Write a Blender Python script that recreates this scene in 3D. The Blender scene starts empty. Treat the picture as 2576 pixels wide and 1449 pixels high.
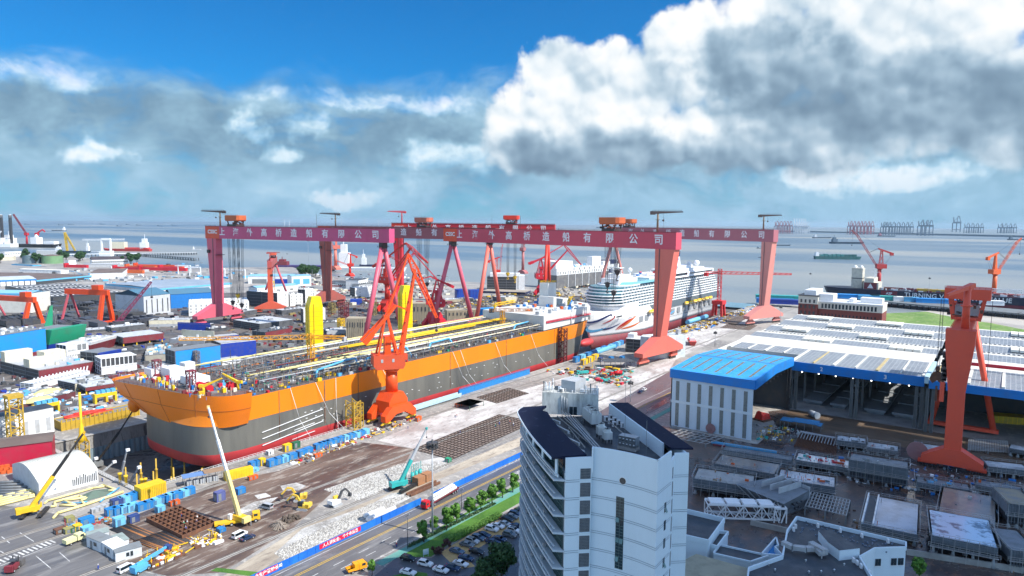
import bpy, bmesh, math, random
from mathutils import Vector, Matrix
from mathutils.geometry import tessellate_polygon
R=random.Random(7)
C=bpy.context.scene.collection
sc=bpy.context.scene
pi=math.pi; rad=math.radians
# ---------------- camera (X = along the dry dock, Y = across it to the left, Z up, metres)
F=1717.; CX=1288.; CY=724.5; H=100.; ROLL=.0085; PITCH=math.atan(164.5/F); TH=rad(36.1)
fx=Vector((math.cos(TH),math.sin(TH),0)); rx=Vector((math.sin(TH),-math.cos(TH),0)); zz=Vector((0,0,1))
fw=fx*math.cos(PITCH)-zz*math.sin(PITCH); up=fx*math.sin(PITCH)+zz*math.cos(PITCH)
rt2=rx*math.cos(ROLL)+up*math.sin(ROLL); up2=up*math.cos(ROLL)-rx*math.sin(ROLL)
cam=bpy.data.objects.new('camera',bpy.data.cameras.new('camera')); C.objects.link(cam)
mw=Matrix.Identity(4)
for i,a in enumerate((rt2,up2,-fw)):
	for j in range(3): mw[j][i]=a[j]
mw[2][3]=H
cam.matrix_world=mw
cam.data.sensor_width=36; cam.data.lens=36*F/2576; cam.data.clip_start=1; cam.data.clip_end=2e5
sc.camera=cam
def at(x,y,z=0.):
	"the point of the level z that the photograph shows at x,y"
	d=fw+rt2*((x-CX)/F)-up2*((y-CY)/F); t=(z-H)/d.z
	return Vector((d.x*t,d.y*t,z))
# ---------------- light
SUN_EL=rad(48); sd=(rx*.905-fx*.425).normalized()
sdir=sd*math.cos(SUN_EL)+zz*math.sin(SUN_EL)
sl=bpy.data.lights.new('sun','SUN'); sl.energy=5.0; sl.angle=rad(.5); sl.color=(1,.95,.87)
so=bpy.data.objects.new('sun',sl); C.objects.link(so); so.rotation_euler=sdir.to_track_quat('Z','Y').to_euler(); so.location=sdir*300
sc.view_settings.view_transform='Standard'; sc.view_settings.look='None'; sc.view_settings.exposure=.5; sc.view_settings.gamma=1
sc.cycles.max_bounces=5; sc.cycles.diffuse_bounces=2; sc.cycles.glossy_bounces=2; sc.cycles.transparent_max_bounces=6
W=bpy.data.worlds.new('World'); sc.world=W; W.use_nodes=True
def world():
	nt=W.node_tree; N=nt.nodes; L=nt.links; N.clear()
	def nd(t,**k):
		n=N.new(t)
		for a,b in k.items(): setattr(n,a,b)
		return n
	def mt(op,a,b=None,c=None,clamp=False):
		n=nd('ShaderNodeMath',operation=op); n.use_clamp=clamp
		for i,x in enumerate((a,b,c)):
			if x is None: continue
			if isinstance(x,(int,float)): n.inputs[i].default_value=x
			else: L.new(x,n.inputs[i])
		return n.outputs[0]
	def vm(op,a,b):
		n=nd('ShaderNodeVectorMath',operation=op)
		for i,x in enumerate((a,b)):
			if isinstance(x,(tuple,Vector)): n.inputs[i].default_value=tuple(x)
			else: L.new(x,n.inputs[i])
		return n
	def mix(f,a,b):
		n=nd('ShaderNodeMix',data_type='RGBA')
		for i,x in ((0,f),(6,a),(7,b)):
			if isinstance(x,(int,float)): n.inputs[i].default_value=x
			elif isinstance(x,tuple): n.inputs[i].default_value=x+(1,)
			else: L.new(x,n.inputs[i])
		return n.outputs[2]
	def rng(x,a,b,c=0.,d=1.,sm=True):
		n=nd('ShaderNodeMapRange'); n.interpolation_type='SMOOTHSTEP' if sm else 'LINEAR'
		L.new(x,n.inputs[0])
		for i,q in enumerate((a,b,c,d)): n.inputs[i+1].default_value=q
		return n.outputs[0]
	D=nd('ShaderNodeTexCoord').outputs['Generated']
	def dot(v,vec):
		return vm('DOT_PRODUCT',v,vec).outputs['Value']
	def noise(v,scale,det=6,rough=.55,dist=0):
		n=nd('ShaderNodeTexNoise'); L.new(v,n.inputs['Vector']); n.inputs['Scale'].default_value=scale
		n.inputs['Detail'].default_value=det; n.inputs['Roughness'].default_value=rough; n.inputs['Distortion'].default_value=dist
		return n.outputs['Fac']
	def voro(v,scale,det=3):
		n=nd('ShaderNodeTexVoronoi'); n.feature='F1'; n.normalize=True; L.new(v,n.inputs['Vector']); n.inputs['Scale'].default_value=scale
		n.inputs['Detail'].default_value=det; n.inputs['Roughness'].default_value=.55; n.normalize=True
		return n.outputs['Distance']
	def px(x,y): return math.atan((x-CX)/F),math.atan((549+.0085*x-y)/F)
	# azimuth / elevation in radians, x to the right of the view, of direction v
	def azel(v):
		return mt('ARCTAN2',dot(v,rx),dot(v,fx)), mt('ARCSINE',dot(v,zz))
	CU=[(1475,250,215,150),(1650,250,240,180),(1850,200,260,210),(2080,170,300,230),(2330,190,280,240),(2600,300,230,190),(1330,340,190,120),(1540,370,260,110),(1800,340,360,125),(2150,350,360,115),(2450,340,300,130),(1545,165,100,70),(1690,110,110,80),(1900,40,150,120),(2190,10,270,140),(1390,200,90,80)]
	DK=[(2190,310,260,95),(1480,405,330,62),(2480,340,200,90),(1850,405,260,60),(2020,230,90,60),(1860,170,110,80)]
	BD=[(560,360,170,70),(1020,355,170,70),(800,380,200,60),(1180,420,130,60),(330,310,200,45),(90,340,150,50),(700,250,260,30)]
	BL=[(60,262,140,42),(610,330,60,40),(760,330,80,35),(900,270,330,26),(1100,400,120,60),(700,390,60,30),(250,430,70,30),(890,500,90,24),(2070,430,130,40),(2300,470,200,40)]
	def blobs(a,e,l,k=.3):
		r=None
		for x,y,w,h in l:
			s,t=px(x,y)
			q=mt('ADD',mt('POWER',mt('MULTIPLY',mt('SUBTRACT',a,s),F/w),2),mt('POWER',mt('MULTIPLY',mt('SUBTRACT',e,t),F/h),2))
			q=mt('SUBTRACT',1,q)
			r=q if r is None else mt('SMOOTH_MAX',r,q,k)
		return r
	a0,e0=azel(D)
	wn=nd('ShaderNodeTexNoise'); L.new(D,wn.inputs['Vector']); wn.inputs['Scale'].default_value=8.5; wn.inputs['Detail'].default_value=6; wn.inputs['Roughness'].default_value=.58
	ws=nd('ShaderNodeSeparateColor'); L.new(wn.outputs['Color'],ws.inputs[0])
	a=mt('ADD',a0,mt('MULTIPLY',mt('SUBTRACT',ws.outputs[0],.5),.17)); e=mt('ADD',e0,mt('MULTIPLY',mt('SUBTRACT',ws.outputs[1],.5),.085))
	vo=voro(D,13,2.2); n0=noise(D,15,6,.6); vL=voro(D,6.2,1.2)
	off=vm('ADD',D,tuple(rx*.006+zz*.010)).outputs[0]
	vo2=voro(off,13,2.2); vL2=voro(vm('ADD',D,tuple(rx*.016+zz*.026)).outputs[0],6.2,1.2)
	b=blobs(a,e,CU)
	d0=mt('ADD',mt('ADD',b,mt('MULTIPLY',mt('SUBTRACT',.17,vo),1.5)),mt('MULTIPLY',mt('SUBTRACT',n0,.5),.9))
	d0=mt('SUBTRACT',d0,.16)
	cum=mt('MULTIPLY',rng(d0,-.06,.34),rng(e,px(0,462)[1],px(0,400)[1]))
	dk=rng(mt('ADD',blobs(a,e,DK),mt('ADD',mt('MULTIPLY',mt('SUBTRACT',vL,.25),1.2),mt('MULTIPLY',mt('SUBTRACT',ws.outputs[2],.5),1.0))),-1.2,.9)
	bil=mt('ADD',mt('MULTIPLY',mt('SUBTRACT',vo2,vo),1.7),mt('MULTIPLY',mt('SUBTRACT',vL2,vL),2.0))
	sh=mt('ADD',mt('ADD',mt('SUBTRACT',.90,mt('MULTIPLY',dk,.58)),bil),mt('MULTIPLY',mt('SUBTRACT',n0,.5),.28))
	sh=mt('ADD',sh,mt('MULTIPLY',rng(d0,0,.5,1,0),-.10),clamp=True)
	r=nd('ShaderNodeValToRGB'); L.new(sh,r.inputs[0]); cr=r.color_ramp
	cr.elements[0].position=.0; cr.elements[0].color=(.17,.26,.36,1); cr.elements[1].position=1; cr.elements[1].color=(.92,.93,.935,1)
	for p,c in ((.25,(.23,.34,.45)),(.45,(.34,.47,.59)),(.66,(.53,.65,.75)),(.84,(.77,.84,.89))): q=cr.elements.new(p); q.color=c+(1,)
	ccol=r.outputs[0]
	# low bank of grey layered cloud down to the horizon
	sep=vm('MULTIPLY',D,(1,1,2.0)).outputs[0]
	n1=noise(sep,9,7,.62,.4)
	top=mt('ADD',px(0,232)[1],mt('MULTIPLY',mt('SUBTRACT',n1,.5),.10))
	bank=mt('MULTIPLY',rng(mt('SUBTRACT',top,e),-.03,.045),rng(n1,.28,.5,.62,1))
	bd=rng(mt('ADD',blobs(a,e,BD),mt('MULTIPLY',mt('SUBTRACT',n0,.5),1.6)),-.7,.9)
	bl=rng(mt('ADD',mt('ADD',blobs(a,e,BL,.1),mt('MULTIPLY',mt('SUBTRACT',.17,vo),1.6)),mt('MULTIPLY',mt('SUBTRACT',n0,.5),2.2)),-.2,1.)
	pf=mt('ADD',mt('ADD',mt('ADD',.47,mt('MULTIPLY',mt('SUBTRACT',n1,.5),.95)),mt('MULTIPLY',mt('SUBTRACT',n0,.5),.75)),mt('SUBTRACT',mt('MULTIPLY',bl,.5),mt('MULTIPLY',bd,.2)),clamp=True)
	r2=nd('ShaderNodeValToRGB'); L.new(pf,r2.inputs[0]); c2=r2.color_ramp
	c2.elements[0].position=.0; c2.elements[0].color=(.14,.25,.36,1); c2.elements[1].position=1; c2.elements[1].color=(.93,.97,1,1)
	for p,c in ((.25,(.20,.34,.47)),(.45,(.29,.47,.61)),(.62,(.40,.60,.75)),(.8,(.64,.80,.90))): q=c2.elements.new(p); q.color=c+(1,)
	bcol=mix(rng(e0,.0,.12,.6,0),r2.outputs[0],(.27,.50,.70))
	sky=nd('ShaderNodeTexSky',sky_type='NISHITA'); sky.sun_disc=False; sky.sun_elevation=SUN_EL
	sky.sun_rotation=math.atan2(sdir.x,sdir.y); sky.air_density=1.0; sky.dust_density=.3; sky.ozone_density=2.5
	STR=.10
	def mul(c,t):
		n=nd('ShaderNodeVectorMath',operation='MULTIPLY'); L.new(c,n.inputs[0]); n.inputs[1].default_value=t; return n.outputs[0]
	blue=mul(sky.outputs[0],(.10,.58,.98))
	k=(.78/STR,)*3
	col=mix(bank,blue,mul(bcol,k)); col=mix(cum,col,mul(ccol,k))
	# elsewhere over the head: the same sky with broken cloud
	n9=noise(D,3.1,3,.55)
	col2=mix(rng(n9,.47,.62,.0,.8),mul(sky.outputs[0],(.6,.85,1.05)),(4.6,5.2,5.8))
	b1=nd('ShaderNodeBackground'); b1.inputs['Strength'].default_value=STR; L.new(col,b1.inputs['Color'])
	b2=nd('ShaderNodeBackground'); b2.inputs['Strength'].default_value=.15; L.new(col2,b2.inputs['Color'])
	ms=nd('ShaderNodeMixShader'); L.new(mt('MULTIPLY',rng(dot(D,fx),.45,.6),rng(e,.44,.36)),ms.inputs[0]); L.new(b2.outputs[0],ms.inputs[1]); L.new(b1.outputs[0],ms.inputs[2])
	o=nd('ShaderNodeOutputWorld'); L.new(ms.outputs[0],o.inputs['Surface'])
world()
sc.cycles.use_adaptive_sampling=True; sc.cycles.adaptive_threshold=.02; sc.cycles.adaptive_min_samples=6
W.cycles.sampling_method='MANUAL'; W.cycles.sample_map_resolution=512
# ---------------- materials
_m={}
def mat(name,col,rough=.6,var=.25,sc_=.25,metal=0.,col2=None,bump=0.,streak=0.,grime=(.12,.10,.08),spec=.4,edge=(.45,.7)):
	if name in _m: return _m[name]
	m=bpy.data.materials.new(name); m.use_nodes=True; nt=m.node_tree; N=nt.nodes; L=nt.links
	b=N['Principled BSDF']; b.inputs['Roughness'].default_value=rough; b.inputs['Metallic'].default_value=metal
	b.inputs['Specular IOR Level'].default_value=spec
	_m[name]=m
	if var<=0:
		b.inputs['Base Color'].default_value=tuple(col)+(1,); return m
	tc=N.new('ShaderNodeTexCoord'); src=tc.outputs['Object']
	if streak:
		mp=N.new('ShaderNodeMapping'); mp.inputs['Scale'].default_value=(1,1,streak); L.new(src,mp.inputs[0]); src=mp.outputs[0]
	n=N.new('ShaderNodeTexNoise'); n.inputs['Scale'].default_value=sc_; n.inputs['Detail'].default_value=7; n.inputs['Roughness'].default_value=.62
	L.new(src,n.inputs['Vector'])
	r=N.new('ShaderNodeMapRange'); r.inputs[1].default_value=edge[0]; r.inputs[2].default_value=edge[1]; L.new(n.outputs['Fac'],r.inputs[0])
	x=N.new('ShaderNodeMix'); x.data_type='RGBA'; L.new(r.outputs[0],x.inputs[0])
	x.inputs[6].default_value=tuple(col)+(1,)
	c2=col2 if col2 else tuple(a*(1-var)+g*var for a,g in zip(col,grime))
	x.inputs[7].default_value=tuple(c2)+(1,)
	L.new(x.outputs[2],b.inputs['Base Color'])
	if bump:
		bp=N.new('ShaderNodeBump'); bp.inputs['Strength'].default_value=bump; bp.inputs['Distance'].default_value=.2
		L.new(n.outputs['Fac'],bp.inputs['Height']); L.new(bp.outputs[0],b.inputs['Normal'])
	return m
# ---------------- mesh builder
class MB:
	def __init__(s): s.v=[];s.f=[];s.k=[];s.s=[]
	def add(s,vs,fs,k=0,sm=False):
		o=len(s.v); s.v+=[tuple(p) for p in vs]
		for f in fs: s.f.append([i+o for i in f]); s.k.append(k); s.s.append(sm)
		return s
	def box(s,x0,x1,y0,y1,z0,z1,k=0):
		return s.add([(x,y,z) for z in (z0,z1) for y in (y0,y1) for x in (x0,x1)],[(0,2,3,1),(4,5,7,6),(0,1,5,4),(2,6,7,3),(0,4,6,2),(1,3,7,5)],k)
	def cb(s,c,d,k=0,rz=0):
		x,y,z=d[0]/2,d[1]/2,d[2]/2; cs,sn=math.cos(rz),math.sin(rz)
		return s.add([(c[0]+a*x*cs-b*y*sn,c[1]+a*x*sn+b*y*cs,c[2]+e*z) for e in (-1,1) for b in (-1,1) for a in (-1,1)],[(0,2,3,1),(4,5,7,6),(0,1,5,4),(2,6,7,3),(0,4,6,2),(1,3,7,5)],k)
	def fr(s,p0,p1,ref=None):
		p0=Vector(p0);p1=Vector(p1);d=(p1-p0).normalized(); r=Vector(ref) if ref else (Vector((0,0,1)) if abs(d.z)<.95 else Vector((1,0,0)))
		a=d.cross(r).normalized(); b=a.cross(d).normalized(); return p0,p1,a,b
	def bar(s,p0,p1,w=.3,h=None,w1=None,h1=None,k=0,ref=None):
		h=h or w; w1=w1 or w; h1=h1 or (h if w1==w else h*w1/w)
		p0,p1,a,b=s.fr(p0,p1,ref)
		vs=[p0+a*(i*w/2)+b*(j*h/2) for i,j in ((-1,-1),(1,-1),(1,1),(-1,1))]+[p1+a*(i*w1/2)+b*(j*h1/2) for i,j in ((-1,-1),(1,-1),(1,1),(-1,1))]
		return s.add(vs,[(3,2,1,0),(4,5,6,7),(0,1,5,4),(1,2,6,5),(2,3,7,6),(3,0,4,7)],k)
	def tube(s,p0,p1,r=.3,r1=None,n=8,k=0,caps=True):
		r1=r if r1 is None else r1; p0,p1,a,b=s.fr(p0,p1); vs=[]
		for p,q in ((p0,r),(p1,r1)):
			for i in range(n):
				t=2*pi*i/n; vs.append(p+a*(q*math.cos(t))+b*(q*math.sin(t)))
		o=len(s.v); s.add(vs,[(i,(i+1)%n,n+(i+1)%n,n+i) for i in range(n)],k,True)
		if caps: s.f+= [[o+i for i in range(n)][::-1],[o+n+i for i in range(n)]]; s.k+=[k,k]; s.s+=[False,False]
		return s
	def path(s,pts,r,n=6,k=0):
		for a,b in zip(pts,pts[1:]): s.tube(a,b,r,r,n,k)
		return s
	def prism(s,poly,z0,z1,k=0,kt=None):
		n=len(poly); vs=[(p[0],p[1],z0) for p in poly]+[(p[0],p[1],z1) for p in poly]
		a=sum(poly[i][0]*poly[(i+1)%n][1]-poly[(i+1)%n][0]*poly[i][1] for i in range(n))
		o=len(s.v)
		fs=[(i,(i+1)%n,n+(i+1)%n,n+i) for i in range(n)]
		if a<0: fs=[f[::-1] for f in fs]
		s.add(vs,fs,k)
		for t in tessellate_polygon([[Vector((p[0],p[1],0)) for p in poly]]):
			q=[poly[i] for i in t]; ar=(q[1][0]-q[0][0])*(q[2][1]-q[0][1])-(q[2][0]-q[0][0])*(q[1][1]-q[0][1])
			t=list(t) if ar>0 else list(t)[::-1]
			s.f.append([o+n+i for i in t]); s.k.append(k if kt is None else kt); s.s.append(False)
			s.f.append([o+i for i in t[::-1]]); s.k.append(k); s.s.append(False)
		return s
	def vprism(s,poly,p0,ax,ay,az,t,k=0):
		"polygon (a,b) drawn in the plane p0 + a*ax + b*ay, given the thickness t along az"
		p0=Vector(p0);ax=Vector(ax);ay=Vector(ay);az=Vector(az); n=len(poly); m=MB().prism(poly,0,t)
		vs=[p0+ax*x+ay*y+az*z for x,y,z in m.v]
		fs=m.f if ax.cross(ay).dot(az)>0 else [f[::-1] for f in m.f]
		return s.add(vs,fs,k)
	def sheet(s,poly,z,k=0):
		for t in tessellate_polygon([[Vector((p[0],p[1],0)) for p in poly]]):
			q=[poly[i] for i in t]; ar=(q[1][0]-q[0][0])*(q[2][1]-q[0][1])-(q[2][0]-q[0][0])*(q[1][1]-q[0][1])
			q=q if ar>0 else q[::-1]
			s.add([(p[0],p[1],z) for p in q],[(0,1,2)],k)
		return s
	def loft(s,rings,k=0,sm=True,closed=True,cap=True):
		n=len(rings[0]); o=len(s.v); fs=[]
		for j in range(len(rings)-1):
			for i in range(n if closed else n-1):
				fs.append((j*n+i,j*n+(i+1)%n,(j+1)*n+(i+1)%n,(j+1)*n+i))
		s.add([p for r in rings for p in r],fs,k,sm)
		if cap and closed:
			s.f+=[[o+i for i in range(n)][::-1],[o+(len(rings)-1)*n+i for i in range(n)]]; s.k+=[k,k]; s.s+=[False,False]
		return s
	def lathe(s,prof,c=(0,0,0),n=12,k=0,sm=True):
		return s.loft([[(c[0]+r*math.cos(2*pi*i/n),c[1]+r*math.sin(2*pi*i/n),c[2]+z) for i in range(n)] for r,z in prof],k,sm)
	def ball(s,c,r,k=0,n=10,m=6):
		r=(r,r,r) if isinstance(r,(int,float)) else r
		return s.loft([[(c[0]+r[0]*math.sin(pi*j/m+.001)*math.cos(2*pi*i/n),c[1]+r[1]*math.sin(pi*j/m+.001)*math.sin(2*pi*i/n),c[2]-r[2]*math.cos(pi*j/m)) for i in range(n)] for j in range(m+1)],k,True,True,False)
	def truss(s,p0,p1,w,h,n,t=.2,w1=None,h1=None,k=0,ref=None,tri=False):
		w1=w if w1 is None else w1; h1=h if h1 is None else h1
		p0,p1,a,b=s.fr(p0,p1,ref); cs=((-1,-1),(1,-1),(0,1)) if tri else ((-1,-1),(1,-1),(1,1),(-1,1)); m=len(cs)
		def q(j,i):
			f=j/n; p=p0.lerp(p1,f); return p+a*(cs[i][0]*(w+(w1-w)*f)/2)+b*(cs[i][1]*(h+(h1-h)*f)/2)
		for i in range(m): s.bar(q(0,i),q(n,i),t,k=k)
		for j in range(n+1):
			for i in range(m):
				if j<n: s.bar(q(j,i) if j%2 else q(j,(i+1)%m),q(j+1,(i+1)%m) if j%2 else q(j+1,i),t*.6,k=k)
				if j%2==0: s.bar(q(j,i),q(j,(i+1)%m),t*.6,k=k)
		return s
	def rail(s,pts,h=1.1,step=3.,t=.08,k=0,n=2):
		pts=[Vector(p) for p in pts]
		for a,b in zip(pts,pts[1:]):
			l=(b-a).length; m=max(1,int(l/step))
			for i in range(m+1):
				p=a.lerp(b,i/m); s.bar(p,p+Vector((0,0,h)),t,k=k)
			for j in range(n): s.bar(a+Vector((0,0,h*(j+1)/n)),b+Vector((0,0,h*(j+1)/n)),t,k=k)
		return s
	def mesh(s,name,mats):
		me=bpy.data.meshes.new(name); me.from_pydata(s.v,[],s.f)
		for m in (mats if isinstance(mats,(list,tuple)) else [mats]): me.materials.append(m)
		me.polygons.foreach_set('material_index',s.k); me.polygons.foreach_set('use_smooth',s.s); me.update()
		return me
def obj(name,mb,mats,parent=None,label=None,loc=None,rz=0,cat=None,group=None,kind=None):
	me=mb if isinstance(mb,bpy.types.Mesh) else mb.mesh(name,mats)
	o=bpy.data.objects.new(name,me); C.objects.link(o)
	if parent is not None: o.parent=parent
	if loc is not None: o.location=loc
	if rz: o.rotation_euler=(0,0,rz)
	if label: o['label']=label
	if cat: o['category']=cat
	if group: o['group']=group
	if kind: o['kind']=kind
	elif parent is not None and name.split('.')[0] in ('deckhouse_fittings','deck_fittings','wrapped_parts','balcony_dividers','jig_pins','portholes','deck_furniture','roof_fittings','draught_marks','vent_caps','rooftop_aerials','trolley_machinery','openings','lower_deck_openings'): o['kind']='stuff'
	return o
def thing(name,label,cat,loc=(0,0,0),rz=0,group=None):
	o=bpy.data.objects.new(name,None); C.objects.link(o); o.location=loc; o.rotation_euler=(0,0,rz); o.empty_display_size=1
	o['label']=label; o['category']=cat
	if group: o['group']=group
	return o
def dup(src,label,loc,rz=0,group=None,scale=None):
	def cp(o,p):
		c=o.copy(); C.objects.link(c)
		if p is not None: c.parent=p
		for ch in o.children: cp(ch,c)
		return c
	r=cp(src,None); r.location=loc; r.rotation_euler=(0,0,rz); r['label']=label
	if scale: r.scale=(scale,)*3 if isinstance(scale,(int,float)) else scale
	if group: r['group']=group
	return r
def struct(name,mb,m,**k): return obj(name,mb,m,kind='structure',**k)
ORD='first second third fourth fifth sixth seventh eighth ninth tenth eleventh twelfth thirteenth fourteenth fifteenth sixteenth seventeenth eighteenth nineteenth twentieth'.split()
def th(i):
	if i<20: return ORD[i]
	t=('twenty','thirty','forty','fifty','sixty')[(i+1)//10-2]; u=(i+1)%10
	return t+'-'+ORD[u-1] if u else {'twenty':'twentieth','thirty':'thirtieth','forty':'fortieth','fifty':'fiftieth','sixty':'sixtieth'}[t]
_dg=None
def text_mesh(s,size,depth=.05,bold=0.,spread=1.):
	cu=bpy.data.curves.new('t','FONT'); cu.body=s; cu.size=size; cu.extrude=depth; cu.align_x='CENTER'; cu.align_y='CENTER'; cu.offset=bold; cu.space_character=spread
	o=bpy.data.objects.new('t',cu); C.objects.link(o); bpy.context.view_layer.update()
	me=bpy.data.meshes.new_from_object(o.evaluated_get(bpy.context.evaluated_depsgraph_get()))
	bpy.data.objects.remove(o); bpy.data.curves.remove(cu); return me
def text_to(mb,s,size,o,ax,ay,k=0,depth=.06,bold=0.,spread=1.,sx=1.):
	"letters of s drawn in the plane o + a*ax + b*ay"
	me=text_mesh(s,size,depth,bold,spread); o=Vector(o);ax=Vector(ax);ay=Vector(ay);az=ax.cross(ay)
	mb.add([o+ax*(v.co.x*sx)+ay*v.co.y+az*v.co.z for v in me.vertices],[list(p.vertices) for p in me.polygons],k)
	bpy.data.meshes.remove(me); return mb
# ================= materials shared
def ground_mat(name,a,b,c=None,s1=.05,s2=.6,r0=.75,r1=.35,wet=.55,stretch=(1,1,1),edge=(.38,.62),detail=.35):
	"stained paving: colours a and b in large patches, c in small marks, wetter where the patches are dark"
	m=bpy.data.materials.new(name); m.use_nodes=True; nt=m.node_tree; N=nt.nodes; L=nt.links; bs=N['Principled BSDF']
	g=N.new('ShaderNodeNewGeometry'); mp=N.new('ShaderNodeMapping'); mp.inputs['Scale'].default_value=stretch; L.new(g.outputs['Position'],mp.inputs[0])
	def noi(s,d,r=.6,di=0):
		n=N.new('ShaderNodeTexNoise'); n.inputs['Scale'].default_value=s; n.inputs['Detail'].default_value=d; n.inputs['Roughness'].default_value=r; n.inputs['Distortion'].default_value=di
		L.new(mp.outputs[0],n.inputs['Vector']); return n.outputs['Fac']
	def rg(x,p,q,u=0.,v=1.):
		r=N.new('ShaderNodeMapRange'); L.new(x,r.inputs[0])
		for i,k in enumerate((p,q,u,v)): r.inputs[i+1].default_value=k
		return r.outputs[0]
	def mx(f,x,y):
		k=N.new('ShaderNodeMix'); k.data_type='RGBA'; L.new(f,k.inputs[0])
		for i,z in ((6,x),(7,y)):
			if isinstance(z,tuple): k.inputs[i].default_value=z+(1,)
			else: L.new(z,k.inputs[i])
		return k.outputs[2]
	n1=noi(s1,8,.65,.4); n2=noi(s2,6,.7)
	f=rg(n1,*edge)
	col=mx(f,a,b)
	if c: col=mx(rg(n2,.52,.66,0,.9),col,c)
	dk=N.new('ShaderNodeMix'); dk.data_type='RGBA'; dk.blend_type='MULTIPLY'; dk.inputs[0].default_value=detail; L.new(col,dk.inputs[6])
	n3=noi(s2*3.3,5,.7); cr=N.new('ShaderNodeCombineColor'); q=rg(n3,.25,.75,.35,1.45)
	for i in range(3): L.new(q,cr.inputs[i])
	L.new(cr.outputs[0],dk.inputs[7]); L.new(dk.outputs[2],bs.inputs['Base Color'])
	L.new(rg(f,0,wet,r1,r0),bs.inputs['Roughness']); bs.inputs['Specular IOR Level'].default_value=.35
	bp=N.new('ShaderNodeBump'); bp.inputs['Strength'].default_value=.35; bp.inputs['Distance'].default_value=.15; L.new(n2,bp.inputs['Height']); L.new(bp.outputs[0],bs.inputs['Normal'])
	return m
WHITE=mat('white_paint',(.78,.79,.80),.45,.3,.4,grime=(.42,.38,.33),edge=(.5,.8))
CREAM=mat('cream_paint',(.72,.66,.50),.5,.3,.4)
GREY=mat('grey_steel',(.20,.215,.225),.5,.4,.5)
LGREY=mat('light_grey_paint',(.42,.44,.46),.5,.3,.4)
DGREY=mat('dark_steel',(.055,.06,.068),.5,.4,.6)
BLACK=mat('black_rubber',(.018,.018,.02),.55,.3,.8)
GLASS=mat('dark_glass',(.02,.035,.045),.08,0,spec=.8)
YEL=mat('yellow_paint',(.80,.50,.02),.45,.3,.5,grime=(.25,.14,.03))
LYEL=mat('pale_yellow_pipe',(.83,.70,.30),.5,.25,.5,grime=(.5,.38,.2))
ORAN=mat('orange_red_paint',(.72,.075,.018),.42,.35,.12,grime=(.35,.04,.02))
RED=mat('crimson_paint',(.55,.022,.04),.42,.35,.12,grime=(.28,.02,.03))
CORAL=mat('coral_paint',(.66,.12,.065),.45,.35,.1,grime=(.42,.08,.06))
PINK=mat('faded_rose_paint',(.64,.115,.17),.45,.35,.08,grime=(.40,.09,.10),streak=.2)
PINK2=mat('faded_salmon_paint',(.68,.16,.12),.45,.4,.08,grime=(.46,.12,.10),streak=.2)
ENDR=mat('bright_red_end_panel',(.72,.075,.025),.4,.25,.2)
BLUE=mat('blue_paint',(.02,.19,.55),.45,.3,.5,grime=(.05,.1,.2))
LBLUE=mat('light_blue_paint',(.10,.40,.68),.45,.3,.5,grime=(.1,.2,.3))
DBLUE=mat('deep_blue_paint',(.012,.045,.33),.45,.3,.3)
SKYB=mat('bright_blue_sheet',(.02,.26,.66),.45,.25,.12)
MAR=mat('maroon_antifouling',(.20,.028,.04),.55,.4,.15)
GREEN=mat('green_paint',(.02,.30,.16),.5,.35,.12)
DGREEN=mat('dark_green_paint',(.02,.13,.07),.55,.35,.5)
TEAL=mat('teal_paint',(.03,.38,.36),.45,.3,.4)
RUST=mat('rusty_steel',(.13,.062,.04),.75,.6,.6,col2=(.22,.10,.05))
WOOD=mat('bare_timber',(.33,.21,.11),.75,.5,.8)
CONC=mat('concrete',(.36,.35,.33),.8,.5,.15,grime=(.13,.12,.11))
TARP=mat('orange_tarpaulin',(.62,.11,.025),.55,.4,.6)
LET=mat('white_lettering',(.75,.75,.75),.5,0)
# ================= sea and land
def sea():
	m=bpy.data.materials.new('estuary_water'); m.use_nodes=True; nt=m.node_tree; N=nt.nodes; L=nt.links; b=N['Principled BSDF']
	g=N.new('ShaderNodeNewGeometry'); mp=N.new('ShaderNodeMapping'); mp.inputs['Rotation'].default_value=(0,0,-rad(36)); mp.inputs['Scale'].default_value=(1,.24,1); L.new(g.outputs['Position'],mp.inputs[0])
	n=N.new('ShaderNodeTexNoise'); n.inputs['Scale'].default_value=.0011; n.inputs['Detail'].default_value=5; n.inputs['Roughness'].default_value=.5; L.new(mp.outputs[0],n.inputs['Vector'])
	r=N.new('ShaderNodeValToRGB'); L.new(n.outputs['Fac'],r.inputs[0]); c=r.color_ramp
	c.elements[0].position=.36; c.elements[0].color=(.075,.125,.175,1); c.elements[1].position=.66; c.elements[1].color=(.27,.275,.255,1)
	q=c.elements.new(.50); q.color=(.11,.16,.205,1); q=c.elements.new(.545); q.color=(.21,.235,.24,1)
	L.new(r.outputs[0],b.inputs['Base Color']); b.inputs['Roughness'].default_value=.32; b.inputs['Specular IOR Level'].default_value=.22
	w=N.new('ShaderNodeTexNoise'); w.inputs['Scale'].default_value=.09; w.inputs['Detail'].default_value=6; w.inputs['Roughness'].default_value=.7; L.new(g.outputs['Position'],w.inputs['Vector'])
	bp=N.new('ShaderNodeBump'); bp.inputs['Strength'].default_value=.55; bp.inputs['Distance'].default_value=2.; L.new(w.outputs['Fac'],bp.inputs['Height']); L.new(bp.outputs[0],b.inputs['Normal'])
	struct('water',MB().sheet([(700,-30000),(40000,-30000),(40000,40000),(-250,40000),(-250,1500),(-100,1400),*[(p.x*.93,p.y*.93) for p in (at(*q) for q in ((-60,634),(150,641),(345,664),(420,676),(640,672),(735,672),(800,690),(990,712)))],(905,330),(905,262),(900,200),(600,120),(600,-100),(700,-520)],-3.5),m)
sea()
DK0,DK1,DKW0,DKW1=116.,930.,254.,340.    # the dry dock
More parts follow.
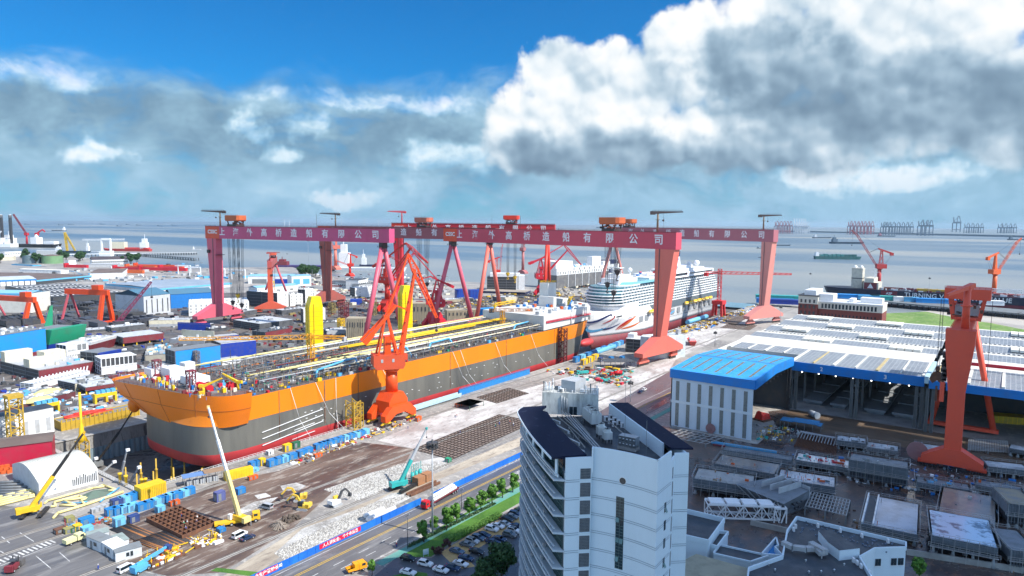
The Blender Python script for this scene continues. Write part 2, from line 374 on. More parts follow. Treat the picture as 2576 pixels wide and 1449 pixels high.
def land():
	far=[at(*p) for p in ((-500,640),(-60,634),(150,641),(345,664),(420,676),(640,672),(735,672),(800,690),(990,712),(1130,706))]
	far=[(p.x,p.y) for p in far]
	poly=[(-150,-500),(-150,1600)]+far+[(930,DKW1+6),(930,DKW1),(DK0,DKW1),(DK0,DKW0),(1000,DKW0),(1000,235),(960,190),(640,150),(640,-60),(640,-500)]
	m=MB(); m.prism(poly,-16,0)
	struct('ground',m,ground_mat('yard_concrete',(.20,.19,.18),(.36,.34,.315),(.50,.47,.42),.03,.45,r1=.4,stretch=(1,.6,1)))
	struct('dock_floor',MB().sheet([(DK0,DKW0),(DK1,DKW0),(DK1,DKW1),(DK0,DKW1)],-13),ground_mat('dock_floor_concrete',(.10,.095,.09),(.17,.16,.15),(.07,.05,.04),.05,.3,r1=.25))
	# mud flat and reeds of the bay
	b=[at(*p) for p in ((2150,770),(2576,782),(2750,800),(2750,870),(2150,850))]
	struct('mud_flat',MB().sheet([(620,-120)]+[(640,150),(780,150),(1010,60),(1010,-520),(620,-520)],-2.9),ground_mat('wet_mud',(.40,.36,.31),(.50,.46,.40),None,.012,.05,r0=.5,r1=.3,stretch=(1,.4,1)))
land()
def patch(name,pts,z,m,px=True):
	ps=[at(x,y,z) for x,y in pts] if px else [Vector((x,y,z)) for x,y in pts]
	return struct(name,MB().sheet([(p.x,p.y) for p in ps],z),m)
G_brown=ground_mat('rusty_wet_plates',(.075,.05,.042),(.17,.12,.095),(.40,.36,.31),.045,.25,r1=.3,stretch=(.35,1.4,1),edge=(.4,.6))
G_white=ground_mat('pale_rubble',(.27,.255,.235),(.56,.55,.525),(.66,.65,.63),.09,.5,r0=.9,r1=.8,detail=.85)
G_pale=ground_mat('washed_concrete',(.34,.31,.29),(.60,.58,.56),(.24,.21,.19),.06,.3,r1=.5,stretch=(.6,1.2,1))
G_asph=ground_mat('damp_asphalt',(.105,.102,.105),(.155,.15,.15),(.26,.25,.24),.025,.12,r0=.6,r1=.3,stretch=(.25,1.6,1))
G_blk=ground_mat('wet_block_yard',(.06,.052,.055),(.13,.095,.08),(.22,.12,.085),.04,.2,r0=.35,r1=.06)
G_grass=ground_mat('mown_grass',(.045,.13,.018),(.09,.22,.03),(.12,.20,.05),.08,1.2,r0=.9,r1=.85,detail=.5)
G_reed=ground_mat('reed_bed',(.10,.20,.04),(.20,.30,.08),(.30,.30,.16),.03,.2,r0=.9,r1=.85,detail=.6)
G_sand=ground_mat('sandy_yard',(.33,.28,.22),(.50,.44,.35),(.20,.16,.13),.06,.4,r0=.85,r1=.6,stretch=(.4,1.3,1))
G_water=mat('puddle_water',(.05,.055,.065),.07,0)
patch('brown_plate_yard',((330,1300),(545,1215),(700,1185),(905,1112),(1040,1128),(1012,1178),(835,1240),(735,1330),(560,1440),(420,1449),(300,1420)),.004,G_brown)
patch('rubble_path',((815,1232),(930,1190),(1015,1168),(1118,1148),(1128,1170),(1000,1216),(905,1262),(868,1240)),.008,G_white)
patch('pale_yard',((950,1108),(1110,1040),(1300,985),(1420,950),(1560,935),(1480,990),(1300,1035),(1140,1092),(1045,1130)),.006,G_pale)
patch('pale_yard',((1560,930),(1800,800),(1900,770),(1915,800),(1700,905),(1640,1000),(1480,1040),(1420,990)),.01,G_pale)
patch('rubble_path',((690,1392),(760,1330),(930,1270),(985,1240),(1060,1238),(960,1290),(800,1370),(720,1412)),.012,G_white)
patch('sandy_track',((560,1449),(750,1330),(1000,1232),(1308,1100),(1308,1122),(985,1255),(760,1360),(640,1449)),.006,G_sand)
patch('sandy_track',((1080,1240),(1308,1135),(1308,1150),(1110,1238)),.014,G_sand)
# the road by the blue hoarding with its markings
RW0,RW1=145.2,162.5
struct('road',MB().sheet([(60,RW0),(760,RW0+18),(760,RW1+20),(420,171),(60,RW1)],.018),G_asph)
struct('pavement',MB().box(132,760,142.2,RW0-.05,-.2,.12),mat('teal_paving',(.10,.30,.25),.8,.4,.3,col2=(.2,.3,.27)))
MK=mat('road_marking_white',(.62,.62,.60),.7,.5,.3,col2=(.25,.24,.23)); MKY=mat('road_marking_yellow',(.62,.38,.03),.7,.4,.2)
m=MB()
for a in (156.8,157.5): m.sheet([(70,a),(500,a+1.5),(500,a+1.75),(70,a+.25)],.024)
struct('yellow_centre_marking',m,MKY)
m=MB()
for l,w0 in enumerate((150.2,153.4)):
	for i in range(24):
		u=76+i*9.5; m.sheet([(u,w0+.02*i),(u+4,w0+.02*i),(u+4,w0+.22+.02*i),(u,w0+.22+.02*i)],.024)
for w0 in (146.2,162.0): m.sheet([(70,w0),(420,w0+1),(420,w0+1.2),(70,w0+.2)],.024)
for i in range(11): m.sheet([(212+i*.9*1.2,147.2),(212.5+i*1.08,147.2),(212.5+i*1.08,155.5),(212+i*1.08,155.5)],.024)
struct('road_marking',m,MK)
# left corner: crossing and bay lines on the yard road
patch('yard_road',((-260,1449),(-260,1260),(60,1275),(170,1300),(300,1420),(360,1500),(100,1560)),.006,G_asph)
m=MB()
a=at(-70,1440);b=at(132,1362); d=(b-a).normalized(); nn=Vector((-d.y,d.x,0))
for i in range(18):
	p=a.lerp(b,i/17); m.add([p-nn*1.6-d*.28+zz*.012,p-nn*1.6+d*.28+zz*.012,p+nn*1.6+d*.28+zz*.012,p+nn*1.6-d*.28+zz*.012],[(0,1,2,3)])
for x0,y0,x1,y1 in ((0,1424,140,1368),(0,1386,18,1396),(90,1398,128,1430),(50,1340,85,1362),(4,1350,24,1366),(150,1390,175,1412)):
	p=at(x0,y0);q=at(x1,y1); m.bar(p+zz*.008,q+zz*.008,.22,.01)
struct('crossing_marking',m,MK)
patch('lawn',((1008,1392),(1062,1352),(1170,1290),(1310,1212),(1312,1262),(1180,1336),(1120,1375),(1085,1400),(1040,1402)),.03,G_grass)
patch('lawn',((985,1449),(1040,1436),(1075,1442),(1080,1500),(960,1520)),.03,G_grass)
patch('lawn',((630,1449),(530,1436),(545,1428),(660,1440)),.03,G_grass)
patch('car_park',((880,1500),(1005,1396),(1085,1404),(1185,1340),(1312,1268),(1312,1540),(1000,1600)),.02,ground_mat('wet_car_park',(.06,.068,.085),(.10,.11,.125),None,.06,.5,r0=.4,r1=.2))
patch('parking_bay_paving',((1108,1390),(1180,1345),(1312,1278),(1312,1330),(1250,1350),(1170,1400),(1195,1425),(1150,1432)),.026,mat('ochre_brick_paving',(.50,.34,.15),.8,.4,1.2))
# right: block yard, hall forecourt, mud with reeds
struct('block_yard_ground',MB().sheet([(20,-420),(20,55),(180,50),(200,75),(312,138),(312,88),(345,88),(372,100),(384,92),(384,-420)],.008),G_blk)
struct('hall_forecourt',MB().sheet([(350,91),(384,91),(384,-300),(345,-300)],.016),ground_mat('brown_forecourt',(.11,.075,.05),(.16,.115,.08),(.07,.05,.04),.05,.2,r0=.45,r1=.25,stretch=(2,.2,1)))
patch('access_road',((1500,1040),(1700,925),(1720,945),(1690,1010),(1560,1080)),.02,ground_mat('wet_red_asphalt',(.10,.08,.085),(.16,.12,.125),None,.05,.3,r0=.5,r1=.2,stretch=(.3,1.5,1)))
patch('reed_bed',((2180,790),(2330,784),(2385,795),(2440,806),(2490,812),(2560,826),(2700,850),(2700,900),(2180,850)),-2.4,G_reed)
# dock walls and crane tracks
def dock_walls():
	col=ground_mat('stained_dock_concrete',(.24,.235,.225),(.36,.35,.33),(.10,.09,.085),.06,.5,r0=.85,r1=.7,stretch=(1.4,1.4,.25))
	st=mat('blue_grey_sheet_piles',(.19,.27,.32),.6,.5,.3,col2=(.30,.33,.34),streak=.2)
	t=thing('dock_wall','long concrete dock side wall with blue-grey sheet piling below','dock wall',(DK0,DKW1,-13))
	obj('wall_face',MB().box(0,DK1-DK0,-.6,-.02,6.8,13.05),col,t)
	m=MB()
	for i in range(90): m.prism([(i*2.4,-.3),(i*2.4+.5,-1.1),(i*2.4+1.5,-1.1),(i*2.4+2,-.3)],0,6.8)
	m.box(0,DK1-DK0,-.35,-.02,0,6.8); obj('sheet_piling',m,st,t)
	obj('coping',MB().box(0,DK1-DK0,-1.0,1.2,13.05,13.4),CONC,t)
	t=thing('dock_wall','near end wall of the dry dock below the white railing','dock wall',(DK0,DKW0,-13))
	obj('wall_face',MB().box(.02,.6,.7,DKW1-DKW0-1.2,0,13.05),col,t); obj('coping',MB().box(-1.2,.9,.7,DKW1-DKW0-1.2,13.05,13.35),CONC,t)
	t=thing('dock_wall','dock side wall along the jib crane tracks beside the orange hull','dock wall',(DK0,DKW0,-13))
	obj('wall_face',MB().box(0,DK1-DK0,.02,.6,0,13.05),col,t); obj('coping',MB().box(0,DK1-DK0,-1.,.7,13.05,13.35),CONC,t)
	m=MB().rail([(DK0-1,DKW0+2,.35),(DK0-1,DKW1-2,.35)],1.2,2.,.09)
	obj('railing',m,WHITE,None,'white railing along the near end of the dry dock','railing' and None); o=C.objects[-1]; o['label']='white railing along the near end of the dry dock'; o['category']='railing'
	m=MB().rail([(DK0,DKW0-.6,.35),(240,DKW0-.6,.35)],1.2,2.2,.09)
	obj('railing',m,WHITE,label='pink-white railing along the dock edge beside the grey hull',cat='railing')
dock_walls()
def tracks():
	st=mat('worn_rail_steel',(.20,.17,.15),.35,.4,.5,metal=.6)
	for w,l,u0,u1 in ((247.5,'inner crane track on the quay beside the orange hull',60,980),(237.5,'outer crane track beside the row of blue site boxes',60,980),(205.5,'goliath crane track between brown yard and rubble strip',60,900),(183,'sand-edged crane track along the rubble strip near the hoarding',60,760)):
		m=MB()
		m.box(u0,u1,w-.9,w+.9,-.1,.05); m.box(u0,u1,w-.55,w-.43,.05,.2,1); m.box(u0,u1,w+.43,w+.55,.05,.2,1)
		obj('crane_track',m,[CONC,st],label=l,cat='crane track')
	for w,l in ((446,'crane track on the far side of the dry dock'),(648,'crane track among the hull blocks across the yard')):
		m=MB(); m.box(100,800,w-.8,w+.8,-.1,.06); m.box(100,800,w-.1,w+.1,.06,.2,1); obj('crane_track',m,[CONC,st],label=l,cat='crane track')
tracks()
patch('plate_yard_ground',((-300,800),(-300,760),(300,745),(640,735),(1000,765),(1300,740),(1470,745),(1420,800),(900,880),(430,955),(300,990),(60,1080),(-300,1150)),.01,ground_mat('dark_yard_ground',(.07,.066,.066),(.15,.135,.125),(.24,.20,.17),.04,.2,r0=.7,r1=.4))
for q_ in (((705,1222),(745,1214),(770,1222),(752,1234),(712,1234)),((585,1290),(640,1262),(700,1250),(680,1266),(610,1296)),((640,1246),(668,1240),(682,1248),(650,1256))): patch('pale_spill',q_,.016,G_white)
# ================= the orange and grey floating production ship in the dock
HULL_O=mat('hull_orange',(.78,.215,.006),.38,.3,.06,grime=(.55,.13,.01),streak=.15)
HULL_G=mat('hull_grey',(.155,.15,.13),.5,.6,.11,grime=(.065,.065,.065),streak=.1,edge=(.4,.66))
HULL_R=mat('hull_red',(.55,.055,.06),.5,.4,.12,grime=(.22,.04,.04))
DECKG=mat('steel_deck',(.10,.085,.08),.6,.5,.4,col2=(.17,.13,.12))
def fpso():
	t=thing('production_ship','huge orange and grey production ship standing in the dry dock','ship',(150,291,-9.5))
	O=Vector((150,291,-9.5))
	def ring(z,uf,un,hb,ur,ub,n=22,e=2.4,e2=2.):
		r=[]
		for i in range(n+1):            # near end, from the left side round to the right side
			s=1-2*i/n; a=abs(s)
			r.append((un-(un-uf)*(1-a**e)**(1/e),291+hb*s,z))
		for i in range(n+1):
			s=-1+2*i/n; a=abs(s)
			r.append((ur+(ub-ur)*(1-a**e2)**(1/e2),291+hb*s,z))
		return [Vector(p)-O for p in r]
	H=30.
	hull=MB()
	def band(rs,k): hull.loft(rs,k,True,True,False)
	band([ring(-3.2,146.5,165,29.2,425,462,e=3.2),ring(-2.4,145.2,163.5,29.9,430,468,e=3.1),ring(2.0,144.6,163,H,432,472,e=3)],2)
	band([ring(2.0,144.6,163,H,432,472,e=3),ring(14,145,163,H,436,480,e=3,e2=1.9)],1)
	band([ring(14,144.9,163,H+.05,436,480,e=3,e2=1.9),ring(20,147,163,H+.05,440,490,e=3,e2=1.7),ring(24.2,147,163,H+.05,442,500,e=3,e2=1.5)],0)
	r0=ring(-3.2,146.5,165,29.2,425,462,e=3.2); hull.f.append([len(hull.v)+i for i in range(len(r0))][::-1]); hull.v+=[tuple(p) for p in r0]; hull.k.append(2); hull.s.append(False)
	h=obj('hull',hull,[HULL_O,HULL_G,HULL_R],t)
	m=MB(); r=ring(23.6,150,165,H-.6,442,498,e2=1.5); m.v=[tuple(p) for p in r]; m.k=[0]; m.s=[False]
	m.f=[list(range(len(r)))] ; obj('main_deck',m,DECKG,t)
	# flared forecastle overhanging all round, cut off square behind
	def spl(P,n=32):
		r=[]
		for j in range(n+1):
			f=j/n*(len(P)-1); i=min(len(P)-2,int(f)); q=f-i; p=[P[max(0,i-1)],P[i],P[i+1],P[min(len(P)-1,i+2)]]
			r.append([.5*(2*p[1][c]+(p[2][c]-p[0][c])*q+(2*p[0][c]-5*p[1][c]+4*p[2][c]-p[3][c])*q*q+(3*p[1][c]-p[0][c]-3*p[2][c]+p[3][c])*q**3) for c in (0,1)])
		return r
	LO=spl([(165,321),(155,321),(148.2,319.6),(145.8,309),(145,297),(145.2,284),(147.5,273),(152,264.5),(158,260.6),(165,260.2)]); HI=spl([(165,332),(152,331.6),(141,329.2),(139.6,322),(141.8,306),(144,290),(147,274),(152.3,262),(158.6,257.4),(165,256.6)])
	def arc(z,f): return [Vector((a[0]+(b[0]-a[0])*f,a[1]+(b[1]-a[1])*f,z))-O for a,b in zip(LO,HI)]
	m=MB(); rs=[arc(13.2,0),arc(17.5,.40),arc(20.5,.72),arc(27.2,1)]
	m.loft(rs,0,True,False,False); m.s=[True]*len(m.f)
	for s in (0,-1): # flat aft faces
		pts=[r_[s] for r_ in rs]; c0=[Vector((p.x,(30.1 if s==0 else -30.1),p.z)) for p in pts]
		for i in range(3): m.add([pts[i],pts[i+1],c0[i+1],c0[i]],[(0,1,2,3)] if s==-1 else [(3,2,1,0)])
	obj('flared_bow',m,mat('bow_orange',(.78,.19,.008),.33,.3,.05,grime=(.5,.12,.01)),t)
	m=MB()
	for i in (7,12,17,22):
		for a_,b_ in zip(rs,rs[1:]): p,q=a_[i],b_[i]; n=Vector((p.x-20,p.y,0)).normalized(); m.bar(p+n*.03,q+n*.03,.14)
	for r_ in (rs[2],):
		for p,q in zip(r_,r_[1:]): n=Vector((p.x-20,p.y,0)).normalized(); m.bar(p+n*.04,q+n*.04,.16)
	obj('weld_seam',m,mat('seam_brown',(.30,.08,.02),.6,0),t)
	top=arc(26.2,.94); m=MB(); m.v=[tuple(p) for p in top]; m.f=[list(range(len(top)))]; m.k=[0]; m.s=[False]
	obj('bow_deck',m,DECKG,t)
	m=MB(); rr=arc(27.2,1)
	m.rail(rr[::2],1.2,3,.1); obj('bow_railing',m,mat('red_railing',(.30,.06,.04),.6,.3,.5),t)
	obj('anchor_bolster',MB().ball(Vector((144.6,317.5,16.2))-O,(2.7,2.7,3.7),0,14,9),mat('bow_orange',None),t)
	# seams, boot-top marks and drain stains on the plating
	m=MB()
	for i,u in enumerate((181,206,227,252,297,352,410)):
		m.box(u-150,u-150+(.5 if i in(1,3) else .22),-30.22,-30.0,12.5,33.4)
	obj('vertical_fender',m,mat('rust_brown_strip',(.15,.07,.04),.7,.5,.3,col2=(.24,.2,.17)),t)
	m=MB()
	for i in range(46):
		u=180+R.random()*250; z=R.choice((5,6.5,8,9.5,11)); m.box(u-150,u-149,-30.18,-30.03,z+9.5,z+9.75)
	obj('draught_marks',m,LET,t)
	m=MB()
	for z in (3.5,6.5,9.4): m.bar(Vector((172,260.7,z-2.2))-O,Vector((205,260.7,z+1.2))-O,.28)
	for z in (1.,5.): m.bar(Vector((166,262.,z-3))-O,Vector((200,260.7,z))-O,.25)
	obj('staging_rails',m,WHITE,t)
	m=MB()
	for u0,u1 in ((187,193),(201,212),(213,209),(243,258),(299,311),(306,316),(340,352),(380,392)): m.path([Vector((u0,260.8,24.3))-O,Vector(((u0+u1)/2,258.2,9))-O,Vector((u1,254.6,.8))-O],.1,5)
	obj('mooring_lines',m,WHITE,t)
	m=MB()
	for i in range(150):
		u=R.uniform(147,164);w=R.uniform(266,326);q=R.uniform(.4,1.5); m.box(u-150,u-150+q*R.uniform(.6,2),w-291,w-291+q,35.7,35.7+q*R.uniform(.6,1.8),R.randrange(8))
	for i in range(60): u=R.uniform(146,164);w=R.uniform(262,327); m.bar((u-150,w-291,35.7),(u-150,w-291,35.7+R.uniform(1,4)),.16,k=R.randrange(8))
	obj('deck_fittings',m,[LGREY,GREY,BLUE,RED,YEL,WHITE,MAR,CREAM],t)
	# white after deckhouse
	HW=mat('deckhouse_white',(.62,.62,.60),.5,.3,.2,grime=(.45,.42,.36))
	m=MB().prism([(p[0]-150,p[1]-291) for p in ((399,263),(470,266),(487,278),(494,291),(487,304),(470,315),(399,318))],33.7,44)
	obj('deckhouse',m,HW,t)
	m=MB(); m.prism([(p[0]-150,p[1]-291) for p in ((470,262),(488,272),(502,291),(488,310),(470,320),(467,318),(467,264))],33.7,37.5); obj('bow_bulwark',m,HW,t)
	m=MB(); m.box(300,312,2,10,44,62); m.box(296,300,-6,8,44,52); m.box(312,322,-4,14,44,49); obj('deckhouse_tower',m,HW,t)
	obj('tower_top_platform',MB().rail([Vector((300,2,62)),Vector((312,2,62)),Vector((312,10,62)),Vector((300,10,62)),Vector((300,2,62))],1.4,2,.2),YEL,t)
	obj('red_fire_main',MB().bar((252,-28.2,39),(318,-26.5,38.4),.8).bar((252,-28.2,40),(318,-26.5,39.4),.3),mat('fire_red',(.5,.02,.05),.5,.2,.5),t)
	for i,(a,b) in enumerate((((255,20,44),(270,12,50)),((305,-14,44),(318,-8,50)))):
		m=MB(); a=Vector(a); b=Vector(b); m.bar(a,a+Vector((0,0,4)),1.4); m.truss(a+Vector((0,0,4)),b,1.6,1.6,5,.4); obj('deck_crane',m,YEL,t)
	m=MB()
	for i in range(60):
		u=R.uniform(250,335);w=R.uniform(-24,22); m.box(u,u+R.uniform(1,3.5),w,w+R.uniform(1,3),44,44+R.uniform(.6,2.6),R.randrange(4))
	obj('deckhouse_fittings',m,[LGREY,BLUE,WHITE,TARP],t)
	obj('swan_neck_vent',MB().path([(288,-27,33),(289,-27,43),(291,-27,45.5),(294,-26,46.2),(298,-25.5,45)],.45),WHITE,t)
	# pipe racks running the length of the deck
	def rack(w0,w1,z,u0,u1,st=6.):
		n=int((u1-u0)/st)
		for i in range(n+1):
			u=u0+i*st; zt=z+R.uniform(-.2,.5)
			for w in (w0,w1): m.bar((u-150,w-291,33.2),(u-150,w-291,zt+9.5),.34)
			m.bar((u-150,w0-291,z+9.5),(u-150,w1-291,z+9.5),.3)
		for w in (w0,w1): m.bar((u0-150,w-291,z+9.1),(u1-150,w-291,z+9.1),.3)
	m=MB()
	for a in ((264.5,269,27.6),(272,277,28.6),(281,287,28),(292,299,28.8),(302,307,28),(311,318,28.6)): rack(*a,176,398)
	obj('pipe_rack_frame',m,mat('scaffold_grey',(.14,.145,.15),.6,.4,.5,col2=(.25,.22,.2)),t)
	def pipe(w,z,u0,u1,r,mt_): obj('deck_pipe',MB().tube((u0-150,w-291,z+9.5),(u1-150,w-291,z+9.5),r,r,7),mt_,t)
	for w,z,u0,u1,r,k in ((318,29.4,178,398,.5,LYEL),(316.6,29.6,160,398,.38,LYEL),(314.5,29.2,200,398,.3,WHITE),(312.6,29.3,190,380,.35,LGREY),
		(303,28.6,230,398,.4,LGREY),(305,28.7,220,395,.35,CREAM),(297.5,30.2,246,396,.62,YEL),(295.7,29.9,250,398,.5,YEL),(293.6,29.5,262,360,.45,YEL),(298.8,29.6,300,398,.4,YEL),
		(286,28.6,228,396,.4,LYEL),(283,28.7,240,398,.4,LGREY),(276,29.4,193,398,.45,LYEL),(274.6,29.4,230,396,.4,LYEL),(272.8,29.3,200,380,.3,WHITE),(268,28.4,176,300,.3,LGREY),(266,28.3,210,398,.35,CREAM),
		(290.2,28.5,200,330,.3,MAR),(281.5,28.5,180,260,.3,LYEL)): pipe(w,z,u0,u1,r,k)
	for pts in (((205,265.5,25),(206,265.7,28.6),(226,268,30.2),(232,268.5,30),(233,267,26)),((236,266,25.5),(238,266.5,29),(262,268,31),(268,268,30.6),(270,266,26)),((284,266,27),(287,267,30.4),(304,268,30.8),(306,266.5,27)),((372,270,27),(376,271,30),(392,271.5,30.6))):
		obj('hose_duct',MB().path([Vector(p)-O for p in pts],.55,7),LBLUE,t)
	# scaffold thicket between the racks
	m=MB()
	for i in range(1500):
		u=R.uniform(176,398); w=R.uniform(263,319); z=R.uniform(23.6,27.5); h=R.uniform(1.5,5)
		k=R.random()
		if k<.55: m.bar((u-150,w-291,z+9.5),(u-150,w-291,z+9.5+h*.8),.2,k=R.randrange(5))
		elif k<.85: m.bar((u-150,w-291,z+11),(u-150+R.uniform(2,6),w-291,z+11),.22,k=R.randrange(5))
		else: m.bar((u-150,w-291,z+11),(u-150,w-291+R.uniform(2,5),z+11),.22,k=R.randrange(5))
	o=obj('scaffolding',m,[GREY,LGREY,DGREY,mat('scaffold_grey',None),mat('weathered_plank',(.42,.34,.22),.8,.4,1)],t); o['kind']='stuff'
	m=MB()
	for i in range(420):
		u=R.uniform(172,397) if i>170 else R.uniform(170,240); w=R.uniform(262,319); s=R.uniform(.4,1.5)
		m.box(u-150,u-150+s*R.uniform(.6,2.2),w-291,w-291+s,33.1,33.1+s*R.uniform(.6,1.5),R.randrange(9))
	o=obj('deck_fittings',m,[LGREY,GREY,BLUE,LBLUE,YEL,RED,WHITE,MAR,GREEN],t); o['kind']='stuff'
	# mooring gear on the bow
	for u,w in ((156.5,276.5),(157,282.5),(165,272)):
		m=MB(); m.tube((u-150,w-1.6-291,37.2),(u-150,w+1.6-291,37.2),1.3,1.3,12);
		for s in (-1.8,0,1.8): m.tube((u-150,w+s-.15-291,37.2),(u-150,w+s+.15-291,37.2),1.7,1.7,12)
		m.box(u-151.6,u-148.4,w-293.2,w-288.8,35.8,36.4); obj('mooring_winch',m,RED,t)
	for u,w,d in ((153,273.5,(5,-6)),(166,268.5,(-3,7))):
		m=MB(); m.tube((u-150,w-291,35.9),(u-150,w-291,39.4),.7,.55,10); m.bar((u-150,w-291,39.2),(u-150+d[0],w-291+d[1],42.6),1.1,1.1,.5,.5); m.bar((u-150,w-291,39.2),(u-150-d[0]*.25,w-291-d[1]*.25,39.4),1.2); obj('bow_crane',m,YEL,t)
	for u,w,k in ((155,287,MAR),(157,321,MAR)):
		m=MB().truss((u-150,w-291,35.9),(u-150,w-291,43.5),2.8,2.8,3,.35); m.box(u-151.7,u-148.3,w-292.7,w-289.3,43.5,43.9); obj('winch_tower',m,k,t)
	m=MB(); m.box(4,13,29,36,35.9,39.9); m.box(8,15,20,29,35.9,40.5); m.box(18,23,25,30,35.9,41); obj('bow_store',m,WHITE,t)
	m=MB(); m.box(7,15,-2,9,35.9,39.4); m.ball((9,14,36),(4,3.5,3)); obj('bow_store',m,WHITE,t)
mat('bow_orange',(.78,.19,.008),.33,.3,.05,grime=(.5,.12,.01)); mat('scaffold_grey',(.14,.145,.15),.6,.4,.5,col2=(.25,.22,.2))
fpso()
# ================= the cruise ship behind
def cruise():
	t=thing('cruise_ship','long white cruise ship with yellow lifeboats and dark blue funnel in the dry dock','cruise ship',(540,293.5,-11))
	O=Vector((540,293.5,-11))
	SW=mat('ship_white',(.80,.81,.82),.4,.12,.05,grime=(.6,.62,.65))
	def ring(z,ub,us,hb,e=1.9,bl=62,n=30):
		r=[]
		for i in range(n+1):           # right side from the bow
			f=i/n; u=ub+bl*f; r.append((u,293.5-hb*(1-(1-f)**e),z))
		r.append((us,293.5-hb*.93,z)); r.append((us,293.5+hb*.93,z))
		for i in range(n,0,-1):
			f=i/n; u=ub+bl*f; r.append((u,293.5+hb*(1-(1-f)**e),z))
		return [Vector(p)-O for p in r]
	m=MB(); m.loft([ring(-11,522,770,15,1.6,70),ring(-8,519,775,18.3,1.6,74),ring(.6,517,787,18.5,1.68,74)],0)
	obj('red_underbody',m,MAR,t)
	m=MB(); m.loft([ring(.6,517,787,18.52,1.68,74),ring(3,516,788,18.52,1.7,74),ring(9,512,794,18.52,1.8,70),ring(15,505,798,18.52,1.9,66),ring(22.5,497,800,18.52,2.0,62)],0)
	obj('white_hull',m,SW,t)
	obj('bulbous_bow',MB().ball(Vector((513,293.5,-3.4))-O,(11,4.2,3.4),0,14,9),HULL_R,t)
	# swirling ribbons painted on the bow
	def sidept(u,z,off=.12):
		k=(z-3)/19.5; ub=516-19*k; bl=74-12*k; e=1.7+.3*k; f=min(1,max(0,(u-ub)/bl)); return Vector((u,293.5-18.52*(1-(1-f)**e)-off,z))-O
	def ribbon(pts,wd,col,name):
		m=MB(); n=len(pts)-1; L=40; prev=None
		def cat(f):
			i=min(n-1,int(f*n)); q=f*n-i; p=[pts[max(0,i-1)],pts[i],pts[i+1],pts[min(n,i+2)]]
			return [ .5*((2*p[1][j])+(-p[0][j]+p[2][j])*q+(2*p[0][j]-5*p[1][j]+4*p[2][j]-p[3][j])*q*q+(-p[0][j]+3*p[1][j]-3*p[2][j]+p[3][j])*q**3) for j in (0,1)]
		vs=[]
		for i in range(L+1):
			f=i/L; a=cat(max(0,f-.01)); b=cat(min(1,f+.01)); c=cat(f); dx,dz=b[0]-a[0],b[1]-a[1]; l=math.hypot(dx,dz) or 1; w=wd*math.sin(pi*(f*.9+.05))
			vs+=[sidept(c[0]-dz/l*w,c[1]+dx/l*w),sidept(c[0]+dz/l*w,c[1]-dx/l*w)]
		m.add(vs,[(2*i,2*i+1,2*i+3,2*i+2) for i in range(L)]); obj(name,m,mat(col[0],col[1],.4,0),t)
	NB=('ribbon_navy',(.03,.04,.16)); RB=('ribbon_red',(.5,.03,.03)); SB=('ribbon_sky_blue',(.10,.38,.65)); OB=('ribbon_orange',(.72,.16,.03))
	ribbon([(506,16.5),(511,14.6),(519,15.5),(526,18.5),(531,20.3),(533,18.8)],1.1,NB,'bow_ribbon'); ribbon([(526,12.2),(533,14.5),(537,17.3),(535.5,19)],.8,RB,'bow_ribbon')
	ribbon([(513,12),(512,8.2),(518,6),(526,6.6),(533,8)],1.2,SB,'bow_ribbon'); ribbon([(527,8.2),(531,6.8),(539,7.8),(548,11)],.7,NB,'bow_ribbon')
	ribbon([(545,5),(550,8.5),(558,12),(566,14)],1.2,RB,'bow_ribbon'); ribbon([(547,4.6),(556,8.8),(566,13.5),(572,16)],1.,OB,'bow_ribbon'); ribbon([(552,5.2),(566,6.2),(580,9)],.9,OB,'bow_ribbon')
	ribbon([(640,5),(643,8),(652,10),(662,11.5)],1.1,SB,'bow_ribbon')
	# grey scalloped openings above the waterline and rows of ports
	GR=mat('opening_grey',(.27,.29,.31),.4,.3,1.2); m=MB()
	sx=[578,590]+[640,652]+[668+i*15.5 for i in range(7)]
	for u in sx:
		w=11 if u<660 else 9.5
		w*=.8; pts=[(u,14),(u,9.6),(u+1.4,8.2),(u+w-1.4,8.2),(u+w,9.6),(u+w,14)]
		m.vprism([(p[0],p[1]) for p in pts],(0,0,0),(1,0,0),(0,0,1),(0,-1,0),.1)
	m.v=[(x-540,275-.02-293.5+y,z+11) for x,y,z in m.v]
	obj('lower_deck_openings',m,GR,t)
	m=MB()
	for i in range(130): m.box(18+i*1.85,18.6+i*1.85,-18.6,-18.5,26.0,26.7)
	for i in range(5): m.box(-6+i*2.2,-4.9+i*2.2,-18.3,-17.8,28.6,30)
	for i in range(60): m.box(40+i*3.4,40.7+i*3.4,-18.62,-18.5,17.2,17.9)
	obj('portholes',m,GLASS,t)
	# promenade with boats, then balcony decks
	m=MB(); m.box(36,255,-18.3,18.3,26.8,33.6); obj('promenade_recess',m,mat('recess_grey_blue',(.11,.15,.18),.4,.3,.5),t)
	DGL=mat('balcony_glass',(.07,.20,.25),.15,.35,1.1,col2=(.02,.06,.08),spec=.6)
	def sring(z,uf,us,hb,dz=0,n=10):
		r=[(us,293.5-hb,z),(us,293.5+hb,z)]
		for i in range(n+1):
			s=1-2*i/n; r.append((uf+14*(abs(s)**2.6),293.5+hb*s,z))
		r=r[::-1]
		return [Vector(p)-O for p in r]
	white=MB(); glass=MB(); part=MB()
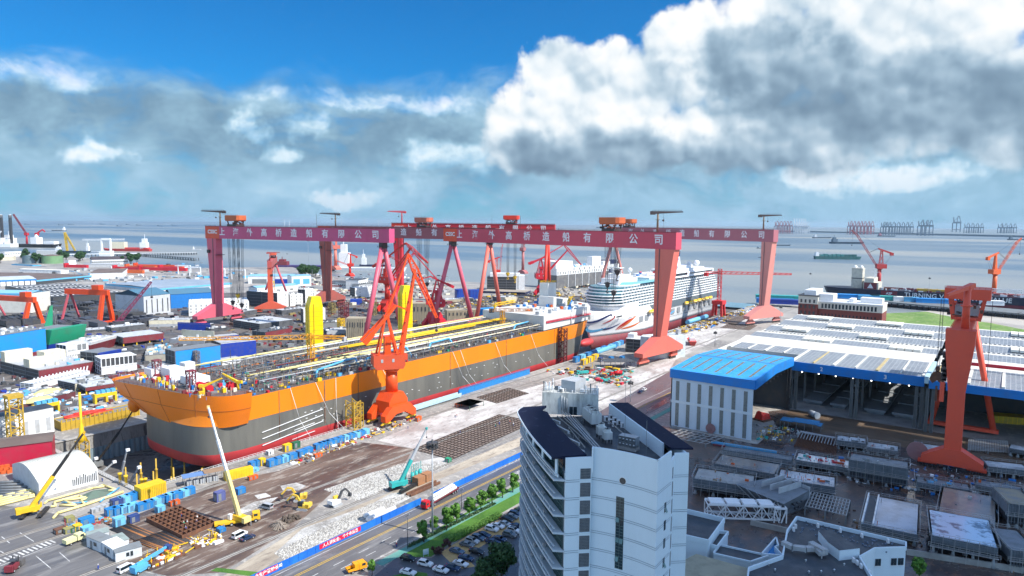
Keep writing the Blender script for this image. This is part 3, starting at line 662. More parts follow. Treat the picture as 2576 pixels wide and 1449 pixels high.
	for d in range(8):
		z=22.6+d*2.62; uf=536-(0 if d<2 else 3+1.2*d) + (0 if d<6 else (d-5)*4); us=797-d*3.2
		glass.loft([sring(z,uf+1.6,us-1.6,17.2),sring(z+2.62,uf+1.6,us-1.6,17.2)],0,False)
		white.loft([sring(z,uf,us,18.6),sring(z+.82,uf,us,18.6)],0,False)
		if d in (0,1): white.loft([sring(z+1,uf+.3,uf+40,18.7),sring(z+2.62,uf+.3,uf+40,18.7)],0,False)
		u0=uf+16
		for i in range(int((us-u0)/6.0)): part.box(u0+i*6-540,u0+i*6-539.75,-18.3,-17.1,z+11,z+13.6)
	obj('balcony_glazing',glass,DGL,t); obj('deck_edges',white,SW,t); obj('balcony_dividers',part,SW,t)
	m=MB(); m.box(40,245,-18.9,-18.1,54.6,55.8); m.box(120,160,-15.6,-15.2,57.2,59.6); m.box(168,236,-15.6,-15.2,57.6,59); obj('dark_window_band',m,GLASS,t)
	m=MB(); z=43.5; m.loft([sring(z,548,770,17.5),sring(z+1,548,770,17.5)],0,False); obj('sun_deck',m,SW,t)
	m=MB(); m.loft([sring(z+1,552,640,16.8),sring(z+3.2,556,636,16.4)],0,False); obj('windscreen_glass',m,mat('teal_screen',(.16,.40,.46),.15,.3,1,spec=.7),t)
	m=MB(); m.box(92,240,-15.2,15.2,55.5,60.5); m.box(70,98,-13,13,55.5,59); m.box(130,215,-13,13,60.5,63.5); m.box(150,190,-9,9,63.5,66.5); m.box(14,52,-9,9,55.5,60.8); m.box(20,40,-7,7,60.8,63.8); obj('upper_deckhouses',m,SW,t)
	m=MB(); m.box(25,28,-1.5,1.5,63.8,74); m.box(22,31,-5.5,5.5,70,70.6); m.box(23,30,-4,4,67,67.5); m.bar((24,0,63.8),(27,0,78),.5); m.bar((32,-4,63),(26,0,72),.5); obj('radar_mast',m,SW,t)
	m=MB(); m.loft([[(150,-5,66),(166,-5,66),(166,5,66),(150,5,66)],[(153,-4.2,76),(165,-4.2,76),(165,4.2,76),(153,4.2,76)]],0,False); m.add([(150.6,-5.05,68),(158,-4.7,72),(165.5,-4.4,76),(161,-4.6,72)],[(0,1,2,3)],2)
	m.loft([[(153,-4.25,76),(165,-4.25,76),(165,4.25,76),(153,4.25,76)],[(154,-3.9,82),(166.5,-3.9,82),(166.5,3.9,82),(154,3.9,82)]],1,False); obj('funnel',m,[SW,mat('navy_funnel',(.02,.035,.09),.4,.2,.3),SKYB],t)
	for u,w,r in ((186,-7,2.6),(205,-8,3.3),(36,8,2.8),(44,-5,2.2)):
		m=MB(); m.tube((u,w,60),(u,w,66),.7,.7,8); m.ball((u,w,67.5),r,0,14,9); obj('radome',m,SW,t)
	m=MB()
	for i in range(70):
		u=R.uniform(60,240); w=R.uniform(-14,14); m.box(u,u+R.uniform(.5,4),w,w+R.uniform(.5,3),R.choice((55.5,60.5)),R.choice((57,57.5,62)),R.randrange(5))
	obj('deck_furniture',m,[SW,SW,LGREY,BLUE,RED],t)
	text_to_=MB();
	LB=mat('lifeboat_yellow',(.85,.52,.02),.4,.15,.6)
	m=MB(); m.loft([[(x*4.6+dx,y*1.9*s_,z) for x,y in [(math.cos(a),math.sin(a)) for a in [2*pi*i/14 for i in range(14)]]] for z,s_,dx in ((0,.55,0),(.9,.95,0),(1.6,1,0),(2.6,.9,0),(3.3,.5,0))],0)
	m.loft([[(x*4.75,y*2.0,z) for x,y in [(math.cos(a),math.sin(a)) for a in [2*pi*i/14 for i in range(14)]]] for z in (1.2,1.5)],1)
	src=m.mesh('lifeboat',[LB,WHITE]); us=[600,611.5]+[688,700,712,723.5,735,746.5,758]
	for i,u in enumerate(us):
		lab='yellow lifeboat of the cruise ship, %s from the bow'%th(i)
		o=obj('lifeboat',src,None,label=lab,loc=(u,272.9,15.3),cat='lifeboat',group='lifeboats along the cruise ship side')
cruise()
# ================= ships at the outer piers
def tanker():
	t=thing('tanker','dark blue and maroon tanker with slogan along its side at the pier','tanker',(1085,60,-3.5))
	NV=mat('tanker_navy',(.018,.022,.045),.45,.35,.1)
	def ring(z,hb,a,b): return [(x,y,z) for x,y in ((-hb,-a),(-hb,b*.86),(-hb*.5,b*.97),(0,b),(hb*.5,b*.97),(hb,b*.86),(hb,-a),(0,-a-6))]
	obj('hull',MB().loft([ring(4.8,20,140,156),ring(14.6,20,142,160)],0,False),NV,t)
	obj('maroon_hull',MB().loft([ring(-3,19.5,138,150),ring(4.8,19.98,140,156)],0,False),MAR,t)
	m=MB(); text_to(m,'TURNING VISION INTO VALUE',8.2,(-20.12,-6,10.0),(0,-1,0),(0,0,1),0,.05,.12,1.05,1.0); obj('slogan_lettering',m,LET,t)
	m=MB(); m.box(-20.06,-20.0,62,82,7,14); obj('maroon_panel',m,MAR,t); m=MB(); text_to(m,'ASP',4.6,(-20.14,72,10.2),(0,-1,0),(0,0,1),0,.05,.1); obj('bow_lettering',m,LET,t)
	m=MB(); m.box(-17,17,86,105,14.6,24); m.box(-18,18,92,103,24,30); obj('deckhouse',m,mat('tanker_house',(.60,.57,.48),.5,.3,.3),t)
	m=MB(); m.box(-9,9,108,122,14.6,42); m.box(-9.2,9.2,107.8,122.2,40,43); m.box(-9.1,9.1,107.9,122.1,28,29,1); obj('funnel',m,[mat('tanker_house',None),NV],t)
	for y in (111,119): obj('funnel_vent',MB().ball((0,y,44),2.6),WHITE,t)
	m=MB(); m.box(-17.3,-17,88,104,14.8,24); obj('maroon_emblem_board',m,MAR,t)
	m=MB(); m.vprism([(-4,0),(4,0),(0,7)],(-17.4,96,16),(0,-1,0),(0,0,1),(-1,0,0),.1); obj('white_emblem',m,LET,t)
	m=MB(); m.bar((0,94,30),(0,94,41),1); m.bar((0,88,38),(0,100,38),.6); m.bar((-6,92,30),(-6,92,36),.6); obj('mast',m,WHITE,t)
	m=MB()
	for i in range(230):
		y=R.uniform(-138,84); x=R.uniform(-17,15); m.box(x,x+R.uniform(.8,3.5),y,y+R.uniform(1,6),14.6,14.6+R.uniform(.6,3.2),R.randrange(5))
	for x in (-8,-3,2,7): m.tube((x,-130,16.6),(x,82,16.6),.5,k=0)
	obj('deck_piping',m,[MAR,LGREY,RUST,WHITE,GREY],t)
	m=MB(); m.box(-14,-9,0,40,15.5,19); obj('yellow_cover',m,mat('dull_yellow',(.55,.36,.05),.6,.3,.5),t)
	obj('white_deck_frame',MB().truss((-6,-40,22),(-6,-75,22),3,3,8,.6).bar((-6,-40,14.6),(-6,-40,22),.8).bar((-6,-75,14.6),(-6,-75,22),.8),WHITE,t)
mat('tanker_house',(.60,.57,.48),.5,.3,.3)
tanker()
def barge():
	t=thing('cargo_barge','dark green loaded cargo barge lying out on the open water','barge',(2235,-420+840,-3.5)); t.location=(*at(2106,652,-3.5).xy,-3.5); t.rotation_euler=(0,0,rad(-60))
	obj('hull',MB().loft([[(-66,-9,0),(60,-9,0),(66,-3,0),(66,3,0),(60,9,0),(-66,9,0)],[(-68,-9,9),(64,-9,9),(70,-3,9),(70,3,9),(64,9,9),(-68,9,9)]],0,False),mat('barge_green',(.03,.12,.12),.6,.3,.1),t)
	m=MB()
	for i in range(9): m.box(-52+i*12,-42+i*12,-8,8,9,14+R.random()*2,R.randrange(2))
	obj('deck_cargo',m,[mat('barge_green',None),mat('barge_cargo',(.05,.20,.20),.6,.3,.2)],t)
	obj('wheelhouse',MB().box(-66,-56,-7,7,9,18).box(-64,-58,-6,6,18,21),WHITE,t)
barge()
# ================= goliath gantry cranes
def on_w(x,y,w):
	"the point of the vertical plane across-yard w that the photograph shows at x,y"
	d=fw+rt2*((x-CX)/F)-up2*((y-CY)/F); t=w/d.y
	return Vector((d.x*t,w,H+d.z*t))
LET2=mat('girder_lettering',(.80,.80,.82),.5,.35,.8,grime=(.5,.35,.38))
CABLE=mat('crane_cable',(.06,.065,.07),.5,0); MACH=mat('machinery_dark',(.05,.035,.035),.5,.3,.6)
def goliath(label,rig,hin,zt,gd,colg,colr,colh,endc,tro,trocol,jib,jcol,jdir,txt=1,sc_=1.,hooks=True,over=(10,9)):
	rig=Vector((*rig,0));hin=Vector((*hin,0)); d=hin-rig; L=d.length; rz=math.atan2(d.y,d.x)
	t=thing('gantry_crane',label,'gantry crane',rig,rz,'goliath cranes over the docks')
	# local: x from rigid leg to hinged leg, camera side is +y or -y
	s=1 if (Vector((-math.sin(rz),math.cos(rz),0)).x<0) else -1
	gw=7.5*sc_; x0=-over[0]; x1=L+over[1]; zb=zt-gd
	m=MB(); m.box(x0,x1,-gw/2,gw/2,zb,zt)
	for i in range(1,9): x=x0+(x1-x0)*i/9; m.box(x-.06,x+.06,-gw/2-.05,gw/2+.05,zb-.03,zt-.5)
	obj('girder',m,colg,t)
	obj('girder_rail',MB().rail([(x0,gw/2*s,zt),(x1,gw/2*s,zt)],1.3,7,.16).box(x0,x1,s*gw/2-.5,s*gw/2+.3,zt,zt+.35),MAR,t)
	# end panel on the viewer's left carries the emblem letters
	xl,xr=(x1,x0) if s>0 and math.cos(rz)>2 else (None,None)
	left_is_rigid=(rig-hin).dot(-rx)>0
	e0=x0 if left_is_rigid else x1
	sg=1 if left_is_rigid else -1; ew=19*sc_
	a,b=sorted((e0-sg*.12,e0+sg*ew)); m=MB(); m.box(a,b,-gw/2-.13,gw/2+.13,zb-.1,zt+.1); obj('end_panel',m,endc,t)
	if txt:
		ax=Vector((sg,0,0)); y=s*(gw/2+.22)
		if ax.cross(Vector((0,0,1))).y*s<0: y=y
		m=MB(); text_to(m,'CSSC',gd*.42,(e0+sg*ew*.52,y,zt-gd*.45),ax,(0,0,1),0,.05,.16,1.05,1.1); obj('emblem_lettering',m,LET,t)
		m=MB(); n=10; a0=ew+4*sc_; a1=(x1-x0)-14*sc_ if txt==1 else (x1-x0)*.93
		for i,c in enumerate('上海外高桥造船有限公司'):
			text_to(m,c,gd*.66,(e0+sg*(a0+(a1-a0)*i/n),s*(gw/2+.1),zt-gd*.47),ax,(0,0,1),0,.05,.13)
		obj('girder_lettering',m,LET2,t)
	# rigid leg: one tall tapered box on a long sill, sills run across the girder (local y)
	m=MB(); tw=9.5*sc_; bw=6.0*sc_; z0=17*sc_
	m.loft([[(-bw/2,-bw*.75,z0),(bw/2,-bw*.75,z0),(bw/2,bw*.75,z0),(-bw/2,bw*.75,z0)],[(-over[0]+1.2*sc_,-bw*.62,zb),(bw*.62,-bw*.62,zb),(bw*.62,bw*.62,zb),(-over[0]+1.2*sc_,bw*.62,zb)]],0,False)
	obj('rigid_leg',m,colr,t)
	sl_=27*sc_
	m=MB(); m.vprism([(-sl_,6.5*sc_),(sl_,6.5*sc_),(sl_,9.5*sc_),(bw*.9,19*sc_),(-bw*.9,19*sc_),(-sl_,9.5*sc_)],(-bw/2-.6*sc_,0,0),(0,1,0),(0,0,1),(1,0,0),bw+1.2*sc_); obj('leg_sill',m,colr,t)
	def bogies(x,ys,col):
		for y in ys:
			m=MB(); m.vprism([(-6.5,2),(6.5,2),(6.5,3),(1.2,6.6),(-1.2,6.6),(-6.5,3)],(x-1,y,0),(0,sc_,0),(0,0,sc_),(1,0,0),2)
			b=obj('bogie',m,col,t)
			m=MB()
			for i in range(8): m.tube((x-.5,y+(i-3.5)*1.65*sc_,.9*sc_),(x+.5,y+(i-3.5)*1.65*sc_,.9*sc_),.75*sc_,n=10)
			obj('wheels',m,MACH,b)
	bogies(0,(-sl_+6*sc_,sl_-6*sc_),colr)
	# cab and lifts hung on the leg
	m=MB(); m.box(-bw*.5-4*sc_,-bw*.5-1,-bw*.9,-bw*.2,zb-14*sc_,zb-11*sc_); m.box(bw*.5,bw*.5+3*sc_,-bw*.8,bw*.8,zb-16*sc_,zb-15.6*sc_); obj('leg_cabin',m,MACH,t)
	m=MB(); m.bar((0,s*bw*.76,z0),(0,s*bw*.66,zb),.5*sc_); obj('leg_ladder',m,mat('ladder_grey',(.18,.12,.12),.6,.3,.5),t)
	# hinged leg: two tubes spreading down
	r=2.1*sc_; sp=25*sc_
	for q in (-1,1): obj('hinged_leg',MB().tube((L,q*sp,5*sc_),(L,q*1.7*sc_,zb-4*sc_),r,r*.95,12),colh,t)
	m=MB(); m.box(L-2*sc_,L+2*sc_,-3.2*sc_,3.2*sc_,zb-5*sc_,zb-.0); m.rail([(L-3*sc_,-4*sc_,zb-4*sc_),(L+3*sc_,-4*sc_,zb-4*sc_),(L+3*sc_,4*sc_,zb-4*sc_)],1.3,2,.2); obj('hinge_head',m,MACH,t)
	m=MB(); m.box(L-1.2*sc_,L+1.2*sc_,-sp-3*sc_,sp+3*sc_,3.5*sc_,6*sc_); obj('leg_sill',m,colh,t)
	bogies(L,(-sp,sp),colh)
	# trolley: machinery house above, dark frame and ropes
	tx=x0+(x1-x0)*tro; hw=9.5*sc_
	hz=zt+6.2*sc_
	m=MB(); m.prism([(tx-hw,-4*sc_),(tx-hw+2*sc_,-6*sc_),(tx+hw-2*sc_,-6*sc_),(tx+hw,-4*sc_),(tx+hw,4*sc_),(tx+hw-2*sc_,6*sc_),(tx-hw+2*sc_,6*sc_),(tx-hw,4*sc_)],hz,hz+4.4*sc_); m.prism([(tx-hw+1.5*sc_,-5*sc_),(tx+hw-1.5*sc_,-5*sc_),(tx+hw-1.5*sc_,5*sc_),(tx-hw+1.5*sc_,5*sc_)],hz-1*sc_,hz); tr=obj('trolley',m,trocol,t)
	m=MB(); m.rail([(tx-hw,s*5.8*sc_,hz+4.4*sc_),(tx+hw,s*5.8*sc_,hz+4.4*sc_)],1.1*sc_,2.2*sc_,.13); obj('trolley_railing',m,LGREY,tr)
	m=MB(); m.box(tx-6*sc_,tx+6*sc_,-5*sc_,5*sc_,zt+.3,zt+2.2*sc_)
	for a in (-5,5):
		for b in (-4,4): m.bar((tx+a*sc_,b*sc_,zt+2*sc_),(tx+a*1.25*sc_,b*sc_,hz),.8*sc_)
	for i in range(26): x=tx+R.uniform(-7,7)*sc_; y=R.uniform(-5.5,5.5)*sc_; z=zt+R.uniform(1.5,4.5)*sc_; m.box(x,x+R.uniform(.5,2)*sc_,y,y+R.uniform(.5,1.5)*sc_,z,z+R.uniform(.5,1.6)*sc_,R.randrange(2))
	obj('trolley_machinery',m,[MACH,trocol],tr)
	if hooks:
		for hx,hz2,k in hooks:
			x=tx+hx*sc_
			m=MB()
			for i in (-1,-.4,.4,1):
				for j in (-1,1): m.bar((x+i*1.5*sc_,j*3.2*sc_,zt),(x+i*1.1*sc_,j*1.0*sc_,hz2+4),.16)
			obj('hoist_ropes',m,CABLE,tr)
			m=MB(); m.ball((x,0,hz2+3),(2.1*sc_,1.2*sc_,2.4*sc_)); m.box(x-2.4*sc_,x+2.4*sc_,-.8,.8,hz2+3.4,hz2+4.6); m.tube((x,0,hz2-1.6),(x,0,hz2+1.5),.35,.5); m.path([(x,0,hz2-1.4),(x+1.2,0,hz2-2.6),(x,0,hz2-3.6),(x-1.2,0,hz2-2.8)],.38); obj('hook_block',m,k,tr)
	# maintenance jib crane on top
	for jx in jib:
		x=x0+(x1-x0)*jx; h=13.5*sc_
		m=MB(); m.tube((x,0,zt),(x,0,zt+h),.85*sc_,.7*sc_,10); m.tube((x,0,zt+h*.66),(x,0,zt+h*.68),1.9*sc_,1.9*sc_,8); jb=obj('service_crane',m,jcol,t)
		dx=Vector(jdir).normalized(); dx=Vector((dx.x*math.cos(-rz)-dx.y*math.sin(-rz),dx.x*math.sin(-rz)+dx.y*math.cos(-rz),0))
		p=Vector((x,0,zt+h)); m=MB(); m.bar(p-dx*5*sc_+zz*.5,p+dx*18*sc_+zz*1.2*sc_,2.0*sc_,2.2*sc_,.8*sc_,.8*sc_); m.bar(p-dx*5.5*sc_+zz*.3,p-dx*2*sc_+zz*.3,2.4*sc_,2.6*sc_); m.rail([p-dx*4*sc_+zz*1.6*sc_,p+dx*17*sc_+zz*1.7*sc_],.8*sc_,2*sc_,.12); obj('service_jib',m,jcol if jcol is not MACHJ else MACH,jb)
		q=p+dx*4*sc_; m=MB(); m.bar(q,q-zz*4.5*sc_,.1); m.ball(q-zz*5*sc_,.8*sc_); obj('service_hook',m,MACH,jb)
	obj('light_mast',MB().bar((x0+(x1-x0)*.62,-s*2,zt),(x0+(x1-x0)*.62,-s*2,zt+12*sc_),.16),MACH,t)
	return t
MACHJ=mat('weathered_jib',(.20,.15,.10),.6,.5,.4,col2=(.10,.09,.09))
jl=tuple(-rx); jr=tuple(rx)
goliath('rose goliath crane on the left with its tall tapered leg beside white blocks',(366,622),(399,425),94,11.6,mat('girder_rose',(.56,.08,.19),.45,.4,.05,grime=(.33,.07,.11)),PINK,PINK,ENDR,.17,mat('trolley_orange',(.52,.12,.035),.5,.4,.2,grime=(.3,.08,.05)),(.075,),MACHJ,jl,hooks=((-7,18,MACH),(0,25,YEL),(5,16,MACH)))
goliath('salmon goliath crane in front of the cruise ship, nearest of the wide gantries',(460,202),(492,429),94,12,mat('girder_crimson',(.58,.07,.11),.45,.4,.05,grime=(.34,.07,.09)),PINK2,PINK,ENDR,.23,mat('trolley_orange',None),(.07,),MACHJ,jr,hooks=((-3,44,MACH),(3,50,MACH),(-6,60,MACH)),over=(13,9))
goliath('rust-rose goliath crane whose dark leg stands behind the left yellow tower',(517,645),(550,430),94,12,mat('girder_faded',(.33,.10,.115),.5,.45,.05,grime=(.27,.13,.13)),mat('leg_rust_rose',(.36,.09,.07),.5,.4,.1),PINK2,ENDR,.62,mat('trolley_salmon',(.50,.14,.09),.5,.4,.2),(.1,),MACHJ,jl,hooks=((-6,40,MACH),(4,30,MACH)))
goliath('pale pink goliath crane behind the cruise ship with its leg near the river',(705,198),(785,412),95,12,mat('girder_mauve',(.40,.13,.16),.5,.4,.05,grime=(.34,.16,.19)),mat('leg_pale_pink',(.62,.24,.21),.5,.4,.1,grime=(.55,.25,.22)),mat('leg_pale_pink',None),ENDR,.85,mat('trolley_orange',None),(.06,),MACHJ,jr,hooks=False)
goliath('bright red goliath crane farthest back, its girder showing above the nearer ones',(614,623),(692,452),98,11,mat('girder_bright_red',(.62,.02,.035),.4,.3,.08),mat('girder_bright_red',None),mat('leg_bright_red',(.72,.04,.02),.4,.3,.1),mat('leg_bright_red',None),.74,mat('leg_bright_red',None),(.06,),mat('girder_bright_red',None),jl,hooks=((-4,34,YEL),(5,30,YEL)))
goliath('small coral goliath crane among white blocks left of the rust-rose leg',(443,649),(505,729),56,7,mat('girder_small',(.45,.09,.08),.5,.4,.08),CORAL,mat('leg_small_rose',(.50,.09,.12),.5,.4,.1),mat('girder_small',None),.66,CORAL,(.08,),mat('girder_small',None),jr,txt=2,sc_=.62,hooks=((-4,24,YEL),(5,20,CORAL)),over=(5,6))
# ================= small orange yard gantries on the left
def yard_gantry(label,a,b,h):
	a=Vector((*a,0));b=Vector((*b,0)); d=b-a; L=d.length; t=thing('gantry_crane',label,'gantry crane',a,math.atan2(d.y,d.x),'small orange gantries on the left of the yard')
	obj('girder',MB().box(-4,L+4,-1.8,1.8,h-5,h),ORAN,t)
	for q in (-1,1):
		obj('rigid_leg',MB().bar((0,q*8.5,1),(0,q*3,h-5),3.6,3.2,3,3),ORAN,t)
		obj('hinged_leg',MB().bar((L,q*11,1),(L,q*1.5,h-5),1.6,1.4),mat('leg_small_rose',None),t)
	obj('trolley',MB().box(4,12,-3,3,h,h+4.5),ORAN,t)
	m=MB().box(-2,2,-10.5,10.5,0,1.6); obj('leg_sill',m,ORAN,t)
	m=MB()
	for x,c in ((L*.85,'上海外高'),(L*.28,'造船有限')): text_to(m,c,2.4,(x,-1.9 if 0 else 1.88*(-1),h-2.4),(-1,0,0) if 0 else (1,0,0),(0,0,1),0,.03,.04)
	obj('lettering',m,LET2,t); return t
yard_gantry('orange yard gantry crane with two inclined legs in front of the grey shed',(298,704),(281,740),32)
yard_gantry('orange yard gantry crane cut by the left edge of the view',(251,746),(236,795),26)
# ================= slewing portal cranes
def portal(t,col,ph,s=1.,feet=True,rzb=0,bog=YEL):
	cs,sn=math.cos(rzb),math.sin(rzb)
	m=MB()
	m.vprism([(-6.2,5.5),(6.2,5.5),(6.2,11.5),(3.2,15.5),(-3.2,15.5),(-6.2,11.5)],(0,-4.8,0),(1,0,0),(0,0,1),(0,1,0),9.6)
	b=obj('portal_block',m,col,t,rz=rzb)
	for y in (-4.9,4.9):
		m=MB(); m.vprism([(-10.5,2.6),(-8,2.6),(-3,5.6),(3,5.6),(8,2.6),(10.5,2.6),(10.5,5.5),(6,9.6),(-6,9.6),(-10.5,5.5)],(0,y-1.7,0),(1,0,0),(0,0,1),(0,1,0),3.4); f=obj('portal_foot',m,col,t,rz=rzb)
		for x in (-8.5,8.5):
			m=MB(); m.vprism([(-3.4,1.3),(3.4,1.3),(2.2,2.2),(.6,2.8),(-.6,2.8),(-2.2,2.2)],(x,y-.5,0),(1,0,0),(0,0,1),(0,1,0),1)
			for i in range(4): m.tube((x-2.7+i*1.8,y-.6,.75),(x-2.7+i*1.8,y+.6,.75),.72,n=10,k=1)
			obj('bogie',m,[bog,MACH],f)
	m=MB(); m.tube((0,0,15.5),(0,0,ph-2),3.1,2.9,20); m.tube((0,0,ph-2),(0,0,ph-.6),3.0,4.4,20); m.tube((0,0,ph-.6),(0,0,ph),4.5,4.5,20); obj('pedestal',m,col,t)
def slew_crane(label,loc,rzb,slew,col,ph=27,ba=78,fa=-65,scale=1.,house=None,la=-48,bog=YEL):
	t=thing('portal_crane',label,'portal crane',(*loc,0),0,'portal cranes on pedestals'); t.scale=(scale,)*3
	portal(t,col,ph,rzb=rzb,bog=bog)
	hcol=house or col; z=ph
	m=MB(); m.vprism([(-9.5,1.8),(-8,0),(5,0),(6,1.8),(6,7),(-9.5,7)],(0,-5,z),(1,0,0),(0,0,1),(0,1,0),10); h=obj('machinery_house',m,hcol,t,rz=slew)
	m=MB()
	for x in (-6,-.5): m.box(x,x+1.1,-5.12,-4.98,z+3.6,z+5.2); m.box(x,x+1.1,4.98,5.12,z+3.6,z+5.2)
	obj('window',m,LGREY,h); obj('roof_railing',MB().rail([(-9.3,-4.8,z+7),(5.8,-4.8,z+7),(5.8,4.8,z+7),(-9.3,4.8,z+7),(-9.3,-4.8,z+7)],1.1,2.4,.1),col,h)
	obj('driver_cab',MB().box(6,8.6,2.2,4.8,z+3,z+5.8),hcol,h)
	zb=z+7; top=Vector((-2.5,0,zb+19))
	m=MB()
	for q in (-1,1):
		m.bar((2.5,q*3.6,zb),(top.x+.6,q*1.6,top.z),1.1,1.1,.8,.8); m.bar((-7,q*3.6,zb),(top.x-.4,q*1.6,top.z),.9,.9,.6,.6); m.bar((-2.6,q*3.2,zb+6.5),(1,q*3,zb+6.5),.6)
	m.box(top.x-1.3,top.x+1.3,-2.3,2.3,top.z-1.2,top.z+.6); m.box(-3.6,-.6,-2.4,2.4,zb,zb+9); obj('a_frame',m,col,h)
	L=43; base=Vector((4.6,0,zb-.5)); hd=base+Vector((math.cos(rad(ba)),0,math.sin(rad(ba))))*L
	m=MB()
	for q in (-1,1): m.bar(base+Vector((0,q*3,0)),hd+Vector((0,q*1.1,0)),1.25,1.5,.8,.9)
	for i in range(1,8):
		p=base.lerp(hd,i/8); w=3-(1.9)*i/8; m.bar(p+Vector((0,-w,0)),p+Vector((0,w,0)),.5)
	obj('main_boom',m,col,h)
	# counterweight levers hinged on the frame head
	m=MB(); lv=Vector((-math.cos(rad(la))*1,0,math.sin(rad(la)))); tail=top+Vector((-math.cos(rad(-la))*17,0,-math.sin(rad(-la))*17)); fr=top+Vector((math.cos(rad(-la))*7,0,math.sin(rad(-la))*7))
	for q in (-1,1): m.bar(fr+Vector((0,q*2.0,0)),tail+Vector((0,q*3.4,0)),.9,.9,1.9,2.4); m.bar(tail+(top-tail)*.0+Vector((0,q*3.4,0)),tail+(top-tail)*.38+Vector((0,q*3.3,0)),2.1,2.7)
	obj('counterweight_lever',m,col,h)
	m=MB()
	for q in (-1,1): m.bar(fr+Vector((0,q*2,0)),base.lerp(hd,.52)+Vector((0,q*2,0)),.5)
	fd=Vector((math.cos(rad(fa)),0,math.sin(rad(fa)))); back=hd-fd*8.5; tip=hd+fd*27
	for q in (-1,1): m.bar(top+Vector((0,q*1.4,.4)),back+Vector((0,q*.9,0)),.75)
	obj('tie_rods',m,col,h)
	m=MB(); m.truss(hd,tip,3.2,3.0,8,.42,1.4,.9); m.truss(back,hd,1.6,.8,3,.42,3.2,3.0); obj('fly_jib',m,col,h)
	m=MB(); m.bar(tip,tip-zz*6,.14); m.ball(tip-zz*6.6,.8); obj('hook_block',m,MACH,h)
	return t
def yaw(v): return math.atan2(v[1],v[0])
R_=yaw(rx); L_=yaw(-rx)
slew_crane('bright orange-red portal crane standing on the dock edge beside the orange hull',(236,246.2),0,R_+.35,mat('vivid_orange_red',(.82,.085,.012),.4,.3,.12,grime=(.5,.05,.02)),ph=27.5,ba=80,fa=-66,house=mat('house_brick_red',(.60,.085,.03),.5,.35,.2,grime=(.4,.07,.04)))
slew_crane('crimson portal crane behind the dock, its house above the tan wall blocks',(474,436),0,L_+.25,RED,ph=20,ba=62,fa=-50,la=-25)
slew_crane('scarlet portal crane seen between the hinged legs of the rose goliath',(520,548),0,R_-.5,mat('scarlet',(.70,.035,.02),.42,.3,.12),ph=33,ba=50,fa=-35,la=-30,bog=RUST)
slew_crane('crimson portal crane with boom raised to the right before the white hull sections',(772,512),0,R_+.2,RED,ph=23,ba=47,fa=-48,la=-22,scale=1.05)
def lattice_crane(label,loc,slew,col,bcol,ph=34,bl=62,ba=55,scale=1.,tower=False):
	t=thing('portal_crane',label,'portal crane',(*loc,0),0,'portal cranes on pedestals'); t.scale=(scale,)*3
	m=MB(); m.vprism([(-9,1.5),(9,1.5),(9,4),(3,8.5),(-3,8.5),(-9,4)],(0,-6,0),(0,0,0) if 0 else (1,0,0),(0,0,1),(0,1,0),12); obj('portal_foot',m,col,t,rz=pi/2)
	m=MB(); m.tube((0,0,8),(0,0,ph),2.9,2.6,16); m.tube((0,0,ph-1.5),(0,0,ph),3,4.6,16); obj('pedestal',m,col,t)
	h=obj('machinery_house',MB().box(-8.5,5,-4,4,ph,ph+6.2).rail([(-8.5,-4,ph+6.2),(5,-4,ph+6.2),(5,4,ph+6.2)],1.1,2.5,.12),col,t,rz=slew)
	z=ph+6; mt_=Vector((-1.5,0,z+21))
	m=MB(); m.truss((-1.5,0,z),mt_,4.6,4.6,5,.55,2.2,2.2) if bcol is not col else m.bar((-1.5,0,z),mt_,4.2,4.2,2.2,2.2)
	obj('mast',m,col,h)
	b0=Vector((4,0,z-3)); tip=b0+Vector((math.cos(rad(ba))*bl,0,math.sin(rad(ba))*bl))
	kn=b0.lerp(tip,.8)
	m=MB(); m.truss(b0,kn,2,2,12,.34,2.6,2.2); m.truss(kn,tip+Vector((1.5,0,-3)),2.6,2.2,4,.34,.8,.8); obj('lattice_boom',m,bcol,h)
	m=MB(); bt=mt_+Vector((-14,0,-5)); bf=mt_+Vector((5,0,1.8)); m.bar(bf,bt,1.6,2.0,2.2,2.6); m.box(bt.x-2,bt.x+2.4,-1.8,1.8,bt.z-3.2,bt.z+1); obj('balance_beam',m,col,h)
	m=MB()
	for q in (-1,1): m.bar(bf+Vector((0,q,0)),b0.lerp(tip,.35)+Vector((0,q,0)),.25); m.bar(bt+Vector((0,q,-2)),(-7,q*2,z),.14)
	m.bar(mt_,tip,.14); m.bar(tip,tip-zz*24,.13); m.ball(tip-zz*25,.9); obj('stay_ropes',m,CABLE,h)
	return t
lattice_crane('crimson lattice-boom portal crane on the pier before the navy tanker',(1121,153),L_-.15,mat('pier_crimson',(.50,.05,.05),.45,.4,.15),mat('lattice_rose',(.42,.10,.10),.5,.4,.3),ph=38,bl=66,ba=57)
lattice_crane('orange portal crane on the pier with solid mast and boom rising to the right',(1138,15),R_+.3,mat('pier_orange',(.78,.13,.03),.45,.35,.15),mat('lattice_rose',None) and mat('pier_orange',None),ph=36,bl=62,ba=52)
lattice_crane('coral portal crane by the harbour basin left of the rust-rose leg',(911,1110),L_+.3,mat('pale_coral',(.66,.17,.12),.5,.3,.2),mat('pale_coral',None),ph=40,bl=22,ba=75,scale=1.1)
lattice_crane('pink lattice crane standing in the water behind the white blocks',(1083,764),R_+1.2,mat('dusty_pink',(.42,.14,.14),.5,.3,.2),mat('dusty_pink_lattice',(.36,.12,.13),.5,.3,.3),ph=46,bl=34,ba=82)
lattice_crane('red tower crane folded upright beside the grey stern block',(905,690),R_,mat('scarlet',None),mat('scarlet_lattice',(.66,.03,.03),.45,.3,.3),ph=16,bl=52,ba=86,scale=.95)
lattice_crane('small red quay crane beside white rescue boats near the basin',(820,960),L_,mat('scarlet',None),mat('scarlet',None),ph=24,bl=30,ba=20,scale=.8)
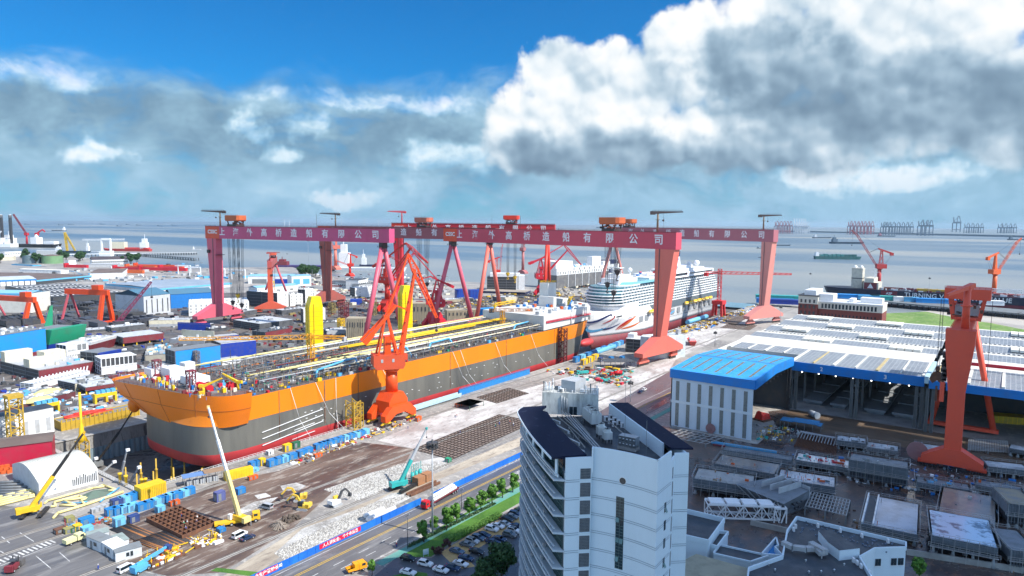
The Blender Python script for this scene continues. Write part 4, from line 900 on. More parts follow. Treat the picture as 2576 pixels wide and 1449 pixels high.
# ================= placing by what the photograph shows
def K(ox,oy,s): return lambda x,y:((ox+x/s)*.670833,(oy+y/s)*.670833)
def on_u(x,y,u):
	d=fw+rt2*((x-CX)/F)-up2*((y-CY)/F); t=u/d.x
	return Vector((u,d.y*t,H+d.z*t))
def height(p,x,y,):
	"height above the ground point p that shows at row y of the photograph"
	lo,hi=-30.,400.
	for _ in range(50):
		m=(lo+hi)/2; q=Vector((p.x,p.y,m))-Vector((0,0,H)); w=q.dot(fw)
		if CY-F*q.dot(up2)/w>y: lo=m
		else: hi=m
	return lo
def win(m,x,y0,z0,w,h,k=0): m.box(x,x+w,y0-.12,y0+.05,z0,z0+h,k)
TOWW=mat('tower_white_cladding',(.66,.76,.82),.5,.14,.25,grime=(.42,.48,.52),streak=.25)
ROOFD=mat('roof_membrane',(.03,.035,.045),.45,.6,.25,col2=(.075,.08,.09),spec=.5)
SLATE=mat('dark_blue_roof',(.01,.013,.035),.7,.5,.6,col2=(.04,.05,.09),edge=(.6,.75),spec=.15)
def tower():
	k=K(1920,1460,3.2931); t0=at(1455,1160,52); O=Vector((t0.x,t0.y,0))
	t=thing('office_tower','white office tower with curved glass balcony front and plant on its roof','office building',O)
	def tp(x,y,z=52.): p=at(*k(x,y),z)-O; return p
	ZT=52.; fl=3.8
	A=tp(85,225);B=tp(540,840);Cc=tp(665,850);C2=tp(838,840);D0=tp(985,835);D=tp(990,710,53.8);E=tp(1805,882,53.8);Fp=tp(1975,760,53.8);G0=tp(2010,790);G=tp(2188,785);Hb=tp(1450,160);I=tp(700,60)
	for p in (D,E,Fp): p.z=ZT
	bk=tp(330,190)
	# main body walls (one prism); the front wall D-E is hollowed a little
	front=[]
	for i in range(9):
		f=i/8; n=Vector((-(E-D).y,(E-D).x,0)).normalized(); n=n if n.dot(Vector((1,0,0)))>0 else -n
		p=D.lerp(E,f)+n*(.9*4*f*(1-f)); front.append(p)
	def pr(m,pts,z0,z1,kk=0): m.prism([(p.x,p.y) for p in pts],z0,z1,kk)
	ins=lambda p,f:p.lerp((A+G+Hb)/3,f)
	m=MB(); pr(m,[Cc,C2,D0]+front+[Fp,G0,G,Hb,bk,ins(A,.1)],0,ZT-3.4); obj('walls',m,TOWW,t)
	m=MB(); pr(m,front+[Fp,Fp.lerp(ins(Fp,.25),1)]+[ins(p,.02)+Vector((.35,.3,0)) for p in front[::-1]],ZT-3.4,ZT+1.8) if 0 else None
	def wall(m,a,b,z0,z1,th=.35,kk=0):
		d=(b-a).normalized(); n=Vector((-d.y,d.x,0)); c=(A+G+Hb)/3
		if n.dot(c-a)<0: n=-n
		m.add([a+zz*(z0-a.z),b+zz*(z0-b.z),b+n*th+zz*(z0-b.z),a+n*th+zz*(z0-a.z),a+zz*(z1-a.z),b+zz*(z1-b.z),b+n*th+zz*(z1-b.z),a+n*th+zz*(z1-a.z)],[(3,2,1,0),(4,5,6,7),(0,1,5,4),(1,2,6,5),(2,3,7,6),(3,0,4,7)],kk)
	m=MB()
	for a,b in zip(front,front[1:]): wall(m,a,b,ZT-3.4,ZT+1.8)
	wall(m,E,Fp,ZT-3.4,ZT+1.8); wall(m,D0,D,ZT-3.4,ZT+1.8,.3)
	wall(m,Cc,C2,ZT-3.4,ZT); wall(m,C2,D0,ZT-3.4,ZT); wall(m,Fp,G0,ZT-3.4,ZT-.5); wall(m,G0,G,ZT-3.4,ZT); wall(m,G,Hb,ZT-3.4,ZT-.3,.4)
	obj('parapet',m,TOWW,t)
	m=MB(); pr(m,[ins(p,.03) for p in (Cc,C2,D0)]+[ins(p,.03) for p in front]+[ins(p,.03) for p in (Fp,G0,G,Hb,bk)],ZT-3.45,ZT-3.3); obj('roof_deck',m,ROOFD,t)
	# groove lines round every floor
	m=MB(); off=.03
	for i in range(1,14):
		z=ZT-1.4-i*fl
		if z<1: break
		for a,b in list(zip(front,front[1:]))+[(E,Fp),(G0,G),(Cc,C2)]:
			d=(b-a).normalized(); n=Vector((-d.y,d.x,0)); n=n if n.dot(-a-O)>0 else -n
			for q in (0,.42): m.add([a+n*off+zz*(z+q-a.z),b+n*off+zz*(z+q-b.z),b+n*off+zz*(z+q+.09-b.z),a+n*off+zz*(z+q+.09-a.z)],[(0,1,2,3),(3,2,1,0)])
	obj('floor_grooves',m,mat('groove_grey',(.25,.32,.38),.7,0),t)
	# tall stair window, round window, small windows in the side
	def onface(a,b,f,z,w,h,m,kk=0,dep=.1,proud=.06):
		d=(b-a).normalized(); n=Vector((-d.y,d.x,0)); n=n if n.dot(-a-O)>0 else -n
		p=a.lerp(b,f); vs=[]
		for e in (-dep,proud):
			for x,zz_ in ((-w/2,z),(w/2,z),(w/2,z+h),(-w/2,z+h)): vs.append(Vector((p.x,p.y,0))+d*x+n*e+zz*zz_)
		m.add(vs,[(0,1,2,3),(7,6,5,4),(0,4,5,1),(1,5,6,2),(2,6,7,3),(3,7,4,0)],kk)
	S=front[3].lerp(front[4],.0); nrm=None
	def fpt(f): i=min(7,int(f*8)); return front[i],front[i+1],f*8-i
	a,b,q=fpt(.43)
	GT=mat('stair_glass',(.012,.03,.04),.08,.4,1.5,col2=(.02,.055,.06),spec=.8); FR=mat('mullion_green',(.10,.17,.17),.4,.2,1)
	m=MB(); onface(a,b,q,ZT-23.2,1.75,15.4,m,0,.02,.05); onface(a,b,q,ZT-27.8,1.6,2.9,m,0,.02,.05); sw=obj('stair_window',m,GT,t)
	m=MB()
	for i in range(24):
		if i not in (15,): onface(a,b,q,ZT-23.2+i*.66-(4.6 if 0 else 0),1.78,.07,m,0,0,.08)
	onface(a,b,q,ZT-23.2,.06,15.4,m,0,0,.08); obj('mullions',m,FR,sw)
	PG=mat('open_pane',(.25,.42,.42),.15,.2,1)
	m=MB()
	for z,dx in ((ZT-17.4,-.4),(ZT-13.1,-.42),(ZT-21.5,-.42),(ZT-17.5,.42),(ZT-26.9,-.4)):
		d=(b-a).normalized(); n=Vector((-d.y,d.x,0)); n=n if n.dot(-a-O)>0 else -n; p=a.lerp(b,q)+d*dx+n*.12; p.z=0
		m.add([p-d*.38+zz*(z+.9)+n*.02,p+d*.38+zz*(z+.9)+n*.02,p+d*.38+zz*z+n*.34,p-d*.38+zz*z+n*.34],[(0,1,2,3),(3,2,1,0)])
	obj('open_panes',m,PG,sw)
	a2,b2,q2=fpt(.46); d=(b2-a2).normalized(); n=Vector((-d.y,d.x,0)); n=n if n.dot(-a2-O)>0 else -n; p=a2.lerp(b2,q2); p.z=ZT-4.3
	m=MB(); m.tube(p-n*.1,p+n*.06,.68,.68,24); rw=obj('round_window',m,GLASS,t)
	m=MB(); m.tube(p-n*.1,p+n*.03,.8,.8,24); obj('frame',m,WHITE,rw)
	for i,z in enumerate((-10.2,-14,-17.8,-21.9,-25.7)):
		m=MB(); onface(E,Fp,.62,ZT+z,.95,2.0,m,0,.02,.04); w=obj('window',m,GLASS,t)
		if i in (0,3):
			d=(Fp-E).normalized(); n=Vector((-d.y,d.x,0)); n=n if n.dot(-E-O)>0 else -n; p=E.lerp(Fp,.62); p.z=0
			m=MB(); m.add([p-d*.4+zz*(ZT+z+.9)+n*.05,p+d*.4+zz*(ZT+z+.9)+n*.05,p+d*.4+zz*(ZT+z)+n*.45,p-d*.4+zz*(ZT+z)+n*.45],[(0,1,2,3),(3,2,1,0)]); obj('sash',m,PG,w)
	# lattice windows between the slabs
	LW=mat('lattice_window',(.20,.22,.24),.4,.3,.6); LD=mat('lattice_dark',(.05,.06,.07),.3,.2,1)
	for j in range(7):
		z=ZT-4.6-j*fl
		for a,b,f,w in ((C2,D0,.5,2.1),(Fp,G0,.5,.75)):
			m=MB(); onface(a,b,f,z,w,2.9 if j else 2.2,m,0,.02,.03); lw=obj('lattice_window',m,LD,t)
			m=MB(); nx=8 if w>1 else 3
			for i in range(nx+1): onface(a,b,f+((i/nx-.5)*w)/(b-a).length,z,.09,2.9 if j else 2.2,m,0,.02,.07)
			for i in range(10 if j else 4): onface(a,b,f,z+i*.32*(1 if j else 1.9),w,.08,m,0,.02,.07)
			onface(a,b,f,z-.3,w+.25,.22,m,1,.02,.16); obj('lattice',m,[LW,TOWW],lw)
	# ---- curved glass facade with balcony ledges
	d=(B-A); n=Vector((-d.y,d.x,0)).normalized(); n=n if n.dot(-A-O)>0 else -n
	L=d.length; N=26
	def cv(f,o=0.):
		bulge=.9*math.sin(pi*f)**1.0*(1 if f<.5 else 1)
		e=-2.0*(max(0,(.14-f)/.14))**2
		return A+d*f+n*(bulge+e+o)
	GF=mat('facade_glass',(.015,.06,.07),.06,.5,.14,col2=(.05,.11,.10),spec=.9)
	m=MB()
	for i in range(N):
		a,b=cv(i/N,-1.7),cv((i+1)/N,-1.7); m.add([Vector((a.x,a.y,0)),Vector((b.x,b.y,0)),Vector((b.x,b.y,ZT-4.4)),Vector((a.x,a.y,ZT-4.4))],[(0,1,2,3),(3,2,1,0)],0,True)
	gl=obj('curtain_glass',m,GF,t)
	m=MB()
	for i in range(0,N*2+1):
		a=cv(i/(N*2),-1.66); m.bar(Vector((a.x,a.y,0)),Vector((a.x,a.y,ZT-4.4)),.07)
	for j in range(14):
		z=ZT-8.2-j*fl+1.2
		if z<0: break
		for i in range(N):
			a,b=cv(i/N,-1.66),cv((i+1)/N,-1.66); m.bar(Vector((a.x,a.y,z)),Vector((b.x,b.y,z)),.06)
	obj('mullions',m,FR,gl)
	LEDG=mat('ledge_grey_white',(.48,.55,.60),.5,.25,.4,grime=(.25,.28,.3))
	for j in range(13):
		z=ZT-4.6-j*fl
		if z<3: break
		m=MB(); outer=[cv(i/N,.35) for i in range(N+1)]; inner=[cv(i/N,-1.6) for i in range(N+1)]
		ext=B+d.normalized()*2.6+n*.2
		rows=[[(o.x,o.y,z-.45) for o in outer],[(o.x,o.y,z) for o in outer],[(o.x,o.y,z) for o in inner],[(o.x,o.y,z-.45) for o in inner]]
		rings=[[r[i] for r in rows] for i in range(N+1)]; m.loft(rings,0,False)
		q0=cv(1,.35);q1=cv(1,-1.6); m.add([(q0.x,q0.y,z),(q1.x,q1.y,z),(Cc.x,Cc.y,z),(q0.x,q0.y,z-.4),(q1.x,q1.y,z-.4),(Cc.x,Cc.y,z-.4)],[(0,1,2),(5,4,3),(0,3,4,1),(1,4,5,2),(2,5,3,0)])
		le=obj('balcony_ledge',m,LEDG,t)
		m=MB()
		for i in range(N):
			a,b=cv(i/N,.15),cv((i+1)/N,.15); m.bar(Vector((a.x,a.y,z+.85)),Vector((b.x,b.y,z+.85)),.28,.2)
		for i in range(0,N+1,3): a=cv(i/N,.15); m.bar(Vector((a.x,a.y,z)),Vector((a.x,a.y,z+.8)),.1)
		obj('handrail',m,LEDG,le)
		m=MB()
		for i in range(3):
			f=.3+.22*i+R.uniform(-.05,.05); a=cv(f,-.7); m.cb((a.x,a.y,z+.42),(.9,.5,.75),0,math.atan2(d.y,d.x))
		obj('condenser_unit',m,LGREY,le)
	# top storey: posts, dark bays, sloping slate roof strip
	m=MB(); rows=[]
	for i in range(N+1):
		o=cv(i/N,.9); q=cv(i/N,-6.6 if i>3 else -5.4); rows.append([(o.x,o.y,ZT-.35),(o.x,o.y,ZT+.1),(q.x,q.y,ZT+.25),(q.x,q.y,ZT-.35)])
	m.loft(rows,0,False); obj('slate_roof',m,SLATE,t)
	m=MB()
	for i in range(N): a,b=cv(i/N,.95),cv((i+1)/N,.95); m.bar(Vector((a.x,a.y,ZT-.15)),Vector((b.x,b.y,ZT-.15)),.22,.5)
	obj('roof_edge',m,TOWW,t)
	m=MB()
	for f in (.06,.28,.5,.72,.97): a=cv(f,-.6); b=cv(f,-2.2); m.bar(Vector((a.x,a.y,ZT-4.4)),Vector((a.x,a.y,ZT-.4)),.5);
	for i in range(N): a,b=cv(i/N,-.5),cv((i+1)/N,-.5); m.bar(Vector((a.x,a.y,ZT-4.0)),Vector((b.x,b.y,ZT-4.0)),.3,.5)
	obj('top_storey_posts',m,TOWW,t)
	m=MB()
	for i in range(N):
		a,b=cv(i/N,-1.5),cv((i+1)/N,-1.5); m.add([Vector((a.x,a.y,ZT-4.5)),Vector((b.x,b.y,ZT-4.5)),Vector((b.x,b.y,ZT-.3)),Vector((a.x,a.y,ZT-.3))],[(0,1,2,3),(3,2,1,0)])
	obj('top_storey_glass',m,GF,t)
	# right wing slate strip
	w1=tp(1260,165);w2=tp(2150,720);w3=tp(1960,725);w4=tp(1215,180); m=MB(); w5=tp(1900,690); pr(m,[tp(1215,175),tp(1430,170),tp(2240,735),tp(1965,735)],ZT-.2,ZT+.2); obj('slate_roof',m,SLATE,t)
	m=MB(); wall(m,tp(1215,180,52),tp(1880,670,52),ZT-3.3,ZT+.1,.4); obj('roof_upstand',m,TOWW,t)
	m=MB()
	for i in range(6):
		a=tp(1290+i*95,330+i*60,50); m.bar(Vector((a.x,a.y,ZT-3.3)),a+Vector((1.2,1.8,1.6)),.3,.9)
	obj('roof_brackets',m,TOWW,t)
	# white beams across the open pit
	m=MB()
	for (x0,y0,x1,y1) in ((400,350,590,415),(480,420,700,535),(580,560,830,680),(740,720,890,780)):
		a=tp(x0,y0,50.6);b=tp(x1,y1,50.6); m.bar(a,b,.5,.7)
	obj('roof_beams',m,mat('dirty_white_beam',(.48,.50,.50),.7,.5,.8),t)
	# lift overrun block
	OLD=mat('stained_render',(.55,.57,.55),.8,.45,.5,col2=(.25,.26,.25),streak=.3)
	a=tp(370,300,48.7);b=tp(760,320,48.7); b2_=tp(1105,190,48.7)
	dx=(b-a); ny=Vector((-dx.y,dx.x,0)).normalized(); ny=ny if ny.x>0 else -ny
	m=MB(); pr(m,[a,a+dx*1.75,a+dx*1.75+ny*7.5,a+ny*7.5],ZT-3.3,ZT+2.6); lo=obj('lift_house',m,OLD,t)
	m=MB(); c=a+dx*.95+ny*4.5; m.prism([(c.x+x,c.y+y) for x,y in ((-2.8,-2.2),(2.8,-2.2),(2.8,2.2),(-2.8,2.2))],ZT+2.6,ZT+5.6); obj('upper_tank_room',m,LGREY,lo)
	m=MB()
	for i in range(34):
		p=a+dx*R.uniform(.02,1.7)+ny*R.uniform(.5,7); m.bar(Vector((p.x,p.y,ZT+2.6)),Vector((p.x,p.y,ZT+R.uniform(3.2,5.5))),R.choice((.08,.12,.25)),k=R.randrange(2))
	for i in range(14): p=a+dx*R.uniform(.05,1.6)+ny*R.uniform(.5,7); m.cb((p.x,p.y,ZT+3.1),(R.uniform(.4,1.4),R.uniform(.4,1.2),R.uniform(.5,1.2)),R.randrange(2))
	m.rail([a+zz*(ZT+2.6-a.z),a+dx*1.7+zz*(ZT+2.6-a.z)],1,1,.06,1); obj('rooftop_aerials',m,[WHITE,GREY],lo)
	m=MB()
	for x0,z0 in ((.62,2),(.7,1.6),(.78,1.2)):
		p=a+dx*x0-ny*.15; m.path([Vector((p.x,p.y,ZT+z0)),Vector((p.x,p.y,ZT-2.2))]+[Vector((p.x,p.y,ZT-2.2))+ (tp(905,700,49.8)-tp(520,250,49.8))*1.0],.16)
	obj('roof_pipes',m,LGREY,t)
	m=MB(); p=a+dx*.9-ny*.06
	for i in range(2): q=p+dx*(.02+i*.13); m.box(q.x-.05,q.x+.05,q.y-.5,q.y+.5,ZT-3.2,ZT-1) if 0 else m.cb((q.x,q.y,ZT-2.1),(.9,.14,2.2),0,math.atan2(dx.y,dx.x))
	obj('door',m,GLASS,lo)
	# cooling towers
	def ct(cx,cy,l,w,h,fans,name,z0=48.7):
		c=tp(cx,cy,z0); ang=yaw((tp(1180,480,50)-tp(960,340,50))[:2]) if 0 else yaw((tp(960,500,z0)-tp(760,330,z0))[:2]); g=thing_part=MB()
		ca,sa=math.cos(ang),math.sin(ang)
		g.cb((c.x,c.y,z0+h/2+1),(l,w,h),0,ang)
		for i in range(int(l/.28)):
			x=-l/2+.14+i*.28
			for y in (-w/2-.03,w/2+.03): g.cb((c.x+x*ca-y*sa,c.y+x*sa+y*ca,z0+h/2+1),(.1,.08,h),0,ang)
		for x in (-l*.42,l*.42):
			for y in (-w*.4,w*.4): g.cb((c.x+x*ca-y*sa,c.y+x*sa+y*ca,z0+.5),(.3,.3,1),1,ang)
		b=obj(name,g,[mat('tower_fibreglass',(.62,.64,.62),.6,.35,.4,streak=.2),DGREY],t)
		for i in range(fans):
			x=-l/2+l*(i+.5)/fans; px,py=c.x+x*ca,c.y+x*sa; z=z0+h+1; r=min(w,l/fans)*.42
			m=MB(); m.tube((px,py,z),(px,py,z+.75),r*1.08,r,20,caps=False); m.tube((px,py,z+.1),(px,py,z+.3),r*.98,r*.98,20,1)
			for q in range(6):
				an=q*pi/3; m.bar((px,py,z+.5),(px+math.cos(an)*r*.95,py+math.sin(an)*r*.95,z+.5),.32,.06,k=1)
			m.tube((px,py,z+.3),(px,py,z+.95),.2,k=1); obj('fan',m,[mat('tower_fibreglass',None),DGREY],b)
		if fans>1:
			m=MB(); q=lambda x,y:Vector((c.x+x*ca-y*sa,c.y+x*sa+y*ca,z0+h+1)); m.rail([q(-l/2,-w/2),q(l/2,-w/2),q(l/2,w/2),q(-l/2,w/2),q(-l/2,-w/2)],1.1,1,.05); obj('guard_rail',m,LGREY,b)
	ct(985,430,6.8,2.7,2.6,3,'cooling_tower'); ct(1100,600,1.9,1.9,1.9,1,'cooling_tower'); ct(1175,660,1.9,1.9,1.7,1,'cooling_tower')
	# stainless water tank with pressed domes
	c=tp(1440,740,48.7); an=yaw((E-D)[:2]); ca,sa=math.cos(an),math.sin(an)
	ST=mat('stainless_steel',(.42,.44,.45),.28,.3,.9,metal=.85)
	m=MB(); m.cb((c.x,c.y,50.7),(4.2,2.2,2.4),0,an)
	for i in range(5):
		for j in range(2):
			x=-1.68+i*.84; m.ball((c.x+x*ca+1.1*sa,c.y+x*sa-1.1*ca,50.1+j*1.15),(.26,.26,.26),0,8,6)
	tk=obj('water_tank',m,ST,t); m=MB(); m.cb((c.x,c.y,49.1),(4.4,2.4,.7),0,an); obj('tank_plinth',m,CONC,tk)
	# split units
	for i in range(7):
		p=tp(1215+(i%4)*50+ (i//4)*-55,330+(i%4)*32+(i//4)*20,49.6); m=MB(); m.cb((p.x,p.y,49.3),(1.0,.6,1.3),0,an+.6); m.cb((p.x-.1,p.y-.32,49.3),(.5,.08,.9),1,an+.6); obj('condenser_unit',m,[WHITE,DGREY],t)
	m=MB()
	for (x0,y0,x1,y1,z) in ((560,330,980,690,49.4),(620,330,960,640,49.6),(700,470,900,720,49.2),(1190,390,1390,560,49.9),(760,330,960,560,49.3)):
		m.tube(tp(x0,y0,z),tp(x1,y1,z),.14)
	for i in range(18): p=tp(R.uniform(600,950),R.uniform(360,640),49); m.bar(p-zz*.3,p+zz*R.uniform(.3,1.2),.09)
	obj('roof_pipes',m,mat('pipe_grey',(.33,.33,.31),.6,.4,.8),t)
	for x,y in ((1390,730),(1655,800),(1400,160)): p=tp(x,y,50); obj('lightning_rod',MB().bar(Vector((p.x,p.y,48.7)),Vector((p.x,p.y,57.5)),.07),GREY,t)
tower()
# ---------------- lower annexes of the office
def annex():
	k=K(2560,1850,1.7333)
	def pp(x,y,z): return at(*k(x,y),z)
	def flat(name,label,pts,z,par=1.,roof=ROOFD,ww=.4,wm=None):
		P=[pp(x,y,z) for x,y in pts]; O=Vector((P[0].x,P[0].y,0)); t=thing(name,label,'building',O); P=[(p.x-O.x,p.y-O.y) for p in P]
		m=MB(); m.prism(P,0,z-par); obj('walls',m,wm or TOWW,t)
		c=Vector((sum(p[0] for p in P)/len(P),sum(p[1] for p in P)/len(P)))
		m=MB(); n=len(P)
		for i in range(n):
			a=Vector((*P[i],0));b=Vector((*P[(i+1)%n],0)); d=(b-a).normalized(); m.bar(Vector((a.x,a.y,z-par/2))+d*.0,Vector((b.x,b.y,z-par/2)),ww,par)
		obj('parapet',m,wm or TOWW,t)
		m=MB(); m.sheet(P,z-par+.03); obj('roof',m,roof,t)
		return t,O
	flat('annex_building','white walled annex with black flat roof right beside the tower',[(-40,90),(30,102),(272,158),(168,302),(-80,245)],13.5,1.5)
	flat('annex_building','small white rooftop terrace below the black-roofed annex',[(225,237),(296,246),(225,340),(165,322)],11.5,1.)
	t,O=flat('annex_building','long low white wing with a ribbon of dark windows and blue-black roof',[(240,330),(560,400),(440,440),(200,385)],10.5,.5)
	a=pp(228,402,7);b=pp(400,440,7); m=MB(); a-=O;b-=O
	for i in range(6): p=a.lerp(b,i/6);q=a.lerp(b,(i+.86)/6); m.bar(Vector((p.x,p.y,7.4)),Vector((q.x,q.y,7.4)),.3,1.4)
	obj('window_band',m,GLASS,t)
	t,O=flat('annex_building','white zigzag parapet yard with bright blue floor between two roofs',[(608,282),(622,335),(600,345),(650,400),(515,388)],10.8,1.6,SKYB)
	t,O=flat('office_annex','large dark-roofed white annex with ducts across its roof',[(680,238),(742,148),(1452,312),(1452,345),(1250,352),(1150,408),(1240,560),(420,560),(430,480),(650,402)],13,1.1)
	m=MB()
	pts=[pp(x,y,13.2)-O for x,y in ((650,320),(715,350),(800,360),(870,360),(905,395))]
	for a,b in zip(pts,pts[1:]): m.bar(a,b,1.5,1.1); m.bar(b-zz*1.2,b+zz*.2,.3)
	a=pp(830,330,13.4)-O;b=pp(930,385,13.4)-O; m.bar(a,b,1.8,1.6); obj('ventilation_duct',m,mat('duct_zinc',(.42,.43,.44),.45,.4,.8),t)
	for x,y in ((880,200),(1025,232),(1165,265),(1335,300),(735,205),(722,225),(1112,425),(1135,440),(1160,462),(1215,505)):
		p=pp(x,y,13)-O; m=MB(); m.cb((p.x,p.y,12.6),(.9,.5,1.2),0,.6); m.tube((p.x,p.y-.3,12.7),(p.x,p.y-.2,12.7),.35,k=1); obj('condenser_unit',m,[WHITE,DGREY],t)
	m=MB()
	for i in range(90):
		x=R.uniform(760,1380); y=165+ (x-760)*.23+R.uniform(5,95)
		if x<900 and y>300: continue
		p=pp(x,y,12)-O; m.cb((p.x,p.y,12.05),(.35,.35,.3))
	obj('vent_caps',m,mat('blue_grey_cap',(.16,.20,.27),.5,.2,1),t)
	for x,y in ((560,470),(600,505),(800,445),(820,520),(985,508),(900,517),(1050,470),(465,480)): p=pp(x,y,12)-O; obj('roof_vent',MB().lathe([(.12,0),(.12,.5),(.3,.55),(.05,.8)],(p.x,p.y,11.95),8),WHITE,t)
	# white penthouse on that roof
	P=[pp(x,y,14.8)-O for x,y in ((882,240),(965,232),(1152,355),(1020,370),(945,315))]
	m=MB(); m.prism([(p.x,p.y) for p in P],11.9,14.6); ph=obj('penthouse',m,TOWW,t); m=MB(); m.sheet([(p.x*.985+.015*P[0].x,p.y*.985+.015*P[0].y) for p in P],14.66); obj('roof',m,ROOFD,ph)
	m=MB(); a=pp(900,285,13)-O; m.cb((a.x,a.y,13.4),(.9,.9,.9)); a=pp(935,315,12.5)-O; m.cb((a.x,a.y,13),(.9,.9,2)); a=pp(1000,390,12.5)-O; m.cb((a.x,a.y,13),(.9,.9,1.9)); obj('window',m,GLASS,ph)
	a=pp(1250,352,13)-O;b=pp(1455,345,13)-O; d=(b-a).normalized(); n=Vector((d.y,-d.x,0)); n=n if n.dot(-a-O)>0 else -n
	m=MB()
	for f in (.12,.62,.84):
		p=a.lerp(b,f)+n*.08
		for s in (-.42,.42): q=p+d*s; m.cb((q.x,q.y,8.8),(.7,.2,1.9),0,yaw(d))
		m.cb((p.x,p.y,7.7),(2,.5,.14),1,yaw(d))
	obj('windows',m,[GLASS,WHITE],t)
	# pale ribbed canopy
	P=[pp(x,y,10.5) for x,y in ((-60,470),(92,395),(620,540),(560,620),(-60,620))]; O=Vector((P[0].x,P[0].y,0)); t=thing('canopy_roof','pale ribbed metal canopy roof at the foot of the tower','canopy',O)
	rb=mat('ribbed_beige_roof',(.46,.43,.33),.55,.3,.4)
	m=MB(); m.prism([(p.x-O.x,p.y-O.y) for p in P],0,10.2); m.prism([(p.x-O.x,p.y-O.y) for p in P],10.2,10.45); obj('roof',m,rb,t)
	d=(P[2]-P[1]); e=(P[0]-P[1])*1.9; m=MB()
	for i in range(60):
		a=P[1]+d*(i/60)-O; b=a+e*.9; m.bar(Vector((a.x,a.y,10.5)),Vector((b.x,b.y,10.5)),.12,.14)
	obj('roof_ribs',m,rb,t)
	# boundary kerb walls by the block yard
	m=MB(); a=pp(440,205,0);b=pp(690,262,0); m.bar(a+zz*.9,b+zz*.9,.5,1.8); obj('boundary_wall',m,CONC,label='low concrete boundary wall between block yard and annex roofs',cat='wall')
	a=pp(1455,455,0); b=pp(1520,470,0); m=MB(); m.bar(at(2280,1395)+zz*.9,at(2576,1442)+zz*.9,.5,1.8); obj('boundary_wall',m,CONC,label='low concrete wall along the block yard at the lower right corner',cat='wall')
	# white machine frame standing behind the annex
	a=pp(115,80,0); t=thing('machine_gantry','white openwork steel frame with boxes standing between annex and block yard','machine gantry',at(*k(150,150)),rad(-58))
	m=MB(); m.truss((0,0,3),(24,0,3),5,4.5,8,.5);
	for i in range(4): m.box(1+i*5.5,5.5+i*5.5,-2.4,2.4,5.2,5.9)
	obj('frame',m,WHITE,t); m=MB(); m.truss((22,0,2),(26,0,2),6,6,2,.6); obj('end_frame',m,WHITE,t)
annex()
